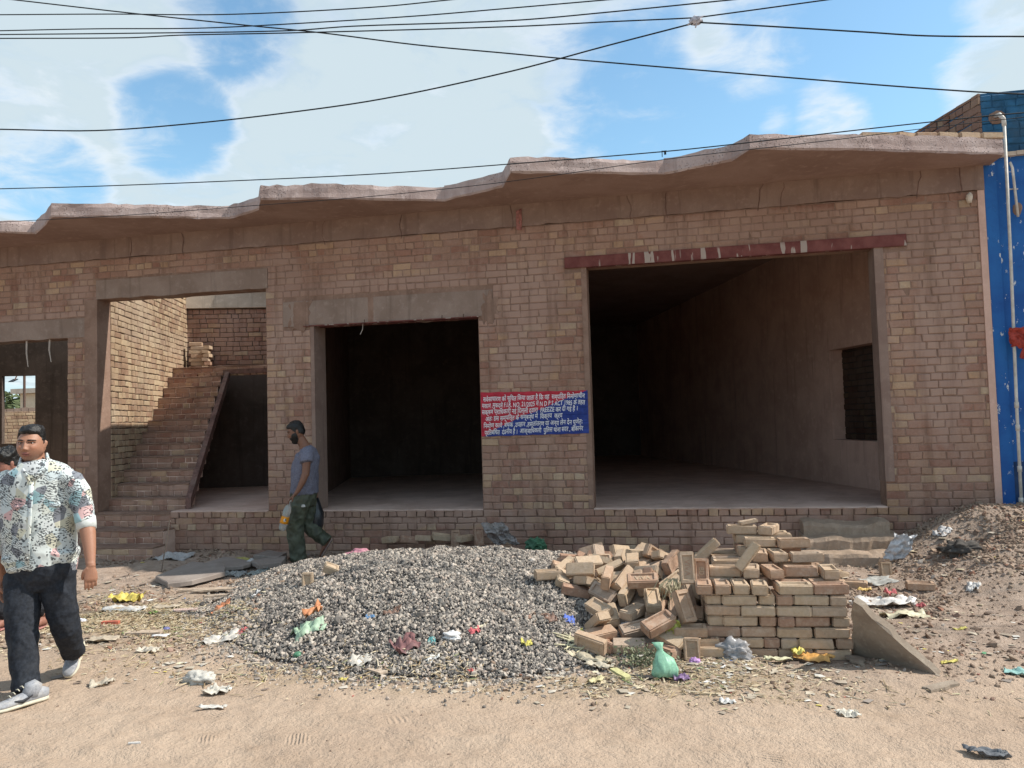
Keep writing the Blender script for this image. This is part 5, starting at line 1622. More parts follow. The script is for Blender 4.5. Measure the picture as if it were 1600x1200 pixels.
def heap_bricks():
    rows = []
    for (x, y, z, qw, qx, qy, qz) in PILE:
        if x < -.92 or (x < -.6 and y < -3.0) or y < -3.75: continue
        rows.append((x, y, z, (qw, qx, qy, qz)))
    zs = np.array([r[2] for r in rows])
    tier = np.digitize(zs, [.13, .26, .40])
    for t in range(4):
        idx = sorted([i for i in range(len(rows)) if tier[i] == t], key=lambda i: rows[i][0])
        for k, i in enumerate(idx):
            x, y, z, q = rows[i]
            from mathutils import Quaternion
            R = Quaternion(q).to_matrix()
            up = R @ Vector((0, 0, 1)); ln = R @ Vector((1, 0, 0))
            pose = 'lying flat' if up.z > .9 else 'upside down' if up.z < -.9 else 'standing on end' if abs(ln.z) > .75 else 'tipped on its edge' if abs(up.z) < .45 else 'tilted'
            nth = NTH[k] if k < len(NTH) else 'number %d' % (k + 1)
            clay_brick((x, y, z), R, f"brick {pose}, {('bottom', 'lower', 'upper', 'topmost')[t]} tumbled heap, {nth} from the gravel", 'tumbled bricks left of the stack')
    for (lab, px, py, D, e, var, stamp, sc) in HAND:
        R = Matrix.Rotation(rad(e[2]), 3, 'Z') @ Matrix.Rotation(rad(e[1]), 3, 'Y') @ Matrix.Rotation(rad(e[0]), 3, 'X')
        q = at(px, py, D) if D else ground_at(px, py + 8) + (0, 0, .05)
        clay_brick(tuple(q), R, lab, None, var, stamp, sc)
    for k, (x, y, z, a) in enumerate(COPING):
        clay_brick((x, y, z), Matrix.Rotation(rad(a), 3, 'Z'), f"loose brick on the roof slab edge, {NTH[k]} in the row towards the blue building", 'bricks along the roof edge')


HAND = [
    ('large tan brick lying at the right edge of the gravel heap, apart from the pile', 857, 899, None, (3, 0, 22), 1, None, (1, 1, 1)),
    ('brick standing on end with the stamp VIVA in its frog, facing the road', 1073, 887, 5.42, (0, 80, -84), 2, 'VIVA', (1, 1, 1)),
    ('brick leaning next to the VIVA brick, stamped with the letters BD', 1096, 893, 5.44, (0, 72, -95), 4, 'JBD', (.8, 1, 1)),
    ('frog-up brick with shallow stamp lying in the middle of the tumbled heap', 1004, 907, 5.55, (28, -2, 4), 1, 'VIVA', (1, 1, 1)),
    ('tan brick standing upright beside the shredded husks at the heap foot', 955, 1010, 5.30, (14, 12, 72), 4, None, (.85, 1, 1.1)),
    ('tan brick lying nearest the road, next to the green bag', 1072, 1047, 5.02, (0, 4, -38), 1, None, (1, 1, 1)),
    ('frog-up brick resting on the bottom bricks left of the stack', 1079, 985, 5.22, (9, 0, 3), 2, None, (1, 1, 1)),
    ('half brick on end with the stamp VIVA, at the lower left corner of the stack', 1081, 1014, 5.05, (0, 80, -90), 5, 'VIVA', (.62, 1, .9)),
    ('upper of two bricks tucked against the lower left corner of the stack', 1107, 1004, 5.16, (0, 0, 4), 5, None, (.6, 1, 1)),
    ('lower of two bricks tucked against the lower left corner of the stack', 1105, 1021, 5.14, (0, 0, -3), 1, None, (.65, 1, 1)),
    ('big reddish brick tilted in the lower front of the tumbled heap', 1029, 974, 5.22, (24, -20, 30), 3, None, (1, 1.1, 1.25)),
    ('greyish brick propped on end in the shade left of the stack', 1069, 948, 5.28, (8, 66, -50), 0, None, (1, 1, 1)),
    ('half brick standing on the left slope of the gravel heap', 481, 907, None, (0, 86, -75), 1, None, (.52, .85, .9)),
    ('broken brick lying higher on the left slope of the gravel heap', 517, 890, None, (18, 24, 28), 2, None, (.55, 1, 1)),
]
def pile_core(x, y):
    e = ((x + .28) / .72) ** 2 + ((y + 2.35) / 1.25) ** 2
    h = .34 * np.maximum(0, 1 - e) + .20 * np.exp(-((x - .12) / .22) ** 2 - ((y + 2.75) / .42) ** 2)
    return h * sstep(.40, .15, x)


V, F = grid_mesh(np.arange(-1.2, .6, .04), np.arange(-3.9, -.9, .04), lambda X, Y: np.where(pile_core(X, Y) > heap_h(X, Y) + .01, terrain(X, Y) + pile_core(X, Y) - .01 + .012 * vfbm(X, Y, 9, 3, 6), -.3))
F = F[(V[:, 2][F] > -.2).all(1)]
tag(obj('rubble_mound', V, F, M['chunk'], smooth=False), 'mound of brick dust and bats under the tumbled bricks', kind='stuff')
heap_bricks()


def ground_bricks():
    for (lab, px, py, e, sc, lift) in [
        ('frog-up brick lying alone on the dirt between the white bag and the bank', 1438, 919, (0, 0, -6), (1, 1, 1), .034),
        ('brick on end with its frog facing the road, by the grey sheet', 1384, 896, (0, 80, -86), (.62, 1, 1), .06),
        ('brick lying on the dirt just right of the stack', 1335, 917, (4, 0, -14), (1, 1, 1), .034),
        ('broken brick lying behind the right corner of the stack', 1312, 900, (10, 15, 40), (.7, 1, 1), .04)]:
        p = ground_at(px, py + lift * 60); R = Matrix.Rotation(rad(e[2]), 3, 'Z') @ Matrix.Rotation(rad(e[1]), 3, 'Y') @ Matrix.Rotation(rad(e[0]), 3, 'X')
        clay_brick((p[0], p[1], p[2] + lift), R, lab, None, None, None, sc)
    for k, (px, z, e, sc) in enumerate([(640, .10, (5, 8, 20), (.6, 1, 1)), (664, .12, (-8, 0, -14), (1, 1, 1)), (690, .10, (12, 10, 30), (.8, 1, 1)), (712, .16, (0, 78, -80), (.45, 1, .8)), (727, .11, (4, 0, 60), (.5, .9, 1)), (748, .12, (0, 70, -60), (.5, 1, .9)), (610, .08, (6, -6, -30), (.5, .8, .9))]):
        p = on_plane(px, 843 - 2 * (k % 3), 1, -.16)
        R = Matrix.Rotation(rad(e[2]), 3, 'Z') @ Matrix.Rotation(rad(e[1]), 3, 'Y') @ Matrix.Rotation(rad(e[0]), 3, 'X')
        clay_brick((p[0], -.16, p[2]), R, f"broken brick fallen at the plinth foot behind the gravel, {NTH[k]} from the left" if k < 6 else 'small broken brick at the plinth foot, right behind the pink rag', 'fallen bricks along the plinth foot')
    # bricks stored on the stair landing
    B0 = np.array((-7.43, .25, 0)) + DV * 3.0 + WV * .10
    n = 0
    for c in range(7):
        for k in range(2):
            if c == 6 and k == 1: continue
            p = B0 + WV * (.11 * (c % 2) * .3 + .12 + .19 * k) + DV * (.10 - .04 * k) + (0, 0, 2.672 + .071 * c + BH / 2)
            R = Matrix.Rotation(SK + rad((4 if k == 0 else 88) + rng.normal(0, 3)), 3, 'Z')
            clay_brick(tuple(p), R, f"brick stored on the stair landing, {ORD[c]} course, {'near the lit wall' if k == 0 else 'on the open side'}", 'bricks stored on the stair landing', sc_v(k))


def sc_v(k):
    return 1 if k else 4


ground_bricks()
# ------------------------------------------------------------------ litter, one thing each
LM = {}


def lmat(col, rough=.7, transl=0.0, spec=.3):
    g = sum(col) / 3; col = tuple((c + (g - c) * .18) * .82 + d * .10 for c, d in zip(col, (.42, .34, .25)))
    k = (tuple(round(c, 3) for c in col), rough, transl)
    if k not in LM:
        m = plain('litter %d' % len(LM), col, rough, .18, 40, .002, spec, dirt=tuple(c * .6 + .06 for c in col), dirt_amt=.45)
        if transl:
            T = m.node_tree; b = next(n for n in T.nodes if n.type == 'BSDF_PRINCIPLED'); out = next(n for n in T.nodes if n.type == 'OUTPUT_MATERIAL')
            mx = T.nodes.new('ShaderNodeMixShader'); tr = T.nodes.new('ShaderNodeBsdfTransparent'); mx.inputs[0].default_value = transl
            T.links.new(b.outputs[0], mx.inputs[1]); T.links.new(tr.outputs[0], mx.inputs[2]); T.links.new(mx.outputs[0], out.inputs[0])
        LM[k] = m
    return LM[k]


def drape(V, p, ang, lift=.004):
    """turn, put at p and lay on the ground"""
    c, s = math.cos(ang), math.sin(ang)
    W = np.stack([V[:, 0] * c - V[:, 1] * s + p[0], V[:, 0] * s + V[:, 1] * c + p[1], V[:, 2]], 1)
    h = terrain(W[:, 0], W[:, 1]) + heap_h(W[:, 0], W[:, 1])
    W[:, 2] += np.maximum(h, 0) + lift
    return W


def sheet(name, label, cat, px, py, w, d, col, amp=.02, ang=0.0, seed=1, rough=.6, transl=0.0, n=12, extra=None, group=None):
    p = ground_at(px, py); V, F = crumple(w, d, n, amp * .72, seed)
    if extra is None:
        return tag(obj(name, drape(V, p, rad(ang)), F, lmat(col, rough, transl), None, True), label, cat, group)
    t = empty(name, tuple(p), label, cat, group)
    obj(extra[5] if len(extra) > 5 else 'sheet', drape(V, p, rad(ang)), F, lmat(col, rough, transl), t, True)
    V, F = crumple(extra[0], extra[1], 8, extra[2], seed + 3)
    obj(extra[4], drape(V + (0, 0, amp * .9), p + np.array(extra[6] if len(extra) > 6 else (0, 0, 0)), rad(ang + 15)), F, lmat(extra[3], rough), t, True)
    return t


def wad(name, label, cat, px, py, r, col, sq=(1, .8, .6), seed=1, rough=.7, amp=.45, lift=.4, transl=0.0):
    p = ground_at(px, py); V, F = ico(4)
    k = np.array([1 + amp * fbm(v * 2.0 + seed * 1.7, 1.0, 2) + .42 * amp * (1 - 2.4 * abs(fbm(v * 4.5 + seed, 1.0, 2))) for v in V])[:, None]
    V = V * k * r * np.asarray(sq)
    return tag(obj(name, V + p + (0, 0, r * sq[2] * lift), F, lmat(col, rough, transl), None, True), label, cat)


def bar(name, label, cat, px, py, L, w, h, col, ang, tilt=0.0, bend=0.0, mat=None, lift=0.0, seed=0):
    """flat board, strip or stick with uneven ends"""
    p = ground_at(px, py); r = np.random.default_rng(seed + 5)
    n = 7; xs = np.linspace(-L / 2, L / 2, n); V = []; F = []
    for i, x in enumerate(xs):
        e = r.normal(0, w * .05); ww = w * (1 if 0 < i < n - 1 else r.uniform(.75, 1.0)); b = bend * (1 - (2 * x / L) ** 2); dx = r.normal(0, w * .12) if i in (0, n - 1) else 0
        z = x * math.tan(tilt)
        V += [(x + dx, -ww / 2 + e + b, z), (x - dx, ww / 2 + e + b, z), (x - dx, ww / 2 + e + b, z + h), (x + dx, -ww / 2 + e + b, z + h)]
    for i in range(n - 1):
        for j in range(4): F.append((i * 4 + j, i * 4 + 4 + j, i * 4 + 4 + (j + 1) % 4, i * 4 + (j + 1) % 4))
    F += [(0, 1, 2, 3), tuple((n - 1) * 4 + q for q in (3, 2, 1, 0))]
    V = np.array(V); c, s = math.cos(rad(ang)), math.sin(rad(ang))
    W = np.stack([V[:, 0] * c - V[:, 1] * s, V[:, 0] * s + V[:, 1] * c, V[:, 2]], 1) + p
    if tilt: W[:, 2] += L / 2 * abs(math.tan(tilt))
    else:   # settle on the highest ground below it
        g = terrain(W[:, 0], W[:, 1]) + heap_h(W[:, 0], W[:, 1]); W[:, 2] += max(0.0, float(np.median(g)) - p[2])
    W[:, 2] += lift
    return tag(obj(name, W, F, mat or lmat(col, .85)), label, cat)


def flag(name, label, cat, poly, h, mat, lift=.0, tilt=(0, 0)):
    """flat stone or plate with the outline POLY (pixels)"""
    P = np.array([ground_at(a, b, heap=False) for a, b in poly]); c = P.mean(0)
    z = P[:, 2].max() + lift
    Q = P.copy(); Q[:, 2] = z + (P[:, 0] - c[0]) * tilt[0] + (P[:, 1] - c[1]) * tilt[1]
    # roughen the outline
    out = []
    for i in range(len(Q)):
        a, b = Q[i], Q[(i + 1) % len(Q)]
        for k in range(4):
            t = k / 4; out.append(a + (b - a) * t + np.array((rng.normal(0, .006), rng.normal(0, .006), 0)) * (k > 0))
    Q = np.array(out); n = len(Q); ins = c + (Q - c) * .975; ins[:, 2] = Q[:, 2]
    V = np.concatenate([Q - (0, 0, h), Q - (0, 0, h * .18), ins]); F = [tuple(range(n))[::-1], tuple(range(2 * n, 3 * n))]
    for r_ in range(2): F += [(r_ * n + i, r_ * n + (i + 1) % n, (r_ + 1) * n + (i + 1) % n, (r_ + 1) * n + i) for i in range(n)]
    return tag(obj(name, V, F, mat), label, cat)




def litter_bits():
    """scraps too small and too many to count"""
    cols = np.array([(.54, .51, .46), (.47, .42, .35), (.42, .36, .28), (.33, .27, .21), (.25, .21, .18), (.55, .47, .33), (.60, .50, .12), (.16, .22, .40), (.45, .10, .08), (.13, .30, .16), (.20, .15, .12), (.60, .58, .55)])
    pr = np.array([6, 11, 16, 15, 10, 11, .8, .3, .5, .4, 10, 3.]); pr /= pr.sum()
    n = 5200
    x = np.concatenate([rng.normal(-4.7, 1.1, n // 2), rng.normal(.0, .6, n // 6), rng.uniform(1.2, 4.2, n // 4), rng.uniform(-4, 1, n // 8)])
    y = np.concatenate([rng.normal(-2.6, .75, n // 2), rng.normal(-3.9, .28, n // 6), rng.uniform(-4.0, -.6, n // 4), rng.normal(-4.3, .15, n // 8)])
    k = (y < -.15) & (y > -4.7) & (x > -7.5) & (vfbm(x, y, 1.9, 3, 88) > -.25) & ((heap_h(x, y) < .02) | (rng.random(len(x)) < .06)); x, y = x[k], y[k]; n = len(x)
    s = rng.lognormal(-4.35, .5, n); s = np.minimum(s, .04); a = rng.uniform(0, 6.28, n); asp = rng.uniform(.25, 1, n)
    ca, sa = np.cos(a), np.sin(a); z = terrain(x, y) + heap_h(x, y)
    Q = []
    for u, v, w in ((-1, -1, 0), (1, -1, 0), (1, 1, 0), (-1, 1, 0), (0, 0, 1)):
        U, Vv = u * s * rng.uniform(.7, 1.2, n), v * s * asp * rng.uniform(.7, 1.2, n)
        Q.append(np.stack([x + U * ca - Vv * sa, y + U * sa + Vv * ca, z + .003 + rng.uniform(0, .5, n) * s * (.7 if w else .5)], 1))
    V = np.stack(Q, 1).reshape(-1, 3); F0 = np.array([(0, 1, 4), (1, 2, 4), (2, 3, 4), (3, 0, 4)]); F = (F0[None] + (np.arange(n) * 5)[:, None, None]).reshape(-1, 3)
    c = cols[rng.choice(len(cols), n, p=pr)] * rng.uniform(.75, 1.15, (n, 1))
    m, T, b = new_mat('litter bits'); T.l(T.n('ShaderNodeAttribute', attribute_name='tint').outputs['Color'], b.inputs['Base Color']); b.inputs['Roughness'].default_value = .8
    tag(obj('litter', V, F, m, attrs={'tint': np.repeat(c, 5, axis=0)}), 'tiny scraps of paper, plastic and dry leaf trodden into the dirt', kind='stuff')


litter_bits()


def litter():
    wood = plain('grey old wood', (.42, .33, .25), .9, .25, 26, .003); card = (.46, .37, .26)
    # -------- left of the gravel
    flag('stone_flag', 'big flat grey stone flag lying in shade by the plinth', 'stone slab', [(243, 912), (300, 886), (352, 893), (352, 905), (300, 919), (262, 921)], .05, M['slabstone'], .04, (0, .05))
    flag('stone_flag', 'flat stone flag behind the big one, nearer the plinth', 'stone slab', [(318, 888), (350, 873), (398, 884), (380, 896), (345, 896)], .04, M['slabstone'], .03)
    flag('stone_flag', 'stone flag half under the gravel edge, close to the worker', 'stone slab', [(392, 886), (418, 874), (448, 876), (440, 890), (404, 897)], .05, M['slabstone'], .03, (.03, 0))
    flag('stone_flag', 'small broken flag beside the yellow slipper', 'stone slab', [(396, 876), (420, 868), (448, 870), (436, 880)], .05, M['slabstone'], .05)
    sheet('sack', 'torn grey-white sack lying in the shade in front of the lower steps', 'sack', 272, 872, .42, .30, (.44, .43, .42), .05, 10, 4, .9, n=14)
    bar('twig', 'thin dark twig sticking up in front of the lower steps', 'twig', 259, 893, .22, .012, .012, (.07, .05, .04), 100, 1.2)
    wad('slipper', 'dusty yellow slipper lying at the plinth foot', 'slipper', 374, 878, .10, (.42, .36, .06), (1.35, .5, .38), 3, .8, .25)
    wad('paper_ball', 'small white crumpled paper beside the yellow slipper', 'paper', 393, 882, .05, (.6, .58, .56), (1, .8, .8), 5)
    sheet('clear_bag', 'clear plastic bag lying on the stone flags in shade', 'plastic bag', 366, 901, .26, .18, (.42, .44, .43), .05, 20, 8, .35, .35, n=14)
    sheet('clear_bag', 'crushed clear plastic bottle bag under the gravel edge near the worker', 'plastic bag', 405, 897, .22, .12, (.38, .44, .42), .05, 40, 9, .35, .35)
    sheet('yellow_bag', 'bright yellow crumpled plastic bag on the littered dirt', 'plastic bag', 200, 940, .27, .20, (.72, .55, .03), .07, 5, 11, .5, n=16)
    sheet('white_film', 'white plastic film spread below the yellow bag', 'plastic film', 195, 952, .38, .16, (.62, .60, .56), .03, 12, 12, .45, n=14)
    bar('orange_tube', 'short orange-red tube lying on the dirt left of the gravel', 'tube', 173, 976, .14, .038, .03, (.62, .10, .035), 12)
    wad('paper_ball', 'white and blue crumpled paper ball beside the walking man', 'paper', 127, 973, .038, (.66, .66, .72), seed=7)
    bar('plank', 'weathered board lying left of the gravel with a blue cap beside it', 'plank', 224, 990, .30, .085, .018, None, 10, mat=wood)
    wad('bottle_cap', 'round blue bottle cap beside the weathered board', 'cap', 260, 984, .028, (.10, .12, .36), (1, 1, .6), 9, .4, .02)
    sheet('paper_card', 'flat white card below the blue cap', 'card', 250, 1000, .13, .07, (.72, .71, .70), .008, 8, 13, n=6)
    sheet('cardboard', 'torn piece of brown cardboard left of the weathered board', 'cardboard', 160, 1004, .22, .12, card, .025, 12, 14, .9)
    sheet('leaf_scrap', 'bright green leaf scrap on the dry straw', 'leaf', 240, 960, .07, .05, (.25, .42, .05), .02, 30, 15)
    for k, (a, b, L, w, an, lab) in enumerate([(318, 925, .46, .055, 18, 'uppermost of the three thin boards by the gravel edge'), (338, 928, .44, .055, 21, 'middle of the three thin boards by the gravel edge'), (350, 935, .34, .05, 24, 'lowest of the three thin boards by the gravel edge')]):
        bar('plank', lab, 'plank', a, b, L, w, .016, None, an, mat=wood, lift=.02, seed=k, )
    bar('plank', 'short pinkish board below the three thin boards', 'plank', 290, 955, .20, .08, .016, None, 22, mat=plain('pinkish board', (.50, .37, .32), .9, .2, 26), seed=8)
    sheet('cardboard', 'flattened brown cardboard beside the short pinkish board', 'cardboard', 262, 951, .26, .11, card, .02, 8, 17, .9)
    sheet('wrapper', 'orange crumpled wrapper at the left edge of the gravel', 'wrapper', 346, 950, .14, .09, (.78, .24, .07), .04, 10, 18, .5)
    sheet('paper_scrap', 'white paper scrap on the gravel above the orange wrapper', 'paper', 399, 931, .06, .05, (.72, .71, .7), .03, 60, 19)
    sheet('wrapper', 'small red and yellow wrapper at the left foot of the gravel', 'wrapper', 378, 988, .07, .05, (.55, .05, .06), .02, 40, 20)
    wad('paper_ball', 'crumpled dirty white paper lying on the sandy road, left of centre', 'paper', 314, 1066, .085, (.55, .52, .46), (1.1, .7, .55), 21)
    sheet('paper_scrap', 'ribbed torn paper lying on the sandy road beside the crumpled paper', 'paper', 340, 1083, .16, .09, (.60, .55, .46), .035, 15, 22, n=14)
    sheet('paper_scrap', 'narrow white paper strip on the road below the ribbed paper', 'paper', 332, 1108, .16, .035, (.66, .62, .55), .015, 8, 23)
    sheet('paper_scrap', 'folded buff paper on the road beside the walking man', 'paper', 160, 1070, .13, .09, (.52, .44, .33), .03, 30, 24)
    bar('cigarette_end', 'thin white stick with a red tip on the open road', 'stick', 210, 1162, .06, .009, .008, (.75, .72, .68), 14)
    bar('plank', 'pale stick lying at the front foot of the gravel, left side', 'stick', 385, 1041, .21, .03, .012, (.52, .42, .30), 25, bend=.03, seed=3)
    sheet('white_film', 'torn white film at the front left foot of the gravel', 'plastic film', 345, 1003, .26, .14, (.56, .52, .46), .04, 20, 25, .6, n=14)
    sheet('paper_scrap', 'pale crumpled paper on the dirt below the weathered board', 'paper', 232, 1019, .14, .09, (.55, .48, .38), .035, 0, 26)
    # -------- on the gravel
    sheet('green_bag', 'pale green plastic bag with an orange wrapper on the gravel slope', 'plastic bag', 482, 985, .22, .17, (.33, .50, .33), .06, 30, 31, .5, n=14, extra=(.13, .08, .05, (.75, .25, .06), 'wrapper', 'bag', (-.02, .12, .0)))
    sheet('wrapper', 'maroon crumpled wrapper in the lower middle of the gravel slope', 'wrapper', 633, 1012, .16, .16, (.20, .065, .075), .05, 40, 32, .5, n=12)
    wad('paper_ball', 'white crumpled paper in the lower middle of the gravel', 'paper', 706, 997, .05, (.76, .75, .74), (1.1, .9, .6), 33)
    sheet('wrapper', 'small pinkish-red wrapper beside the pale bone-like stick on the gravel', 'wrapper', 742, 989, .075, .055, (.62, .06, .09), .03, 30, 34)
    bar('plastic_spoon', 'pale yellow plastic spoon-like stick on the gravel', 'spoon', 752, 982, .13, .016, .008, (.70, .62, .42), 62, lift=.01)
    sheet('wrapper', 'small bright blue wrapper on the right of the gravel', 'wrapper', 890, 971, .075, .06, (.02, .12, .62), .03, 10, 35)
    sheet('wrapper', 'yellow wrapper scrap on the gravel left of the husks', 'wrapper', 822, 1009, .075, .06, (.72, .62, .04), .03, 25, 36)
    sheet('wrapper', 'yellow wrapper scrap on the gravel above the husks', 'wrapper', 916, 988, .075, .045, (.70, .62, .05), .02, 0, 37)
    sheet('leaf_scrap', 'curled brown leaf in the middle of the gravel slope', 'leaf', 612, 959, .12, .05, (.22, .10, .06), .03, 20, 38)
    sheet('leaf_scrap', 'curled brown leaf on the right of the gravel near the bricks', 'leaf', 860, 968, .10, .06, (.22, .10, .06), .03, 0, 39)
    sheet('wrapper', 'small teal scrap low on the gravel', 'wrapper', 675, 1004, .05, .05, (.03, .32, .33), .02, 0, 40)
    sheet('wrapper', 'thin blue scrap on the gravel above the maroon wrapper', 'wrapper', 578, 965, .07, .03, (.06, .22, .45), .012, 5, 41)
    wad('bottle_cap', 'dark green bottle cap at the front foot of the gravel', 'cap', 465, 1025, .03, (.02, .20, .10), (1, 1, .7), 42, .4, .05)
    sheet('paper_scrap', 'buff paper at the front foot of the gravel, below the maroon wrapper', 'paper', 564, 1035, .13, .09, (.58, .53, .45), .03, 20, 43)
    sheet('paper_scrap', 'white paper at the front foot of the gravel, right of the maroon wrapper', 'paper', 675, 1031, .09, .06, (.70, .69, .66), .02, 50, 44)
    bar('plank', 'small pale board at the front foot of the gravel', 'board', 587, 1049, .17, .055, .012, None, -32, mat=wood, seed=5)
    sheet('wrapper', 'small red scrap on the sand in front of the gravel', 'wrapper', 736, 1050, .05, .03, (.60, .05, .04), .015, 0, 45)
    sheet('wrapper', 'small yellow scrap on the sand in front of the gravel', 'wrapper', 536, 1066, .05, .025, (.65, .52, .05), .012, 0, 46)
    sheet('pink_rag', 'pink and white rag behind the crest of the gravel', 'rag', 572, 862, .40, .14, (.50, .16, .24), .05, 5, 47, .8, n=14)
    p = on_plane(782, 845, 1, -.34)
    V, F = crumple(.30, .40, 16, .10, 48); V = np.stack([V[:, 0] + V[:, 1] * .45, V[:, 2] - .05, -V[:, 1] * .6 + .02], 1)
    tag(obj('clear_film', V + p + (0, 0, .06), F, lmat((.42, .39, .38), .25, .45), None, True), 'crumpled clear plastic film standing up behind the gravel, under the notice', 'plastic film')
    p = on_plane(838, 853, 1, -.42); V, F = ico(3); V = V * (.115, .07, .075) * (1 + .5 * np.array([[fbm(v * 3, 1.0)] for v in V]))
    tag(obj('green_net', V + p + (0, 0, .01), F, lmat((.015, .17, .075), .7), None, False), 'dark green crumpled netting behind the gravel by the pillar', 'netting')
    # dry husks
    r = np.random.default_rng(4); p = ground_at(902, 1012); mb = MB()
    for k in range(16):
        a = r.uniform(-.5, .5) + (1.1 if k % 3 == 0 else 0); L = r.uniform(.10, .24); c = p + (r.uniform(-.08, .08), r.uniform(-.05, .05), 0); d = np.array((math.cos(a), math.sin(a), 0)) * L / 2
        z = [top_z(*(c + d * s)[:2]) + .012 + .018 * r.random() for s in (-1, 0, 1)]
        mb.tube([np.array((*(c + d * s)[:2], zz)) for s, zz in zip((-1, 0, 1), z)], np.array([.003, .007, .004]), 5)
    tag(mb.build('dry_husks', lmat((.66, .58, .33), .8), None), 'tangle of pale yellow dry husks at the right foot of the gravel', 'husks')
    sheet('corn_leaf', 'long dry buff leaf below the pale husks', 'leaf', 921, 1034, .32, .09, (.55, .46, .30), .04, -28, 51, .8, n=12)
    sheet('corn_leaf', 'second dry buff leaf, right below the long one', 'leaf', 938, 1048, .2, .06, (.58, .50, .36), .03, -20, 52, .8)
    # -------- round the bricks
    sheet('grey_bag', 'grey-white plastic bag on the lower slope of the tumbled bricks', 'plastic bag', 965, 962, .2, .16, (.50, .50, .48), .06, 10, 53, .4, n=14)
    wad('paper_cup', 'white crushed paper cup in front of the tumbled bricks', 'cup', 985, 990, .065, (.74, .74, .76), (1.2, .8, .75), 54, .6, .3, .8)
    sheet('wrapper', 'blue-white wrapper between the upper left bricks', 'wrapper', 911, 902, .10, .08, (.45, .52, .66), .05, 0, 55)
    sheet('wrapper', 'purple foil strip below the grey-white bag', 'wrapper', 975, 978, .15, .05, (.22, .12, .28), .03, 0, 56, .35)
    sheet('wrapper', 'red wrapper among the weeds in front of the bricks', 'wrapper', 1000, 1008, .16, .06, (.52, .10, .07), .04, -10, 57, .5)
    plant()
    p = ground_at(1037, 1060); r = np.random.default_rng(5)
    V, F = loft([p + (0, 0, .012), p + (.0, .01, .05), p + (-.01, .02, .10), p + (-.022, .03, .145), p + (-.028, .035, .170), p + (-.034, .04, .205)], [.080, .088, .066, .030, .013, .030], [.055, .060, .048, .022, .011, .008], side=(1, .2, 0), seg=40, dome=.1)
    V = V + np.array([[.020 * (1 - 2.2 * abs(fbm((v[0] * 1.0, v[1], v[2] * .45), 22, 2))), 0, .010 * fbm(v, 30, 2)] for v in V])
    tag(obj('green_bag', V, F, lmat((.24, .62, .40), .4, .12), None, True), 'translucent green plastic bag standing at the foot of the bricks', 'plastic bag')
    bar('cardboard_box', 'narrow cardboard wrapper printed green and yellow at the heap foot', 'carton', 970, 1057, .19, .05, .022, (.55, .52, .20), -58, seed=2)
    sheet('yellow_leaf', 'pointed pale yellow leaf on the sand below the husks', 'leaf', 932, 1068, .12, .055, (.62, .53, .24), .02, 60, 60)
    wad('wrapper', 'shiny purple scrap beside the nearest brick', 'wrapper', 1085, 1037, .03, (.42, .18, .52), (1, .8, .8), 61, .3)
    sheet('wrapper', 'dark purple scrap under the nearest brick', 'wrapper', 1065, 1064, .09, .05, (.16, .07, .24), .03, 10, 62, .4)
    sheet('wrapper', 'yellow-rimmed scrap above the green bag', 'wrapper', 1036, 1019, .06, .06, (.72, .66, .05), .03, 20, 63)
    sheet('wrapper', 'blue wrapper scrap beside the green bag', 'wrapper', 1051, 1018, .07, .06, (.05, .16, .50), .05, 0, 64)
    wad('silver_bag', 'crumpled silver-grey plastic at the foot of the stack', 'plastic bag', 1148, 1029, .085, (.30, .29, .30), (1.1, .7, .85), 65, .3, .5, .5)
    wad('paper_ball', 'grey crumpled paper against the bottom course of the stack', 'paper', 1133, 1017, .07, (.36, .32, .30), (1, .6, 1.0), 66, .8, .3, .7)
    sheet('wrapper', 'yellow and orange wrapper in front of the stack', 'wrapper', 1271, 1036, .23, .075, (.78, .36, .03), .035, -12, 67, .45, n=12, extra=(.08, .06, .03, (.75, .62, .05), 'printed_end', 'wrapper_body', (-.09, .02, 0)))
    sheet('paper_scrap', 'pale yellow paper strip in front of the stack', 'paper', 1216, 1037, .17, .05, (.60, .56, .33), .02, 10, 68)
    bar('wooden_spoon', 'wooden spoon lying on the sand in front of the stack', 'spoon', 1110, 1086, .22, .022, .01, (.52, .40, .24), -8, seed=6)
    sheet('paper_scrap', 'white torn paper on the road below the spoon', 'paper', 1137, 1099, .09, .05, (.62, .60, .56), .02, 10, 69)
    sheet('paper_scrap', 'crumpled off-white paper alone on the road, right of centre', 'paper', 1325, 1119, .11, .07, (.60, .55, .45), .03, 10, 70, n=14)
    # yellow-green packet behind the propped brick
    p = at(1052, 985, 5.2); V, F = crumple(.10, .14, 10, .03, 71); V = np.stack([V[:, 0], V[:, 2], V[:, 1]], 1)
    tag(obj('snack_packet', V + p, F, lmat((.45, .48, .03), .4), None, True), 'green-yellow snack packet wedged under the propped brick', 'packet')
    tuft()
    # -------- right-hand ground
    lean()
    sheet('white_bag', 'large crumpled white plastic bag right of the stack', 'plastic bag', 1385, 942, .46, .26, (.70, .66, .62), .07, 0, 72, .5, n=18, extra=(.1, .05, .04, (.55, .06, .08), 'red_print', 'bag', (.05, .06, 0)))
    sheet('buff_bag', 'pale yellow crumpled bag just below the white bag', 'plastic bag', 1415, 963, .32, .14, (.62, .56, .36), .045, 0, 73, .6, n=14)
    sheet('grey_sheet', 'grey cement-bag sheet between the stack and the bank', 'sheet', 1372, 910, .25, .30, (.40, .40, .37), .02, 20, 74, .8)
    p = ground_at(1408, 876); V, F = crumple(.22, .34, 18, .045, 75); V = np.stack([V[:, 0] + V[:, 1] * .35, V[:, 2] * .8, V[:, 1] * .75 + .13], 1)
    tag(obj('white_rag', V + p, F, lmat((.58, .58, .60), .6), None, True), 'white plastic rag hanging on the bank below the corner pillar', 'rag')
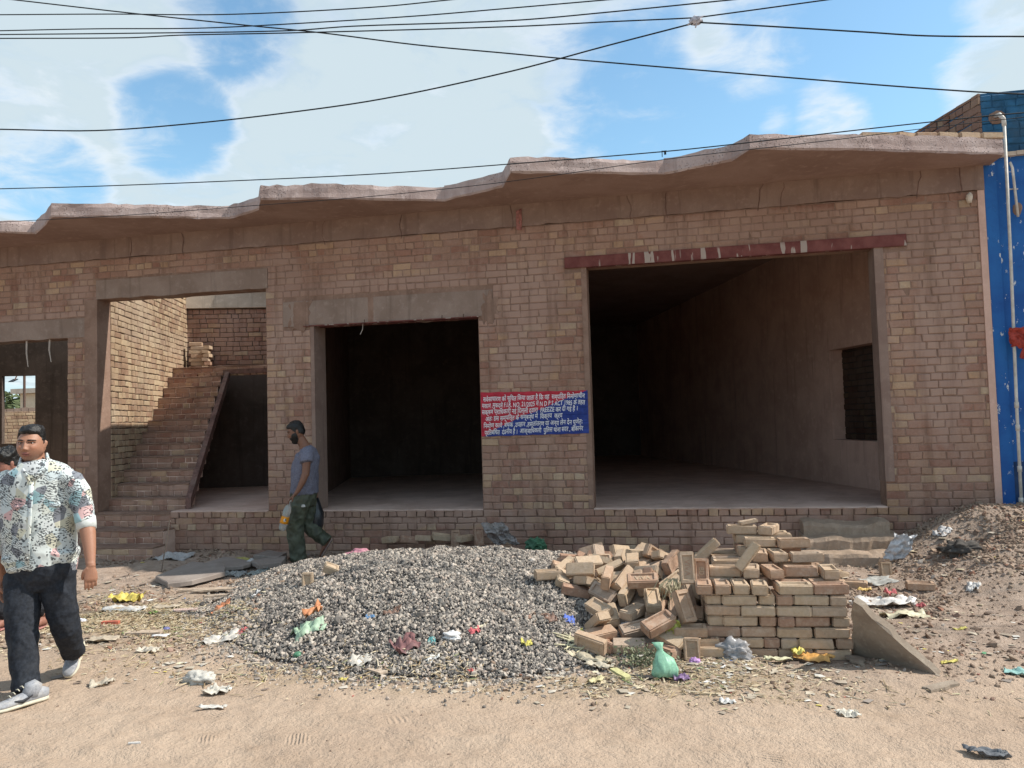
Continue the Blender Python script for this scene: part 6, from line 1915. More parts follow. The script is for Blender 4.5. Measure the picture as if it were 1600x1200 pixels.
    sheet('paper_scrap', 'white plastic scrap on the bank near the blue wall', 'plastic scrap', 1472, 832, .12, .14, (.56, .54, .53), .04, 30, 76)
    wad('pit_lump', 'near-black crumpled lump added for the dark pit in the earth bank', 'rag', 1508, 860, .13, (.035, .033, .035), (1.2, .8, .5), 77, .9, .6, .2)  # black lump added in place of the dirty black pit
    sheet('paper_scrap', 'white paper on the open dirt at the right', 'paper', 1521, 918, .12, .1, (.62, .60, .57), .04, 60, 78)
    sheet('wrapper', 'yellow wrapper scrap on the dirt right of the leaning plate', 'wrapper', 1500, 984, .09, .03, (.65, .55, .06), .015, 5, 79)
    sheet('wrapper', 'yellow wrapper scrap beyond the tip of the leaning plate', 'wrapper', 1482, 1036, .09, .03, (.66, .55, .06), .015, -5, 80)
    sheet('teal_rag', 'pale teal rag at the right edge', 'rag', 1592, 1056, .15, .08, (.22, .50, .46), .03, -10, 81, .7)
    sheet('wrapper', 'red-white scrap between the white bag and the lone brick', 'wrapper', 1437, 949, .08, .05, (.45, .04, .06), .03, 0, 82)
    sheet('wrapper', 'yellow scrap beside the right corner of the stack', 'wrapper', 1352, 926, .12, .05, (.68, .42, .06), .03, 15, 83)
    sheet('dark_rag', 'dark blue-grey rag on the road near the bottom right', 'rag', 1543, 1184, .17, .06, (.10, .12, .15), .03, -12, 84, .8, n=14)
    flag('plate_fragment', 'flat grey fragment on the dirt right of the leaning plate tip', 'fragment', [(1440, 1076), (1490, 1066), (1500, 1072), (1455, 1084)], .02, M['chunk'], .012)
    flag('plate_fragment', 'flat fragment lying in the shade in front of the leaning plate', 'fragment', [(1318, 1030), (1350, 1032), (1352, 1042), (1328, 1038)], .015, M['chunk'], .012)
    # rough brick steps up to the widest shop
    steps()


def plant():
    r = np.random.default_rng(8); p = ground_at(1003, 1038)
    n = 420; P = r.normal(0, 1, (n, 3)) * (.09, .055, .035) + p + (0, 0, .05); P[:, 2] = np.maximum(P[:, 2], p[2] + .008)
    d = r.normal(0, 1, (n, 3)); d /= np.linalg.norm(d, axis=1)[:, None]; e = np.cross(d, r.normal(0, 1, (n, 3))); e /= np.linalg.norm(e, axis=1)[:, None]
    s = r.uniform(.008, .018, (n, 1))
    V = np.stack([P - d * s, P + e * s * .5, P + d * s, P - e * s * .5], 1).reshape(-1, 3); F = np.arange(n * 4).reshape(-1, 4)
    t = empty('weed', tuple(p), 'dusty green weed with small leaves in front of the tumbled bricks', 'plant')
    o = obj('leaves', V, F, lmat((.17, .20, .10), .8), t); o['kind'] = 'stuff'
    mb = MB()
    for k in range(7): a = r.uniform(0, 6.3); mb.tube([p, p + (math.cos(a) * .08, math.sin(a) * .05, .05), p + (math.cos(a) * .14, math.sin(a) * .09, .06)], np.array([.003, .002, .001]), 4)
    mb.build('stem', lmat((.18, .2, .1), .8), t)


def tuft():
    r = np.random.default_rng(9); p = at(1050, 915, 5.42); mb = MB()
    for k in range(40):
        a = r.normal(0, .5); q = p + (r.normal(0, .03), r.normal(0, .02), .05); b = q + (math.sin(a) * .10, -.03 + r.normal(0, .03), -.13 + r.normal(0, .04))
        mb.tube([q, (q + b) / 2 + (r.normal(0, .02), -.03, .01), b], np.array([.002, .003, .0012]), 4)
    tag(mb.build('straw_tuft', lmat((.46, .40, .22), .9), None), 'tuft of dry straw hanging between the bricks beside the stack', 'straw tuft')


def lean():
    r = np.random.default_rng(3)
    K = np.array((1.565, -3.875, -.015)); T2 = np.array((1.125, -3.78, .405)); Bq = np.array((1.165, -3.45, -.04))
    nrm = unit(np.cross(T2 - K, Bq - K)); nrm = nrm * (1 if nrm[1] > 0 else -1)
    corners = [T2, T2 + (K - T2) * .33 + (0, 0, .012), T2 + (K - T2) * .66 - (0, 0, .006), K, K + (Bq - K) * .12 - (0, 0, .03), Bq, Bq + (T2 - Bq) * .5 + (.004, 0, 0)]
    loop = []
    for i in range(len(corners)):
        a, b = corners[i], corners[(i + 1) % len(corners)]
        for k in range(4): loop.append(a + (b - a) * k / 4 + (r.normal(0, .005, 3) if k else 0))
    mb = MB(); mb.prism(loop, nrm * .045)
    tag(mb.build('concrete_plate', M['chunk'], None), 'broken concrete plate leaning against the right side of the brick stack', 'concrete plate')


def steps():
    t = empty('brick_steps', (1.7, -.45, .1), 'three worn mud-and-brick steps up to the widest shop opening', 'steps')
    for k, (z, y0, y1, a, b) in enumerate([(.42, -.26, -.005, 1.42, 2.28), (.30, -.48, -.005, 1.40, 2.36), (.17, -.72, -.005, 1.34, 2.50)]):
        xs = np.linspace(a, b, 26); r = np.random.default_rng(k); n = len(xs)
        prof = [(y0 - .03, -.1), (y0 - .02, z * .45), (y0 - .012, z - .04), (y0 + .012, z - .006), (y0 + .06, z), ((y0 + y1) / 2, z + .006), (y1, z + .012)]
        V = np.concatenate([np.stack([xs, np.full(n, yy) + .028 * vfbm(xs * 5, np.full(n, yy * 9 + k), 1.0, 3, 7) + r.normal(0, .006, n), np.full(n, zz) + .020 * vfbm(xs * 6, np.full(n, zz * 7 + k * 3), 1.0, 3, 8) * (zz > 0)], 1) for yy, zz in prof])
        F = [(q * n + i, q * n + i + 1, (q + 1) * n + i + 1, (q + 1) * n + i) for q in range(len(prof) - 1) for i in range(n - 1)]
        F += [tuple(q * n for q in range(len(prof)))[::-1], tuple(q * n + n - 1 for q in range(len(prof)))]
        obj('step', V, F, M['mud'], t)


litter()
# ------------------------------------------------------------------ people
def fuse(name, parts, voxel, mats, parent, smooth_it=4, colour=None, post=None):
    """join closed shapes, fuse them into one continuous surface, return the object (world coordinates)"""
    mb = MB()
    for V, F in parts: mb.add(V, F)
    V, F = mb.arr(); me = mesh_of(name, V, F)
    tmp = bpy.data.objects.new('tmp', me); COL.objects.link(tmp)
    md = tmp.modifiers.new('r', 'REMESH'); md.mode = 'VOXEL'; md.voxel_size = voxel; md.use_smooth_shade = True
    if smooth_it:
        sm = tmp.modifiers.new('s', 'SMOOTH'); sm.factor = .5; sm.iterations = smooth_it
    bpy.context.view_layer.update()
    ev = tmp.evaluated_get(bpy.context.evaluated_depsgraph_get())
    m2 = ev.to_mesh()
    n = len(m2.vertices); co = np.empty(n * 3, np.float32); m2.vertices.foreach_get('co', co); co = co.reshape(-1, 3).astype(float)
    nr = np.empty(n * 3, np.float32); m2.vertices.foreach_get('normal', nr); nr = nr.reshape(-1, 3)
    k = len(m2.polygons); lt = np.empty(k, np.int32); m2.polygons.foreach_get('loop_total', lt)
    li = np.empty(len(m2.loops), np.int32); m2.loops.foreach_get('vertex_index', li)
    F = li.reshape(-1, 4) if (lt == 4).all() else [tuple(p.vertices) for p in m2.polygons]
    ev.to_mesh_clear(); bpy.data.objects.remove(tmp); bpy.data.meshes.remove(me)
    if post is not None: co = post(co, nr)
    at_ = {'skin': colour(co)} if colour is not None else None
    return obj(name, co, F, mats, parent, True, at_)


def skin_mat(name, col):
    m, T, b = new_mat(name)
    a = T.n('ShaderNodeAttribute', attribute_name='skin').outputs['Color']
    n = T.noise(wpos(T), 90, 4, .6)
    c = T.mix(T.mapr(n, .3, .7, 0, .25), a, T.mix(1.0, a, (.78, .72, .70), 'MULTIPLY'))
    T.l(c, b.inputs['Base Color']); b.inputs['Roughness'].default_value = .52; b.inputs['Specular IOR Level'].default_value = .35
    b.inputs['Subsurface Weight'].default_value = .08; b.inputs['Subsurface Radius'].default_value = (.012, .005, .003); b.inputs['Subsurface Scale'].default_value = .6
    bump(T, b, n, .0015, .4)
    return m


def folds(amp, s1, seed, dirv=(0, 0, 1), k=1.0):
    """cloth creases: displacement along the normal"""
    def f(co, nr):
        d = np.array([fbm((p[0] * 1.0 + seed, p[1], p[2] * k), s1, 3) for p in co])
        d = 1 - np.abs(d) * 2.2
        return co + nr * (d * amp)[:, None]
    return f


class Head:
    """head modelled in its own frame: x to the person's left, y forward, z up; origin between the ears"""
    def __init__(s, centre, fwd, up, h=.232, heavy=1.0, wide=1.0):
        s.c = np.asarray(centre, float); s.f = unit(fwd); u = np.asarray(up, float); s.u = unit(u - s.f * np.dot(u, s.f)); s.l = np.cross(s.u, s.f)
        s.k = h / .232; s.heavy = heavy; s.wide = np.array((wide, 1, 1))
    def w(s, P):
        P = np.asarray(P, float) * s.k * s.wide
        return s.c + P[:, :1] * s.l + P[:, 1:2] * s.f + P[:, 2:] * s.u
    def loc(s, W):
        d = (np.asarray(W) - s.c) / s.k
        return np.stack([d @ s.l / s.wide[0], d @ s.f, d @ s.u], 1)
    def surf(s, n, off=0.0):
        """n: unit directions (k,3) -> points on the head in its frame"""
        g = lambda v, m, w: np.exp(-((v - m) / w) ** 2)
        a, b, c = .0775, .097, .116
        P = n * np.array([a, b, c])
        x, y, z = P[:, 0].copy(), P[:, 1].copy(), P[:, 2].copy()
        low = np.clip(-z / c, 0, 1); fr = sstep(-.02, .05, y)
        jaw = 1 - (.30 - .10 * (s.heavy - 1) * 5) * low ** 1.6
        x = x * jaw * (1 + .06 * s.heavy * low * (1 - low) * 2)
        y = np.where(y > 0, y * (1 - .10 * low ** 2) + .012 * low, y * (1 - .52 * low))
        y = np.where(y > 0, np.minimum(y, .088 + .25 * (y - .088)), y)
        # squarer jaw and temples
        x = np.sign(x) * np.minimum(np.abs(x), .070 + .3 * np.maximum(np.abs(x) - .070, 0))
        ax = np.abs(x)
        d = np.zeros(len(x))
        nose_z = np.interp(z, [-.040, -.033, -.024, .005, .030, .045], [0, .55, 1.0, .62, .22, 0])
        d += .026 * nose_z * np.exp(-(x / (.0085 + .005 * np.interp(z, [-.03, .03], [1, 0]))) ** 2)
        d += .010 * g(ax, .0125, .0065) * g(z, -.026, .008)
        d -= .013 * g(ax, .031, .017) * g(z, .016, .012)
        d += .007 * g(z, .036, .009) * g(ax, .026, .024)
        d += .006 * g(ax, .043, .020) * g(z, -.012, .020)
        d += .0075 * g(z, -.0535, .0055) * g(ax, 0, .020) + .0085 * g(z, -.0655, .0065) * g(ax, 0, .018) - .005 * g(z, -.0595, .0028) * g(ax, 0, .022)
        d -= .005 * g(z, -.077, .007) * g(ax, 0, .018)
        d += .010 * g(z, -.097, .014) * g(ax, 0, .020)
        d -= .004 * g(z, -.044, .005) * g(ax, 0, .006)
        y = y + d * fr * s_pos(n[:, 1])
        Q = np.stack([x, y, z], 1)
        if off is not None and np.any(off): Q = Q + unit_rows(n) * np.asarray(off).reshape(-1, 1) if np.ndim(off) else Q + n * off
        return Q
    def sphere(s, nt=72, npn=96):
        th = np.linspace(0.0, math.pi, nt + 1)[1:-1]; ph = np.linspace(0, 2 * math.pi, npn, endpoint=False)
        T, Pp = np.meshgrid(th, ph, indexing='ij')
        n = np.stack([(np.sin(T) * np.sin(Pp)).ravel(), (np.sin(T) * np.cos(Pp)).ravel(), np.cos(T).ravel()], 1)
        n = np.concatenate([n, [(0, 0, 1), (0, 0, -1)]]); F = []
        for i in range(nt - 2):
            for j in range(npn):
                k = (j + 1) % npn; F.append((i * npn + j, (i + 1) * npn + j, (i + 1) * npn + k, i * npn + k))
        N = (nt - 1) * npn
        for j in range(npn):
            k = (j + 1) % npn; F.append((N, j, k)); F.append((N + 1, (nt - 2) * npn + k, (nt - 2) * npn + j))
        return n, F
    def parts(s):
        n, F = s.sphere(); out = [(s.w(s.surf(n)), F)]
        for sg in (1, -1):   # ears
            C = np.array([(.071 * sg, -.004, -.026), (.076 * sg, -.006, -.012), (.080 * sg, -.011, .006), (.081 * sg, -.014, .020), (.076 * sg, -.012, .030)])
            V, F2 = loft(s.w(C), [.006, .010, .015, .015, .008], [.004, .0045, .0045, .005, .004], side=s.f, seg=12); out.append((V, F2))
        return out
    def shell(s, keep, thick, jag=.004, seed=0, inner=.002, nt=80, npn=110):
        """closed shell over the region keep(Q) of thickness thick(Q): hair, beard"""
        n, F = s.sphere(nt, npn); Q = s.surf(n); k = keep(Q)
        F = [f for f in F if all(k[list(f)])]
        ids = sorted({v for f in F for v in f}); mp = {v: i for i, v in enumerate(ids)}; m = len(ids)
        q = Q[ids]; nn = n[ids]
        t = thick(q) * (1 + jag * 60 * np.array([fbm(p * 34 + seed, 1.0, 3) for p in q]))
        F = [tuple(mp[v] for v in f) for f in F]
        E = {}
        for f in F:
            for i in range(len(f)): E[(f[i], f[(i + 1) % len(f)])] = 1
        rim = [(a, b) for (a, b) in E if (b, a) not in E]
        edge = {v for e in rim for v in e}
        t = np.array([(.25 if i in edge else 1.0) for i in range(m)]) * t
        out = s.w(np.concatenate([q + nn * t[:, None], q - nn * inner * 2]))
        F2 = F + [tuple(v + m for v in f[::-1]) for f in F] + [(b, a, a + m, b + m) for a, b in rim]
        return out, F2
    def face_bits(s, body, iris=(.02, .012, .008)):
        white = FM['eye']; dark = FM['iris']
        for sg in (1, -1):
            Q = s.surf(np.array([unit((.030 * sg / .0775, .9, .016 / .116))]))[0]
            c = np.array((.030 * sg, Q[1] - .0068, .0155))
            V, F = ico(2); e = obj('eye', s.w(V * (.0125, .0105, .0062) + c), F, white, body, True)
            obj('iris', s.w(V * (.0050, .003, .0054) + c + (0, .0088, -.0003)), F, dark, e, True)
            # lids and brow follow the surface
            xs = np.linspace(.013, .050, 9) * sg
            def on(xx, zz, o): 
                nn = np.stack([xx / .0775, np.sqrt(np.maximum(.05, 1 - (xx / .0775) ** 2 - (zz / .116) ** 2)), zz / .116], 1)
                q = s.surf(nn / np.linalg.norm(nn, axis=1)[:, None]); q[:, 1] += o; return q
            zz = .0205 - 7.0 * (np.abs(xs) - .031) ** 2
            V, F = loft(s.w(on(xs, zz, -.0005)), [.0022] * 9, [.0025] * 9, side=s.u, seg=6); obj('eyelid', V, F, dark, body, True)
            zz = .0345 + .004 * np.sin(np.linspace(0, 2.4, 9)) - .004 * np.linspace(0, 1, 9)
            V, F = loft(s.w(on(xs * 1.05, zz, .0012)), np.interp(np.linspace(0, 1, 9), [0, .3, 1], [.0034, .0048, .0018]), [.0025] * 9, side=s.u, seg=6); obj('eyebrow', V, F, FM['hair'], body, True)


def s_pos(v): return np.clip(v * 2.2, 0, 1)
def unit_rows(n): return n / np.linalg.norm(n, axis=1)[:, None]


FM = {'eye': plain('eye white', (.55, .50, .46), .3, .05), 'iris': plain('dark iris', (.018, .011, .008), .25, .05), 'hair': plain('black hair', (.010, .009, .0085), .45, .5, 240, .004, .4)}


def skin_colour(base, head, lips=(.24, .085, .065), stubble=.0):
    base = np.array(base)
    def f(co):
        C = np.tile(base, (len(co), 1)); q = head.loc(co)
        near = (np.abs(q) < .16).all(1)
        g = lambda v, m, w: np.exp(-((v - m) / w) ** 2)
        x, y, z = q.T
        fr = near * (y > .05)
        lip = fr * np.clip(g(x, 0, .021) * (g(z, -.0535, .0065) + g(z, -.065, .0075)) * 1.3, 0, 1)
        C = C * (1 - lip[:, None]) + np.array(lips) * lip[:, None]
        mouth = fr * g(z, -.0595, .0022) * (np.abs(x) < .021)
        C = C * (1 - .75 * mouth[:, None])
        st = near * stubble * sstep(-.028, -.05, z) * sstep(-.02, .02, y) * (1 - .8 * lip)
        C = C * (1 - st[:, None]) + np.array((.045, .035, .03)) * st[:, None]
        sock = fr * .35 * g(np.abs(x), .030, .016) * g(z, .014, .012)
        C = C * (1 - sock[:, None] * np.array((.6, .75, .8)))
        ck = near * .22 * g(np.abs(x), .042, .02) * g(z, -.015, .018)
        C = C * (1 + ck[:, None] * np.array((.35, -.05, -.1)))
        return C
    return f


def hand(wrist, d, palm_n, thumb, L=.185, curl=.5, spread=.0, grip=False):
    """wrist point, direction of the fingers d, palm normal, direction of the thumb side; returns closed shapes"""
    d = unit(d); pn = unit(np.asarray(palm_n) - d * np.dot(palm_n, d)); s = unit(np.cross(pn, d)); s = s * (1 if np.dot(s, thumb) > 0 else -1)
    k = L / .185; w = np.asarray(wrist, float); out = []
    C = [w - d * .02, w + d * .015 * k, w + d * .05 * k, w + d * .085 * k, w + d * .098 * k]
    out.append(loft(C, np.array([.026, .029, .040, .042, .036]) * k, np.array([.019, .018, .016, .014, .010]) * k, side=s, seg=16))
    for i, (o, l, r) in enumerate([(.030, .070, .0088), (.010, .078, .0092), (-.011, .073, .0088), (-.030, .058, .0078)]):
        b = w + d * .086 * k + s * o * k
        dd = unit(d + s * (o * 4 * spread))
        pts = [b - dd * .02 * k, b]; ang = 0; a0 = curl * (.55 + .10 * i)
        p = b
        for q, f in enumerate((.46, .30, .24)):
            ang += a0 * (.75 if q == 0 else 1.0)
            p = p + (dd * math.cos(ang) + pn * math.sin(ang)) * l * f * k; pts.append(p)
        rr = np.array([r, r * 1.03, r * .98, r * .88, r * .68]) * k
        out.append(loft(pts, rr, rr * .95, side=s, seg=10, dome=.8))
    b = w + d * .022 * k + s * .026 * k
    t1 = unit(s * .75 + d * .75 + pn * .25); t2 = unit(s * .2 + d * .95 + pn * (.35 + .5 * curl)); t3 = unit(d * .95 + pn * (.4 + .6 * curl) - s * .1)
    pts = [b - t1 * .012 * k, b + t1 * .022 * k, b + t1 * .022 * k + t2 * .034 * k, b + t1 * .022 * k + t2 * .034 * k + t3 * .026 * k]
    out.append(loft(pts, np.array([.015, .0125, .0108, .0085]) * k, np.array([.013, .0115, .010, .0075]) * k, side=pn, seg=10, dome=.8))
    return out


def shoe(heel, toe, up, L_over=.02, w=.048):
    """trainer: sole and upper as separate closed shapes, from heel and toe points on the sole"""
    heel = np.asarray(heel, float); toe = np.asarray(toe, float); d = unit(toe - heel); u = unit(np.asarray(up) - d * np.dot(up, d)); s = np.cross(d, u); L = np.linalg.norm(toe - heel)
    t = np.array([-.02, .08, .25, .45, .62, .78, .92, 1.0]); wd = np.array([.55, .78, .80, .80, .95, 1.0, .80, .45]) * w
    C = heel + np.outer(t * L, d)
    sole = loft(C + u * .016, wd * 1.06, np.full(8, .017), side=s, seg=18, dome=.5)
    hh = np.array([.050, .066, .064, .054, .044, .035, .028, .018])
    up_ = loft(C + np.outer(.020 + hh * .42, u), wd * .95, hh * .62, side=s, seg=18, dome=.5)
    ank = loft([heel + d * .085 + u * .05, heel + d * .075 + u * .085, heel + d * .068 + u * .115], [.042, .040, .041], [.052, .048, .046], side=s, seg=16)
    laces = [loft([heel + d * (L * (.44 + .075 * i)) + u * (.112 - .012 * i) - s * .022, heel + d * (L * (.44 + .075 * i)) + u * (.118 - .012 * i), heel + d * (L * (.44 + .075 * i)) + u * (.112 - .012 * i) + s * .022], [.0035] * 3, [.003] * 3, side=d, seg=6) for i in range(4)]
    return sole, [up_, ank], laces, (heel, d, u, s, L)


def shirt_mat():
    """white shirt with a printed jumble of dots, strokes, triangles and pastel shapes"""
    m, T, b = new_mat('printed shirt')
    p = T.n('ShaderNodeTexCoord').outputs['Object']
    v = T.n('ShaderNodeTexVoronoi'); v.inputs['Scale'].default_value = 14.0; T.l(p, v.inputs['Vector'])
    sp = T.n('ShaderNodeSeparateColor'); T.l(v.outputs['Color'], sp.inputs[0])
    base = T.ramp(sp.outputs[0], [(0, (.60, .64, .62)), (.34, (.50, .56, .57)), (.48, (.60, .62, .56)), (.62, (.20, .21, .235)), (.71, (.58, .38, .37)), (.77, (.58, .61, .60)), (.84, (.30, .45, .48)), (.88, (.52, .51, .41)), (.94, (.53, .55, .55))], 'CONSTANT')
    # fine dots in patches
    v2 = T.voro(p, 62, rnd=.9); dots = T.math('MULTIPLY', T.mapr(v2, .40, .32), T.mapr(T.noise(p, 9, 2, .5), .44, .48))
    # leaf-like strokes in other patches
    wv = T.n('ShaderNodeTexWave'); wv.inputs['Scale'].default_value = 26; wv.inputs['Distortion'].default_value = 9; wv.inputs['Detail'].default_value = 2; wv.inputs['Detail Scale'].default_value = 1.4
    mp = T.n('ShaderNodeMapping'); mp.inputs['Rotation'].default_value = (.4, .9, .6); T.l(p, mp.inputs[0]); T.l(mp.outputs[0], wv.inputs[0])
    st = T.math('MULTIPLY', T.mapr(wv.outputs['Fac'], .30, .16), T.mapr(T.noise(mp.outputs[0], 8.0, 2, .5), .47, .50))
    blob = T.mapr(T.voro(p, 27), .26, .21)
    ink = T.math('MAXIMUM', T.math('MAXIMUM', dots, st), T.math('MULTIPLY', blob, T.mapr(T.noise(p, 6, 1, .5), .45, .48)))
    c = T.mix(T.math('MULTIPLY', ink, .92), base, (.06, .065, .072))
    T.l(c, b.inputs['Base Color']); b.inputs['Roughness'].default_value = .85
    bump(T, b, T.noise(p, 22, 3, .6), .006, .35)
    return m


def walking_man():
    DB = 4.86
    A = lambda px, py, dD=0.0: at(px, py, DB + dD)
    K = FPX / DB      # pixels per metre
    right = CR.copy(); right[2] = 0; right = unit(right); fw = -unit(np.array((CF[0], CF[1], 0)))
    facing = unit(np.array((.45, -.89, 0)))
    left = np.cross((0, 0, 1), facing)      # the man's left, image right
    man = empty('person', tuple(ground_at(60, 1085)), 'man in black-and-white printed shirt and black jeans walking towards the road', 'person')
    shirt = shirt_mat()
    denim = plain('black denim', (.017, .020, .027), .8, .35, 60, .002, dirt=(.05, .052, .058), dirt_amt=.35)
    # ---- skin: head, neck, arms, hands, and the body under the clothes
    hd = Head(A(49.5, 695.5, .02), unit(facing + np.array((-.10, 0, 0)) - right * .04), (0.03, 0, 1), h=.216, heavy=1.10, wide=1.10)
    neck = loft([A(52, 705, .06), A(53.5, 718, .05), A(55, 730, .05), A(58, 748, .05)], [.058, .062, .072, .09], [.058, .060, .066, .075], side=left)
    core = loft([A(60, 760), A(63, 820), A(64, 880), A(64, 915)], [.10, .13, .12, .09], [.06, .07, .07, .06], side=right)
    parts = hd.parts() + [neck, core]
    # left arm (image right)
    el, wr = A(136, 824, -.02), A(141.5, 879, -.12)
    parts += [loft([A(122, 775), A(130, 800), el], [.040, .042, .044], [.04, .042, .044], side=fw), loft([A(134, 812, -.02), A(137.5, 833, -.05), A(140, 856, -.085), wr, A(142, 886, -.13)], [.046, .045, .037, .028, .028], [.044, .042, .034, .024, .022], side=right)]
    parts += hand(A(142, 884, -.13), unit(np.array((0.02, -.04, -1))), -right * .5 - fw * .85, fw * .7 - right * .6, L=.175, curl=.36)
    # right arm (image left, mostly outside the frame)
    parts += [loft([A(2, 775), A(-6, 810), A(-8, 846)], [.042, .044, .046], [.042, .044, .046], side=fw), loft([A(-7, 838), A(-4, 862, .02), A(0, 885, .06), A(4, 908, .10)], [.046, .043, .034, .027], [.044, .040, .030, .023], side=right)]
    parts += hand(A(4, 906, .10), unit(np.array((.05, -.05, -1))), right * .8, fw, L=.175, curl=.5)
    # legs under the jeans
    parts += [loft([A(40, 900), A(42, 990, -.1), A(40, 1070, -.18)], [.06, .05, .04], [.06, .05, .04], side=right), loft([A(86, 900), A(104, 975, .12), A(116, 1028, .24)], [.06, .05, .04], [.06, .05, .04], side=right)]
    body = fuse('body', parts, .0042, skin_mat('man skin', None), man, 3, skin_colour((.33, .165, .105), hd, (.27, .10, .085), .10))
    hd.face_bits(body)
    # hair: side parted, short at the temples
    keep = lambda q: (q[:, 2] > np.where(q[:, 1] > .02, np.interp(np.abs(q[:, 0]), [0, .05, .066, .075], [.076, .072, .050, .014]), np.interp(q[:, 1], [-.08, -.02, .02], [-.055, -.010, .012]))) & ~((np.abs(q[:, 0]) > .068) & (q[:, 1] > .018) & (q[:, 2] < .03))
    th = lambda q: .003 + .024 * sstep(.045, .105, q[:, 2]) * (1 - .25 * sstep(-.02, -.09, q[:, 1])) + .006 * sstep(.0, .09, q[:, 1]) * (q[:, 2] > .06) + .004 * (q[:, 0] > .02) * sstep(.05, .1, q[:, 2])
    V, F = hd.shell(keep, th, .006, 3); obj('hair', V, F, FM['hair'], man, True)
    # ---- shirt
    H = lambda px: px / K
    ring = [(721, 55, 20, .072), (727, 56, 30, .082), (733, 57, 42, .092), (741, 58, 51, .102), (752, 59, 55, .110), (775, 59.5, 55, .116), (800, 60, 54, .124), (830, 61, 52, .128), (858, 63, 52, .128), (876, 63, 53.5, .128), (884, 61.5, 52.5, .126)]
    tor = loft([A(c, y) for y, c, w, b in ring], [H(w) for y, c, w, b in ring], [b for *_, b in ring], side=unit(right * .96 - fw * .18), seg=36, dome=.05)
    sl = loft([A(98, 746), A(113, 752), A(123, 770), A(130, 798), A(133.5, 816, -.02)], [.054, .062, .062, .060, .057], [.056, .068, .068, .060, .057], side=fw, seg=20, dome=.05)
    sr = loft([A(18, 748), A(5, 754), A(-3, 774), A(-7, 816), A(-8, 852)], [.060, .072, .072, .066, .060], [.06, .076, .074, .066, .06], side=fw, seg=20, dome=.05)
    tail = [loft([A(30, 866, -.02), A(34, 882, -.02), A(48, 887, -.02)], [.085, .07, .03], [.115, .112, .1], side=right), loft([A(100, 858, .02), A(98, 872, .02)], [.08, .08], [.12, .11], side=right)]
    sh = fuse('shirt', [tor, sl, sr] + tail, .0075, shirt, man, 3, post=folds(.0060, 5.0, 3.0, k=.75))
    # collar: two flaps standing round the neck
    white = plain('shirt white', (.54, .56, .54), .85, .08, 40, .002)
    for sg, pts in ((1, [(73, 712, .05), (75, 722, -.02), (68, 735, -.085), (51, 750, -.125)]), (-1, [(34, 718, .04), (31, 726, -.03), (36, 738, -.09), (46, 751, -.125)])):
        C = [A(*p) for p in pts]; V, F = loft(C, [.022, .026, .026, .006], [.012, .012, .011, .006], side=(0, 0, 1), seg=12)
        obj('collar', V, F, shirt, man, True)
    V, F = loft([A(49, 752, -.126), A(46, 800, -.146), A(44, 840, -.148), A(42, 882, -.142)], [.016, .016, .016, .015], [.006, .006, .006, .006], side=right, seg=8); obj('button_placket', V, F, shirt, man, True)
    for k in range(5):
        V, F = ico(1); obj('button', V * .0055 + A(48 - 1.2 * k, 776 + 24 * k, -.146 - .002 * min(k, 2)), F, white, man, True)
    for px, py, w in ((28, 791, .062), (86, 788, .066)):
        V, F = loft([A(px - w * K / 2, py + 1, -.118), A(px, py + 2, -.138), A(px + w * K / 2, py, -.115)], [.014] * 3, [.006] * 3, side=(0, 0, 1), seg=8); obj('pocket_flap', V, F, shirt, man, True)
    # rolled cuffs
    for C, r_ in (([A(133.5, 808, -.01), A(134.5, 817, -.02), A(135.5, 827, -.035)], [.058, .0595, .057]), ([A(-8, 846), A(-7, 856, .01), A(-6, 864, .02)], [.062, .063, .059])):
        V, F = loft(C, r_, np.array(r_) * .95, side=right, seg=22, dome=.05); obj('cuff', V, F, white, man, True)
    # ---- jeans
    pel = loft([A(64, 868), A(64, 884), A(64, 902), A(65, 918)], [H(48), H(50), H(49), H(42)], [.115, .120, .118, .10], side=right, seg=30, dome=.3)
    rl = loft([A(36, 895, .0), A(35, 925, -.04), A(35, 960, -.09), A(35.5, 995, -.13), A(37.5, 1030, -.16), A(39.5, 1060, -.19), A(41, 1078, -.21)], [H(27), H(26), H(23), H(21.5), H(19), H(18), H(18.5)], [.098, .096, .088, .080, .072, .068, .070], side=right, seg=24, dome=.1)
    ll = loft([A(89, 895, .02), A(92, 925, .0), A(97, 955, .0), A(103, 982, .03), A(110, 1005, .12), A(115, 1020, .19)], [H(27), H(25), H(22), H(19.5), H(17), H(16)], [.098, .094, .086, .077, .068, .064], side=right, seg=24, dome=.1)
    fuse('jeans', [pel, rl, ll], .0075, denim, man, 3, post=folds(.0075, 7.0, 11.0, k=.8))
    # ---- trainers
    sole_m = plain('cream sole', (.52, .48, .38), .7, .1, 40, dirt=(.45, .38, .29)); up_m = plain('pale grey trainer', (.27, .275, .295), .8, .18, 60, .003, dirt=(.5, .45, .38)); sw = plain('dark stripe', (.03, .03, .035), .6)
    pf = ground_at(72, 1093); pt = ground_at(0, 1113)
    d = unit(np.array((*(pt - pf)[:2], 0)))
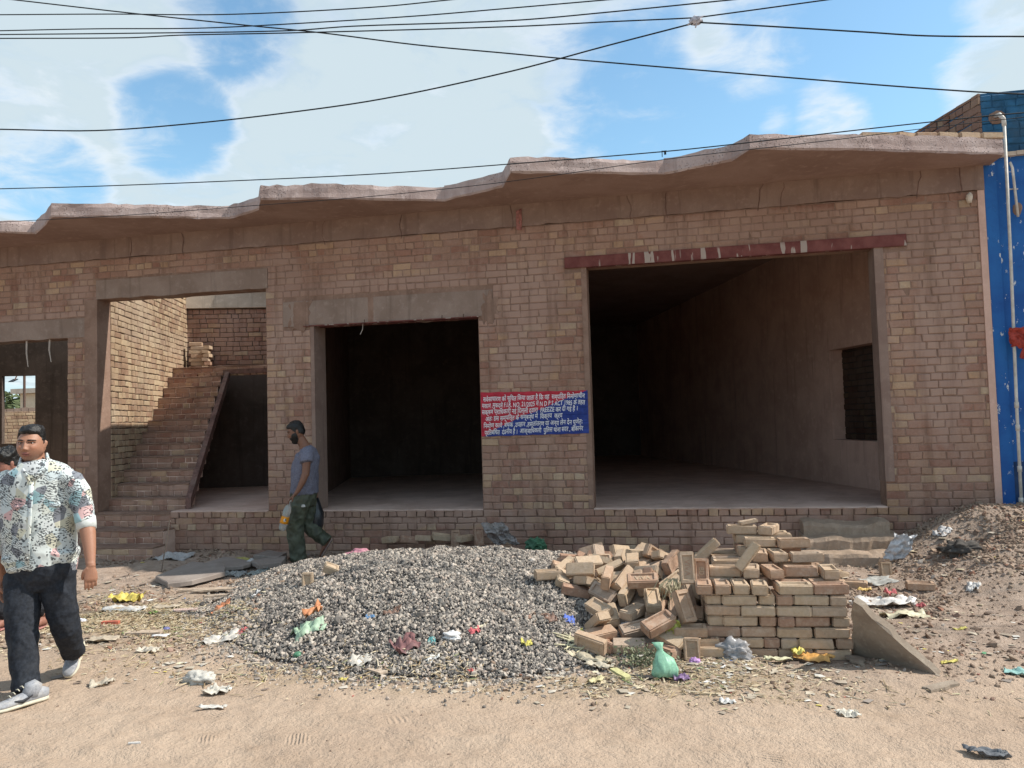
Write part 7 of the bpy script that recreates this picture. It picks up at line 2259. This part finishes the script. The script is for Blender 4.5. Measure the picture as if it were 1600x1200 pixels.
    for heel, toe, up in ((pf, pf + d * .30, (0, 0, 1)), (None, None, None)):
        if heel is None:
            toe = ground_at(108, 1061); toe = toe + (0, 0, .005); q = A(121, 1022, .30); dd = unit(q - toe); heel = toe + dd * .27; up = unit(np.cross(dd, right)); up = up * (1 if np.dot(up, fw) > 0 else -1)
        sole, upper, laces, fr = shoe(heel, toe, up)
        s0 = obj('shoe', *_join(upper), up_m, man, True); obj('sole', *sole, sole_m, s0, True)
        for l in laces: obj('lace', *l, sole_m, s0, True)
        h_, d_, u_, s_, L_ = fr
        for sg in (1, -1):
            V, F = loft([h_ + d_ * L_ * .30 + u_ * .062 + s_ * sg * .040, h_ + d_ * L_ * .48 + u_ * .040 + s_ * sg * .043, h_ + d_ * L_ * .62 + u_ * .052 + s_ * sg * .040], [.003, .011, .003], [.005] * 3, side=u_, seg=8); obj('side_stripe', V, F, sw, s0, True)


def _join(parts):
    mb = MB()
    for V, F in parts: mb.add(V, F)
    return mb.arr()


def sandal(heel, toe, up, parent, m1, m2, w=.041, foot=None):
    heel = np.asarray(heel, float); toe = np.asarray(toe, float); d = unit(toe - heel); u = unit(np.asarray(up) - d * np.dot(up, d)); s = np.cross(d, u); L = np.linalg.norm(toe - heel)
    t = np.array([0, .12, .35, .6, .8, .95, 1.0]); wd = np.array([.6, .8, .75, .9, 1.0, .8, .5]) * w
    so = obj('sandal', *loft(heel + np.outer(t * L, d) + u * .008, wd, np.full(7, .010), side=s, seg=16, dome=.4), m1, parent, True)
    for sg in (1, -1):
        V, F = loft([heel + d * L * .45 + s * sg * w * .85 + u * .02, heel + d * L * .62 + s * sg * w * .55 + u * .05, heel + d * L * .80 + u * .028], [.007] * 3, [.004] * 3, side=d, seg=8); obj('strap', V, F, m2, so, True)


def foot_parts(heel, toe, up, L=.25):
    heel = np.asarray(heel, float); d = unit(np.asarray(toe) - heel); u = unit(np.asarray(up) - d * np.dot(up, d)); s = np.cross(d, u)
    t = np.array([.0, .12, .3, .5, .7, .85]); out = [loft(heel + np.outer(t * L, d) + np.outer([.035, .040, .042, .034, .026, .022], u), [.026, .033, .034, .038, .043, .040], [.028, .036, .036, .026, .017, .013], side=s, seg=14)]
    for i in range(5):
        b = heel + d * L * .84 + s * (.032 - .016 * i) + u * .018; l = (.05, .042, .038, .034, .028)[i]
        out.append(loft([b - d * .01, b + d * l * .5, b + d * l], [.009 + .003 * (i == 0), .0085, .007], [.008, .0075, .006], side=s, seg=8))
    return out


def worker():
    DB = 8.98
    A = lambda px, py, dD=0.0: at(px, py, DB + dD)
    K = FPX / DB; H = lambda px: px / K
    right = unit(np.array((CR[0], CR[1], 0))); fw = -unit(np.array((CF[0], CF[1], 0)))
    man = empty('person', tuple(A(470, 884)), 'bearded man in blue-grey T-shirt and wet green trousers striding past the pillar with a bottle', 'person')
    face = unit(-right * .97 + fw * .22 + np.array((0, 0, -.26)))
    hd = Head(A(463.5, 676), face, (0, 0, 1), h=.238)
    side = fw     # across the body is along the view
    parts = hd.parts() + [loft([A(469, 685), A(475, 695), A(480, 706)], [.055, .058, .07], [.055, .06, .075], side=side),
                          loft([A(480, 706), A(476, 735), A(474, 770)], [.12, .12, .11], [.06, .06, .06], side=side)]
    # near arm (his left) with the bottle, far arm with the bag
    parts += [loft([A(479, 706, -.17), A(479, 722, -.21), A(477.5, 743, -.24)], [.052, .046, .040], [.052, .046, .042], side=side), loft([A(477.5, 740, -.24), A(473, 752, -.26), A(466.5, 765, -.28), A(462, 772, -.29)], [.042, .040, .031, .025], [.042, .038, .028, .021], side=side)]
    parts += hand(A(462.5, 771, -.29), unit(-right * .75 - np.array((0, 0, .75))), unit(-np.array((0, 0, .8)) + right * .5), fw, L=.18, curl=.55)
    parts += [loft([A(484, 708, .17), A(490, 728, .22), A(492, 752, .20)], [.05, .045, .042], [.05, .045, .042], side=side), loft([A(492, 750, .20), A(493, 768, .16), A(493, 780, .14)], [.041, .033, .026], [.04, .03, .022], side=side)]
    parts += hand(A(493, 779, .14), (0, 0, -1), -right, fw, L=.18, curl=1.1)
    # legs
    parts += [loft([A(470, 775, -.08), A(462, 815, -.08), A(466, 872, -.06)], [.06, .05, .038], [.06, .05, .038], side=side), loft([A(478, 775, .08), A(484, 822, .08), A(508, 845, .08)], [.06, .05, .035], [.06, .05, .035], side=side)]
    hf = A(474, 884, -.06); tf = A(448, 886, -.08); up = (0, 0, 1)
    hb = A(518.5, 842, .08); tb = A(503, 868, .06); ub = unit(-right * .8 + np.array((0, 0, .3)))
    parts += foot_parts(hf + (0, 0, .015), tf + (0, 0, .015), up) + foot_parts(hb, tb, ub)
    body = fuse('body', parts, .0052, skin_mat('worker skin', None), man, 2, skin_colour((.21, .10, .062), hd, (.16, .065, .05), .3))
    hd.face_bits(body)
    keep = lambda q: (q[:, 2] > np.where(q[:, 1] > .02, np.interp(np.abs(q[:, 0]), [0, .05, .066, .075], [.064, .060, .040, .005]), np.interp(q[:, 1], [-.08, -.02, .02], [-.05, -.012, .005])))
    V, F = hd.shell(keep, lambda q: .004 + .022 * sstep(.03, .10, q[:, 2]), .006, 8); obj('hair', V, F, FM['hair'], man, True)
    kb = lambda q: (q[:, 1] > -.005) & (q[:, 2] < np.interp(np.abs(q[:, 0]), [0, .028, .05, .07], [-.040, -.040, -.034, .004])) & ~((np.abs(q[:, 0]) < .019) & (q[:, 2] > -.071) & (q[:, 2] < -.050))
    V, F = hd.shell(kb, lambda q: np.full(len(q), .006) + .007 * sstep(-.07, -.1, q[:, 2]), .006, 12); obj('beard', V, F, FM['hair'], man, True)
    # T-shirt
    tee = plain('grey-blue cotton', (.155, .155, .20), .9, .2, 55, .003, dirt=(.11, .11, .15), dirt_amt=.4)
    ring = [(699, 478, .062, 8), (704, 481, .135, 12.0), (712, 481, .195, 17), (728, 477.5, .205, 19.5), (745, 476, .200, 20), (760, 475.5, .190, 20), (770, 475.5, .188, 20.5)]
    tor = loft([A(c, y) for y, c, a, b in ring], [a for _, _, a, _ in ring], [H(b) for *_, b in ring], side=side, seg=30, dome=.1)
    sl = loft([A(480, 705, -.13), A(479, 712, -.19), A(479, 722, -.225)], [.07, .072, .066], [.075, .078, .070], side=side, seg=18, dome=.1)
    s2 = loft([A(484, 706, .12), A(488, 714, .19), A(490, 724, .22)], [.07, .07, .064], [.07, .07, .066], side=side, seg=18, dome=.1)
    fuse('t_shirt', [tor, sl, s2], .008, tee, man, 3, post=folds(.010, 6.5, 21.0, k=.7))
    # trousers, wet at the thigh
    olive = plain('wet olive cotton', (.058, .066, .042), .62, .45, 14, .004, .45, dirt=(.10, .105, .075), dirt_amt=.5)
    pel = loft([A(475, 764), A(474.5, 776), A(474, 788)], [.175, .182, .17], [H(18.5), H(19.5), H(19)], side=side, seg=26, dome=.3)
    fl = loft([A(470, 780, -.08), A(465, 798, -.09), A(460.5, 815, -.09), A(461.5, 838, -.08), A(465, 860, -.07), A(467, 876, -.06)], [.105, .100, .090, .080, .076, .078], [H(15.5), H(15), H(13.5), H(12), H(11.5), H(12)], side=side, seg=22, dome=.1)
    bl = loft([A(478, 780, .08), A(481, 800, .09), A(483, 819, .09), A(494, 832, .08), A(506, 842, .08), A(511, 846, .08)], [.105, .100, .090, .078, .068, .066], [H(15.5), H(14.5), H(13), H(11), H(9.5), H(9.5)], side=side, seg=22, dome=.1)
    fuse('trousers', [pel, fl, bl], .008, olive, man, 3, post=folds(.012, 7.0, 31.0, k=.8))
    V, F = crumple(.045, .03, 5, .008, 3); obj('pocket_mark', np.stack([V[:, 0], -V[:, 2], V[:, 1]], 1) + A(474, 790.5, -.185), F, lmat((.62, .62, .6)), man, True)
    m1 = plain('sandal sole', (.30, .22, .19), .8, .2, 40); m2 = plain('sandal strap', (.25, .10, .09), .7, .2, 40)
    sandal(hf, hf + unit(tf - hf) * .265, up, man, m1, m2); sandal(hb - ub * .012, hb - ub * .012 + unit(tb - hb) * .265, ub, man, m1, m2)
    # ---- bottle in the near hand
    c0 = A(453.5, 781, -.30); c1 = A(440.5, 828, -.30); ax = unit(c1 - c0); L = np.linalg.norm(c1 - c0)
    bt = empty('drink_bottle', tuple(c1), 'clear plastic drink bottle with an orange label carried by the striding worker', 'bottle')
    pet, T, b = new_mat('clear plastic'); b.inputs['Base Color'].default_value = (.80, .82, .80, 1); b.inputs['Roughness'].default_value = .12; b.inputs['Transmission Weight'].default_value = .72; b.inputs['IOR'].default_value = 1.25
    t = np.array([.06, .14, .24, .36, .50, .56, .62, .80, .93, 1.0]); rr = np.array([.014, .015, .034, .045, .043, .039, .044, .045, .043, .034])
    obj('shell', *loft(c0 + np.outer(t * L, ax), rr, rr, side=side, seg=22, dome=.15), pet, bt, True)
    t = np.array([.545, .60, .72, .775]); rr = np.array([.0415, .0455, .0462, .0465])
    lab = obj('label', *loft(c0 + np.outer(t * L, ax), rr, rr, side=side, seg=22, dome=.02), plain('orange label', (.72, .27, .015), .45, .1, 30), bt, True)
    q = c0 + ax * L * .665 + fw * .0455 + right * .012; V, F = ico(2); obj('label_print', V * (.022, .004, .020) @ np.eye(3) + q, F, lmat((.70, .70, .66)), lab, True)
    V, F = ico(2); obj('label_print', V * (.010, .004, .014) + q + right * .012 + fw * .003 + (0, 0, .004), F, lmat((.05, .08, .06)), lab, True)
    V, F = loft(c0 + np.outer(np.array([.0, .06]) * L, ax), .0165, .0165, side=side, seg=16, dome=.1); obj('cap', V, F, lmat((.60, .60, .58)), bt, True)
    # ---- dark plastic bag in the far hand
    C = [A(494, 778, .14), A(494, 788, .13), A(495, 803, .12), A(495.5, 820, .12), A(495, 832, .12)]
    V, F = loft(C, [.02, .05, .085, .09, .06], [.02, .045, .068, .072, .045], side=side, seg=26)
    V = V + np.array([[fbm(v, 14, 3) * .022] * 3 for v in V]) * np.array((1, 1, .3))
    tag(obj('carrier_bag', V, F, plain('black polythene', (.022, .024, .028), .3, .4, 25, .006, .5), None, True), 'crumpled black plastic carrier bag hanging behind the striding worker', 'bag')


def hidden_man():
    DB = 6.45
    A = lambda px, py, dD=0.0: at(px, py, DB + dD)
    K = FPX / DB; H = lambda px: px / K
    right = unit(np.array((CR[0], CR[1], 0))); fw = -unit(np.array((CF[0], CF[1], 0)))
    man = empty('person', tuple(ground_at(30, 984)), 'dark-haired man with bowed head, mostly hidden behind the man in the printed shirt', 'person')
    hd = Head(A(12, 727), unit(fw * .75 - right * .62 + np.array((0, 0, -.30))), (0, 0, 1), h=.236)
    parts = hd.parts() + [loft([A(14, 742, .03), A(18, 752, .05), A(20, 764, .05)], [.055, .06, .075], [.055, .06, .07], side=right), loft([A(20, 764), A(24, 830), A(26, 870)], [.12, .12, .11], [.06, .06, .06], side=right)]
    for s, x in ((1, 56), (-1, -12)):
        parts += [loft([A(x * .8 + 6, 775), A(x, 815), A(x + s, 850, -.05), A(x, 870, -.08)], [.045, .042, .036, .026], [.045, .042, .034, .022], side=fw)]
        parts += hand(A(x, 868, -.08), (0, 0, -1), -right * s, fw, curl=.5)
    hl, tl = A(62, 972, .02), A(70, 988, -.12); hr, tr = A(4, 974, .02), A(2, 990, -.12)
    gl = ground_at(64, 982); gr = ground_at(4, 984)
    parts += [loft([A(44, 880), A(52, 930), (gl[0], gl[1] + .02, gl[2] + .10)], [.06, .05, .036], [.06, .05, .036], side=right), loft([A(6, 880), A(4, 930), (gr[0], gr[1] + .02, gr[2] + .10)], [.06, .05, .036], [.06, .05, .036], side=right)]
    d = unit(fw * .9 - right * .2)
    for g in (gl, gr): parts += foot_parts(g + (0, 0, .015) - d * .06, g + d * .2 + (0, 0, .015), (0, 0, 1))
    body = fuse('body', parts, .0055, skin_mat('hidden man skin', None), man, 2, skin_colour((.27, .125, .09), hd, (.2, .07, .06), .25))
    hd.face_bits(body)
    keep = lambda q: (q[:, 2] > np.where(q[:, 1] > .02, np.interp(np.abs(q[:, 0]), [0, .05, .066, .075], [.050, .048, .036, .005]), np.interp(q[:, 1], [-.08, -.02, .02], [-.05, -.012, .005])))
    V, F = hd.shell(keep, lambda q: .006 + .034 * sstep(.02, .09, q[:, 2]), .010, 18); obj('hair', V, F, FM['hair'], man, True)
    dark = plain('dark shirt', (.05, .055, .07), .9, .25, 50, .003); tr_ = plain('dark trousers', (.022, .022, .026), .85, .3, 50, .003)
    ring = [(756, 20, 16, .07), (762, 21, 30, .09), (775, 22, 36, .11), (810, 23, 35, .125), (850, 24, 33, .12), (876, 25, 33, .12)]
    tor = loft([A(c, y) for y, c, w, b in ring], [H(w) for _, _, w, _ in ring], [b for *_, b in ring], side=right, seg=26, dome=.1)
    sl = [loft([A(22 + s * 26, 767), A(22 + s * 34, 785), A(22 + s * 35, 806)], [.065, .07, .064], [.065, .07, .064], side=fw, seg=18) for s in (1, -1)]
    fuse('shirt', [tor] + sl, .009, dark, man, 3, post=folds(.008, 6.5, 41.0))
    pel = loft([A(25, 868), A(25, 884), A(25, 898)], [H(31), H(32), H(30)], [.12, .125, .11], side=right, seg=22)
    lg = [loft([A(40, 890), A(50, 930, -.02), (gl[0], gl[1], gl[2] + .14)], [.09, .08, .07], [.095, .085, .07], side=right, seg=20), loft([A(10, 890), A(6, 930, -.02), (gr[0], gr[1], gr[2] + .12)], [.09, .08, .07], [.095, .085, .07], side=right, seg=20)]
    fuse('trousers', [pel] + lg, .009, tr_, man, 3, post=folds(.008, 7, 51.0))
    m1 = plain('pinkish sandal', (.34, .16, .14), .8, .2, 40); m2 = plain('pinkish strap', (.30, .10, .10), .7, .2, 40)
    for g in (gl, gr): sandal(g - d * .07, g + d * .20, (0, 0, 1), man, m1, m2)


walking_man()
worker()
hidden_man()
